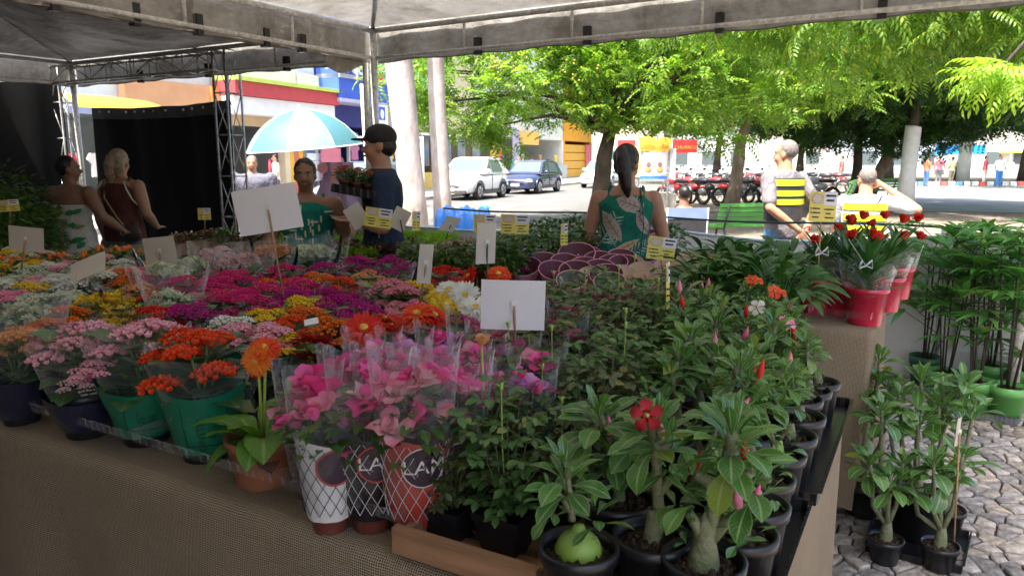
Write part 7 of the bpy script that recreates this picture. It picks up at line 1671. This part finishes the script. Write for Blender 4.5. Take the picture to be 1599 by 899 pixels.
row('potted_fern', 'small lime sedum pot at the front edge of the grass, %s from left', 'potted plant', [(545, 396), (575, 398)], [bushmesh(150, LFI, (.07, .07, .03), (0, 0, .12), ML_gr)], 'small lime sedum pots', (.055, .09, M_terra), .10)
BROWNP = plain('kraft brown paper', (.42, .30, .21), .8, .12, 10)
def cup(r0, r1, z0, z1, n=20, tilt=0, wav=0): return lathe([(r0, z0), ((r0 + r1) / 2, (z0 + z1) / 2), (r1, z1)], n)
def rosetteplant(t, i): ob('kraft_collar', cup(.05, .085, .02, .125), BROWNP, t)
row('kraft_pot_plant', 'small plant in a scalloped kraft paper collar before the black backdrop, %s from left', 'potted plant', [(286, 378), (303, 377), (320, 376), (337, 375), (376, 380), (395, 378), (270, 382)], [RB], 'kraft collared pots by the backdrop', (.045, .09, M_brpot), .11, 1.0, rosetteplant)
t = potted('potted_moss_fern', 'round dark mossy fern between kraft collared pots', 'potted plant', on_top(355, 370, .15), None, pot=(.06, .09, M_black)); link('foliage', bushmesh(260, LFI, (.09, .09, .07), (0, 0, .15), ML_bu), t)
# small white/red flower row behind the cards
M_cw = ['white', 'pink', 'white', 'red', 'white', 'orange-red']
for i, (x, y) in enumerate([(400, 352), (425, 350), (452, 349), (478, 350), (500, 347), (522, 346), (470, 342), (505, 338)]):
    t = potted('potted_small_flower', 'small %s-flowered plant in plastic behind the grass, %s along' % (M_cw[i % 6], ordn[i]), 'potted flower', on_top(x, y, .22), 'small flower pots behind the grass', s=.85); link('foliage', FIG, t, loc=(0, 0, .04)); link('flower_cluster', DOMES[3], t, scale=(.8, .8, 1), mat=PET[M_cw[i % 6]]); link('clear_sleeve', SLV[i % 3], t)
# blue and green topped pots with orange flowers at left
MBL = plain('sky blue plastic', (.02, .22, .50), .4, .1); MLG = plain('leaf green plastic', (.10, .26, .04), .4, .1); MOF = PET['orange']
BP = [(5, 432), (36, 431), (54, 430), (22, 425), (110, 425), (165, 410), (200, 412), (80, 418), (140, 420)]
BPs = sorted(BP)
for i, (x, y) in enumerate(BP):
    t = potted('potted_begonia', 'dark-leaved plant with blue and green printed pot tag, %s from left' % ordn[BPs.index((x, y))], 'potted plant', on_top(x, y, .14), 'dark plants with blue-green tags', rz=0)
    link('foliage', FIG, t); a = Acc()
    for k in range(9): a.add(ell((random.gauss(0, .05), random.gauss(0, .05), random.uniform(.15, .23)), (.012, .012, .018), 7, 5))
    fo = ob('flowers', a, MOF, t); fo['kind'] = 'stuff'
    if i < 3 or i > 4:
        ob('tag_top', lathe([(.03, .10), (.036, .135), (.03, .16), (.012, .175), (.001, .178)], 12, .0, -.07), MBL, t); ob('tag_base', lathe([(.001, .03), (.028, .03), (.034, .07), (.034, .10)], 12, 0, -.07), MLG, t)
# dark tall foliage against the left wall
for k, (x, y, Y) in enumerate([(18, 335, 6.3), (38, 350, 6.0), (-25, 345, 5.5), (20, 372, 5.4), (-15, 380, 5.0), (40, 385, 5.6)]):
    p = aty(x, y, Y); t = thing('tall_shrub', 'tall dark leafy shrub against the black side wall, %s' % ['rearmost', 'right', 'far left', 'lower middle', 'lower left', 'lower right'][k], 'potted shrub', (p.x, p.y, 0), k, 'dark shrubs at far left')
    link('pot', potmesh(.16, .30, M_black), t); ob('foliage', (lambda q: q)(inst(LB, *(lambda d: (Rm(np.arctan2(-d[:, 0], d[:, 1]), rng.uniform(-.5, .9, len(d)), rng.uniform(-.5, .5, len(d))), d * rng.uniform(.3, 1, (len(d), 1)) * np.array([.26, .30, .55]) + np.array([0, 0, p.z - .1])))(sph(700)), 1.5)), ML_bu, t, kind='stuff'); ob('trunk', tube([(0, 0, .25), (.02, 0, p.z)], .02, 6), M_branch, t)
# purple paper collars
M_po = plain('mauve paper outside', (.42, .17, .25), .6, .1, 8); M_pi = plain('dark plum paper inside', (.10, .018, .04), .6, .2, 8); M_pr = plain('pink paper rim', (.62, .26, .34), .6, .08)
def collarT(sc_=1, out=0):
    def fs(u, v):
        th = u * 2 * pi; back = .5 + .5 * math.sin(th); r_ = .048 + (.030 + .018 * back) * v + out; zt = .085 + .085 * back ** 1.3 - .012 * (1 - back); k = .05 + (zt - .05) * v
        return (r_ * math.cos(th) * (1 + .28 * v * back), r_ * math.sin(th) + .012 * v * back, .02 + k * v + .03 * (1 - v) * 0)
    return fs
def collar_mesh(mo, mi, mr):
    a = Acc(); a.add(grid(28, 5, collarT(1, .0012)), 0); a.add(grid(28, 5, collarT(1, -.0006)), 1); f = collarT(1, 0); a.add(tube([f(k / 28, 1) for k in range(29)], .0035, 5, False), 2); return mesh('paper_collar', a, [mo, mi, mr])
CP_ = collar_mesh(M_po, M_pi, M_pr)
SMF = bushmesh(60, leafT(.02, .018, 2, .2, .1, .6, 1), (.035, .035, .015), (0, 0, .115), PET['purple-magenta'], 'flowers'); SMW = bushmesh(20, leafT(.014, .012, 2, .2, .1, .6, 1), (.03, .03, .015), (0, 0, .12), PET['lilac'], 'flowers'); SML = bushmesh(60, leafT(.035, .02, 3, .2, .1, .5, 2), (.04, .04, .015), (0, 0, .09), ML_sp)
PC = [(818, 412), (852, 404), (868, 418), (900, 400), (885, 406), (914, 412), (934, 402), (948, 391), (962, 382), (985, 372), (1003, 378), (990, 391), (972, 398), (955, 407), (1010, 392), (938, 416), (1025, 382), (898, 418), (925, 390), (1030, 370), (970, 372), (1012, 365), (835, 398), (870, 393), (917, 394), (946, 424), (975, 408), (1020, 374), (995, 366), (905, 386)]
rowsn = sorted(PC)
def facecam(l): return math.atan2(l[1], l[0]) - pi / 2
for i, (x, y) in enumerate(PC):
    l = on_top(x, y, .14); t = potted('violet_in_paper_collar', 'purple-flowered pot in an upright plum paper collar, %s from left' % ordn[rowsn.index((x, y))], 'potted flower', l, 'plum paper collared pots', pot=(.042, .085, M_po), rz=facecam(l) + random.uniform(-.25, .25), s=1.1 if i == 3 else .88)
    link('paper_collar', CP_, t); link('foliage', SML, t); link('flowers', SMF, t); link('small_flowers', SMW, t)
M_kr = plain('kraft beige paper', (.58, .42, .32), .75, .08, 9); M_kri = plain('printed grey green paper inside', (.10, .12, .10), .7, .5, 30); CK = collar_mesh(M_kr, M_kri, M_kr); CK2 = collar_mesh(M_kr, M_kr, M_kr)
KC = [(892, 434), (951, 437), (925, 428), (975, 425), (1000, 420), (1012, 432), (1040, 415), (1075, 402), (1098, 398), (985, 410), (1060, 418), (1035, 430)]
for i, (x, y) in enumerate(KC):
    l = on_top(x, y, .12); t = potted('succulent_in_kraft_collar', 'small plant in a beige kraft paper collar, %s from left' % ordn[sorted(KC).index((x, y))], 'potted plant', l, 'kraft paper collared pots', pot=(.045, .08, M_kr), rz=facecam(l) + random.uniform(-.4, .4), s=.78)
    link('paper_collar', CK if i < 2 else CK2, t); link('foliage', FI if i % 3 == 2 else SML, t, loc=(0, 0, .0 if i % 3 != 2 else -.03), scale=.9)
    V, F, U = inst(leafT(.035, .018, 3, 0, 0, .5, 2), Rm(0, pi / 2 * .93, 0), [[0, .058, .10]]); ob('printed_leaf', (V + np.array([0, -.006, 0]), F, U), plain('printed green leaf', (.05, .16, .08), .6, .1), t)
# peace lilies
LSP = leafT(.20, .05, 6, .8, .25, .5, 2)
def spm():
    n = 46; th = rng.uniform(0, 2 * pi, n); q = rng.uniform(0, .03, n); P = np.stack([q * np.cos(th), q * np.sin(th), np.full(n, .10)], 1); a = Acc(); st = rng.uniform(.08, .20, n); el = rng.uniform(.5, 1.35, n)
    d = np.stack([np.cos(th) * np.cos(el), np.sin(th) * np.cos(el), np.sin(el)], 1); P2 = P + d * st[:, None]; a.add(inst(LSP, Rm(th - pi / 2, el - .35, rng.uniform(-.4, .4, n)), P2, rng.uniform(.6, 1.05, n)))
    for i in range(n): a.add(tube([P[i], P2[i]], .002, 4, False))
    return mesh('foliage', a, ML_sp)
SPM = [spm(), spm()]
row('potted_peace_lily', 'dark glossy long-leaved plant left of the red pots, %s from left', 'potted plant', [(1110, 405), (1140, 395), (1170, 400), (1200, 405), (1230, 410), (1125, 425), (1155, 420), (1190, 425), (1225, 430), (1165, 440), (1215, 445), (1100, 430)], SPM, 'dark glossy plants on the rear table', (.06, .10, M_black), .22, .92)
# red foil pots with red flowers
M_foil = plain('cerise red plastic pot', (.50, .012, .05), .3, .15, 8, coat=.4)
LLA = leafT(.17, .03, 5, .35, .3, .5, 2)
def lanc():
    a = Acc(); n = 60; th = rng.uniform(0, 2 * pi, n); z = rng.uniform(.12, .28, n); P = np.stack([.01 * np.cos(th), .01 * np.sin(th), z], 1); a.add(inst(LLA, Rm(th - pi / 2, .45 + (z - .12) * 4.5, rng.uniform(-.3, .3, n)), P, rng.uniform(.55, 1.0, n))); return mesh('foliage', a, ML_sp)
LAN = [lanc(), lanc()]
RP_ = [(1275, 452, 0), (1308, 456, 0), (1345, 470, 1), (1385, 452, 1), (1300, 440, 0), (1335, 445, 0), (1372, 440, 1), (1398, 430, 0)]
def redpot(x, y, fl, lab, flowers):
    l = on_top(x, y, .09); t = thing('red_potted_plant', lab, 'potted flower', l, random.random() * 6, 'red potted plants in clear sleeves'); link('pot', potmesh(.088, .165, M_foil), t)
    link('foliage', LAN[fl % 2], t); link('clear_sleeve', SLV[fl % 3], t, scale=(1.15, 1.15, 1.25))
    for k, (dx, dz) in enumerate(flowers):
        f = ob('flower', inst(AZT, Rm(0, 0, 0), [[0, 0, 0]], .95), PET['red'], t, loc=Matrix.Rotation(-t.rotation_euler.z, 3, 'Z') @ Vector((dx, -.05 + .02 * k, dz)), rot=(.5, 0, k))
    return t
rl = ['leftmost of the rear row', 'second in the front row', 'front corner pot with the big red bloom above', 'right front pot', 'rear row behind the price card', 'middle of the rear row', 'rear right pot', 'rightmost pot at the table edge']
redpot(1318, 436, 0, 'red pot plant deep in the middle of the tray behind the others', [(0, .38)]); redpot(1275, 458, 0, 'red pot plant at left of the tray, under the yellow card', [(-.05, .33)]); redpot(1318, 462, 1, 'red pot plant second along the front of the tray', [(.0, .36)]); redpot(1352, 474, 0, 'red pot plant at the near corner of the tray', [(-.02, .38), (.02, .36)])
redpot(1380, 455, 1, 'red pot plant second back along the right side', [(.03, .42), (.06, .34)]); redpot(1398, 438, 0, 'red pot plant third back along the right side', [(.06, .40), (.08, .31)]); redpot(1330, 443, 1, 'red pot plant in the middle of the tray with tall blooms', [(0, .42), (-.04, .40)]); redpot(1290, 440, 1, 'red pot plant at the rear left of the tray', [(.02, .35)]); redpot(1360, 430, 0, 'red pot plant at the rear middle of the tray', [(.03, .40), (-.02, .36)])
p0, p1, p2, p3 = [atz(x, y, TZ) for x, y in ((1262, 500), (1358, 512), (1418, 452), (1330, 448))]
tray('clear plastic tray under the red pots on the rear table', [p0, p1, p2, p3], TZ + .03, M_clear2, .035)
M_bow = plain('white ribbon', (.75, .78, .82), .4, .05)
for k, (x, y) in enumerate(((1283, 395), (1352, 415))):
    t = thing('ribbon', 'white ribbon %s on the clear sleeves of the red pots' % ['bow at left', 'tail at right'][k], 'ribbon', aty(x, y, 3.0)); a = Acc()
    for sg in (-1, 1): a.add(tube([(0, 0, 0), (sg * .02, -.01, .025), (sg * .028, 0, -.01), (0, 0, 0)], [(.006, .0015)] * 4, 6))
    ob('loops', a, M_bow, t); ob('tail', tube([(0, 0, 0), (-.03 - .05 * k, 0, .05 + .06 * k)], [(.005, .001)] * 2, 6), M_bow, t)

# ---- price cards
M_emb = plain('tan emblem', (.45, .30, .20), .6, .1); M_lblw = plain('white label', (.66, .67, .72), .5, .05)
def sign(label, px_, py_, wpx, hpx, Y, roll=0, yaw=0, kind='white', foot=None, stickm=None, shear=0, name='price_card', tilt=0):
    c = aty(px_, py_, Y); sc_ = Y / F_PX * 1.0; w_, h_ = wpx * sc_, hpx * sc_
    t = thing(name, label, 'price card', c, 0, 'price cards on sticks')
    b = thing_part = None
    rot = (R(tilt), R(roll), R(yaw)); M = Matrix.Rotation(R(yaw), 3, 'Z') @ Matrix.Rotation(R(roll), 3, 'Y') @ Matrix.Rotation(R(tilt), 3, 'X')
    m = {'white': M_paper, 'cream': M_paperb, 'yellow': M_yel}[kind]
    def bend(u, v): x = (u - .5) * w_ + shear * w_ * (v - .5); return (x, -.03 * w_ * math.cos((u - .5) * 2.4) + .01 * w_ * math.sin(v * 3), (v - .5) * h_)
    a = Acc(); V, F, U = grid(10, 6, bend); a.add((V, F, U)); a.add((V + np.array([0, .0015, 0]), [F[0][:, ::-1]], U)); k = ob('card', a, m, t, rot=rot)
    if kind == 'yellow':
        ob('white_label', (grid(4, 3, lambda u, v: (lambda q: (q[0], q[1] - .001, q[2]))(bend(.5 + .5 * u, .56 + .44 * v)))), M_lblw, k)
        em = [bend(.26 + .19 * math.cos(q * pi / 8), .77 + .17 * math.sin(q * pi / 8)) for q in range(16)]; ob('emblem', (np.array([(x, y - .0012, z) for x, y, z in em]), [np.array([list(range(16))])], np.zeros((16, 2))), plain('pale emblem', (.55, .48, .42), .6, .1), k, smooth=False)
        ob('emblem_ring', tube([(x, y - .0016, z) for x, y, z in em + em[:1]], w_ * .008, 4), M_emb, k)
        L = Acc()
        for (u0, u1, v) in [(.06, .10, .44), (.13, .38, .44), (.06, .10, .30), (.13, .40, .30), (.13, .36, .15), (.55, .59, .42), (.62, .9, .42), (.62, .8, .28), (.60, .92, .14), (.57, .93, .88), (.60, .88, .72)]:
            p, q = bend(u0, v), bend(u1, v); L.add(tube([(p[0], p[1] - .002, p[2]), (q[0], q[1] - .002, q[2])], h_ * (.022 if v < .6 else .035), 4))
        ob('printed_lines', L, M_ink if kind == 'yellow' else M_emb, k)
    if foot:
        f = aty(foot[0], foot[1], Y + .03) - c; top = M @ Vector((0, .006, -h_ * .05 if kind != 'yellow' else -h_ * .3)); top = Vector((top.x, top.y, top.z))
        fr = kind != 'yellow'
        if fr: top = M @ Vector((w_ * .02, -.032 * w_ - .004, h_ * .0))
        ob('stick', tube([top, Vector((f.x, f.y if not fr else top.y + .01, f.z))], .0032 if Y > 1.4 else .0028, 6), stickm or M_stick, t)
        if fr: ob('tape', box(tuple(top + Vector((0, 0, h_ * .02))), (.012, .002, h_ * .16)), plain('clear tape', (.72, .72, .73), .2, .03), t, smooth=False, )
    return t
MGS = plain('dark green stick', (.02, .08, .05), .5, .1)
sign('big white card square to the viewer in the middle of the azaleas', 801, 476, 102, 80, 1.68, 1.5, 0, 'white', (804, 530))
sign('large tilted white card on a long stick before the woman in the green top', 418, 327, 98, 70, 2.45, -9, 6, 'white', (447, 462))
sign('tall cream card with wavy lower edge on a dark green stick', 759, 380, 36, 64, 2.25, 3, 35, 'cream', (760, 435), MGS, name='price_card')
sign('narrow cream card tilted right of the pink-and-white kalanchoe', 664, 412, 24, 62, 2.25, 7, 30, 'cream', (656, 475))
sign('cream card at far left before the floral-dress woman', 41, 373, 58, 38, 3.2, 5, -5, 'cream', (40, 420))
sign('grey card leaning back under the floral-dress woman', 137, 418, 62, 38, 2.9, -22, 0, 'cream', None, tilt=-40)
sign('cream card behind the pale hydrangeas below the denim shorts', 250, 392, 54, 44, 3.1, -6, -8, 'cream', (255, 432))
sign('grey card tilted like a diamond left of the yellow cards', 557, 337, 28, 36, 4.2, -32, 20, 'cream', None)
sign('grey card tilted right of the first yellow card', 624, 342, 26, 34, 4.2, 28, 20, 'cream', (630, 362), M_ink)
sign('grey card seen slanted before the white fence', 703, 350, 24, 24, 4.4, 12, 25, 'cream', (697, 372), M_ink, shear=.5)
sign('yellow price card with emblem standing over the grass', 591, 340, 42, 30, 4.1, 8, 0, 'yellow', (592, 372))
sign('narrow yellow price card seen edge-on right of the grass', 650, 345, 15, 30, 4.1, 2, 45, 'yellow', (650, 370))
sign('shaded yellow price card partly behind the tall cream card', 757, 349, 35, 28, 4.0, 2, 0, 'yellow', (757, 375))
sign('yellow price card before the white fence, left of the bushy plants', 804, 350, 44, 30, 4.0, 2, 0, 'yellow', (804, 385))
sign('narrow yellow price card standing over the bushy plants', 881, 366, 15, 34, 3.9, 1, 40, 'yellow', (882, 390))
sign('yellow price card over the kraft collared pots by the floral-top woman', 1033, 388, 46, 36, 3.3, 8, 8, 'yellow', (1035, 425))
sign('bent yellow card in the rose bushes seen almost edge-on', 1043, 446, 13, 76, 2.05, -6, 55, 'yellow', (1045, 490))
sign('tall yellow price card above the red pots', 1285, 323, 42, 46, 3.05, 2, 0, 'yellow', (1276, 440))
sign('small yellow card against the black backdrop', 319, 334, 20, 18, 5.2, 0, 0, 'yellow', (320, 362))
sign('yellow card before the dark shrubs at the far left edge', 14, 321, 32, 18, 4.6, -4, 0, 'yellow', (15, 350))
sign('small white label lying on the orange kalanchoes', 486, 502, 22, 12, 2.0, -10, 10, 'white', None, tilt=-50)
sign('small cream card on a tall stick among the ground desert roses', 1496, 674, 17, 48, 2.5, 3, 40, 'cream', (1484, 840))
# ---- ground: rhapis palms in green pots
M_gpot = plain('apple green plastic pot', (.12, .36, .09), .35, .08, 6); M_gpotd = plain('dark green plastic pot', (.02, .10, .04), .4, .1, 6)
LPA = leafT(.27, .042, 5, .50, .3, .45, 2)
def palm(seed):
    rs = random.Random(seed); fol = Acc(); st = Acc()
    for k in range(5):
        th = k * 2.4 + rs.random(); H = rs.uniform(.50, .92); o_ = rs.uniform(.02, .08); top = Vector((o_ * 1.8 * math.cos(th), o_ * 1.8 * math.sin(th), .22 + H))
        st.add(tube([(o_ * math.cos(th) * .5, o_ * math.sin(th) * .5, .20), (o_ * 1.2 * math.cos(th), o_ * 1.2 * math.sin(th), .2 + H * .5), top], [.007, .006, .004], 6))
        for j in range(rs.randint(4, 5)):
            a0 = th + j * 1.9; b_ = top - Vector((0, 0, j * .115)); d = Vector((-math.sin(a0), math.cos(a0), rs.uniform(.3, .9))).normalized(); e = b_ + d * rs.uniform(.12, .26); st.add(tube([b_, e], .0028, 4, False))
            n = rs.randint(6, 8); ff_ = np.linspace(-1.25, 1.25, n)
            fol.add(inst(LPA, Rm(a0 + ff_, rs.uniform(.1, .85) - np.abs(ff_) * .12, 0), np.tile(np.array(e), (n, 1)), np.array([rs.uniform(.7, 1.05) for _ in range(n)])))
    return mesh('fronds', fol, ML_pa), mesh('stems', st, M_barkd)
PALM = [palm(s) for s in (3, 8, 15)]
for k, (x, y, m, lab, sc_) in enumerate([(1520, 648, M_gpot, 'potted palm in the front middle light green pot', 1), (1568, 658, M_gpot, 'potted palm in the front right light green pot', 1), (1470, 628, M_gpot, 'potted palm in the front left light green pot', .95), (1440, 602, M_gpotd, 'potted palm in the dark green pot beside the burlap', .95), (1543, 618, M_gpot, 'potted palm in the rear light green pot', .98), (1602, 630, M_gpot, 'potted palm cut by the right picture edge', 1)]):
    p = atz(x, y, 0); t = thing('potted_palm', lab, 'potted palm', (p.x, p.y, .006), k * 1.3, 'potted palms on the stone pavement', scale=sc_)
    link('pot', potmesh(.118, .235, m), t) if False else ob('pot', lathe([(.075, 0), (.08, .005), (.096, .165), (.103, .165), (.108, .225), (.103, .226), (.095, .20), (.001, .20)], 28), m, t)
    link('soil', soilmesh(.094), t, loc=(0, 0, .196)); v = PALM[k % 3]; link('fronds', v[0], t); link('stems', v[1], t)
q0, q1, q2, q3 = [atz(x, y, 0) for x, y in ((1492, 652), (1588, 668), (1600, 640), (1500, 622))]
tray('grey tray under the front light green palm pots', [q0, q1, q2, q3], .012, plain('grey translucent plastic', (.12, .13, .14), .3, .2), .05)
# ---- ground desert roses in a tray
def stems_ad(label, base, heads, potr, poth, s=1):
    t = thing('potted_desert_rose', label, 'potted plant', base, 0, 'desert roses on the pavement'); link('pot', potmesh(potr, poth, M_black), t); link('soil', soilmesh(potr - .006), t, loc=(0, 0, poth - .016))
    ob('swollen_base', lathe([(.022, poth - .03), (.024, poth), (.02, poth + .04), (.014, poth + .07)], 14), M_trunk, t)
    for (dx, dy, H) in heads:
        e = Vector((dx, dy, H)); b_ = Vector((0, 0, poth + .05)); ob('branch', tube([b_, b_.lerp(e, .35) + Vector((dx * .35, dy * .35, -.01)), b_.lerp(e, .7) + Vector((dx * .15, dy * .15, 0)), e], [.011, .009, .008, .006], 8), M_trunk, t)
        for (az, el, ro, sc_, off) in ros(17): link('leaf', ALEAF[random.randrange(3)], t, loc=e + Vector(off), rot=Matrix(Rm(az, el, ro)[0].tolist()).to_euler(), scale=.118 * sc_ * random.uniform(.85, 1.2))
    return t
p = atz(1380, 875, .012); stems_ad('desert rose with three bare forked stems at left of the pavement tray', tuple(p), [(-.09, 0, .42), (.05, .02, .40), (-.03, .06, .60), (-.02, -.03, .36)], .062, .10)
p = atz(1464, 885, .012); stems_ad('desert rose at the near right corner of the pavement tray', tuple(p), [(-.07, -.02, .44), (.05, 0, .46), (.0, .03, .38), (-.11, .05, .33)], .066, .10)
p = atz(1425, 835, .012); stems_ad('tallest desert rose in the large black pot of the pavement tray', tuple(p), [(-.10, .02, .60), (.06, .0, .58), (0, .05, .68), (.12, .04, .50), (-.05, -.04, .52), (-.14, .03, .52)], .105, .20)
p = atz(1475, 830, .012); stems_ad('desert rose behind the corner one in the pavement tray', tuple(p), [(.08, .02, .55), (-.04, .05, .62), (.02, 0, .66)], .07, .11)
p = atz(1345, 800, .012); stems_ad('desert rose half behind the burlap corner', tuple(p), [(.02, .0, .62), (.09, .02, .58), (-.02, .02, .50), (.05, .06, .70)], .085, .14)
q0, q1, q2, q3 = [atz(x, y, 0) for x, y in ((1350, 865), (1500, 900), (1512, 845), (1362, 825))]
tray('dark plastic tray holding the desert roses on the pavement', [q0, q1, q2, q3], .010, M_black, .035)
for i, pz in enumerate(TRAYPOS):
    t = potted('small_potted_flower', 'small wrapped orange-flowered pot in the carried tray, %s' % ['front left', 'front second', 'front third', 'front right', 'back left', 'back second', 'back third', 'back right'][i], 'potted flower', pz, 'pots in the carried tray', pot=(.035, .06, M_brpot), s=1)
    link('foliage', FIG, t, scale=.62); link('flower_cluster', DOMES[3], t, scale=(.35, .35, .6), mat=PET['orange-red']); link('clear_sleeve', SLV[i % 3], t, scale=(.55, .55, .6))
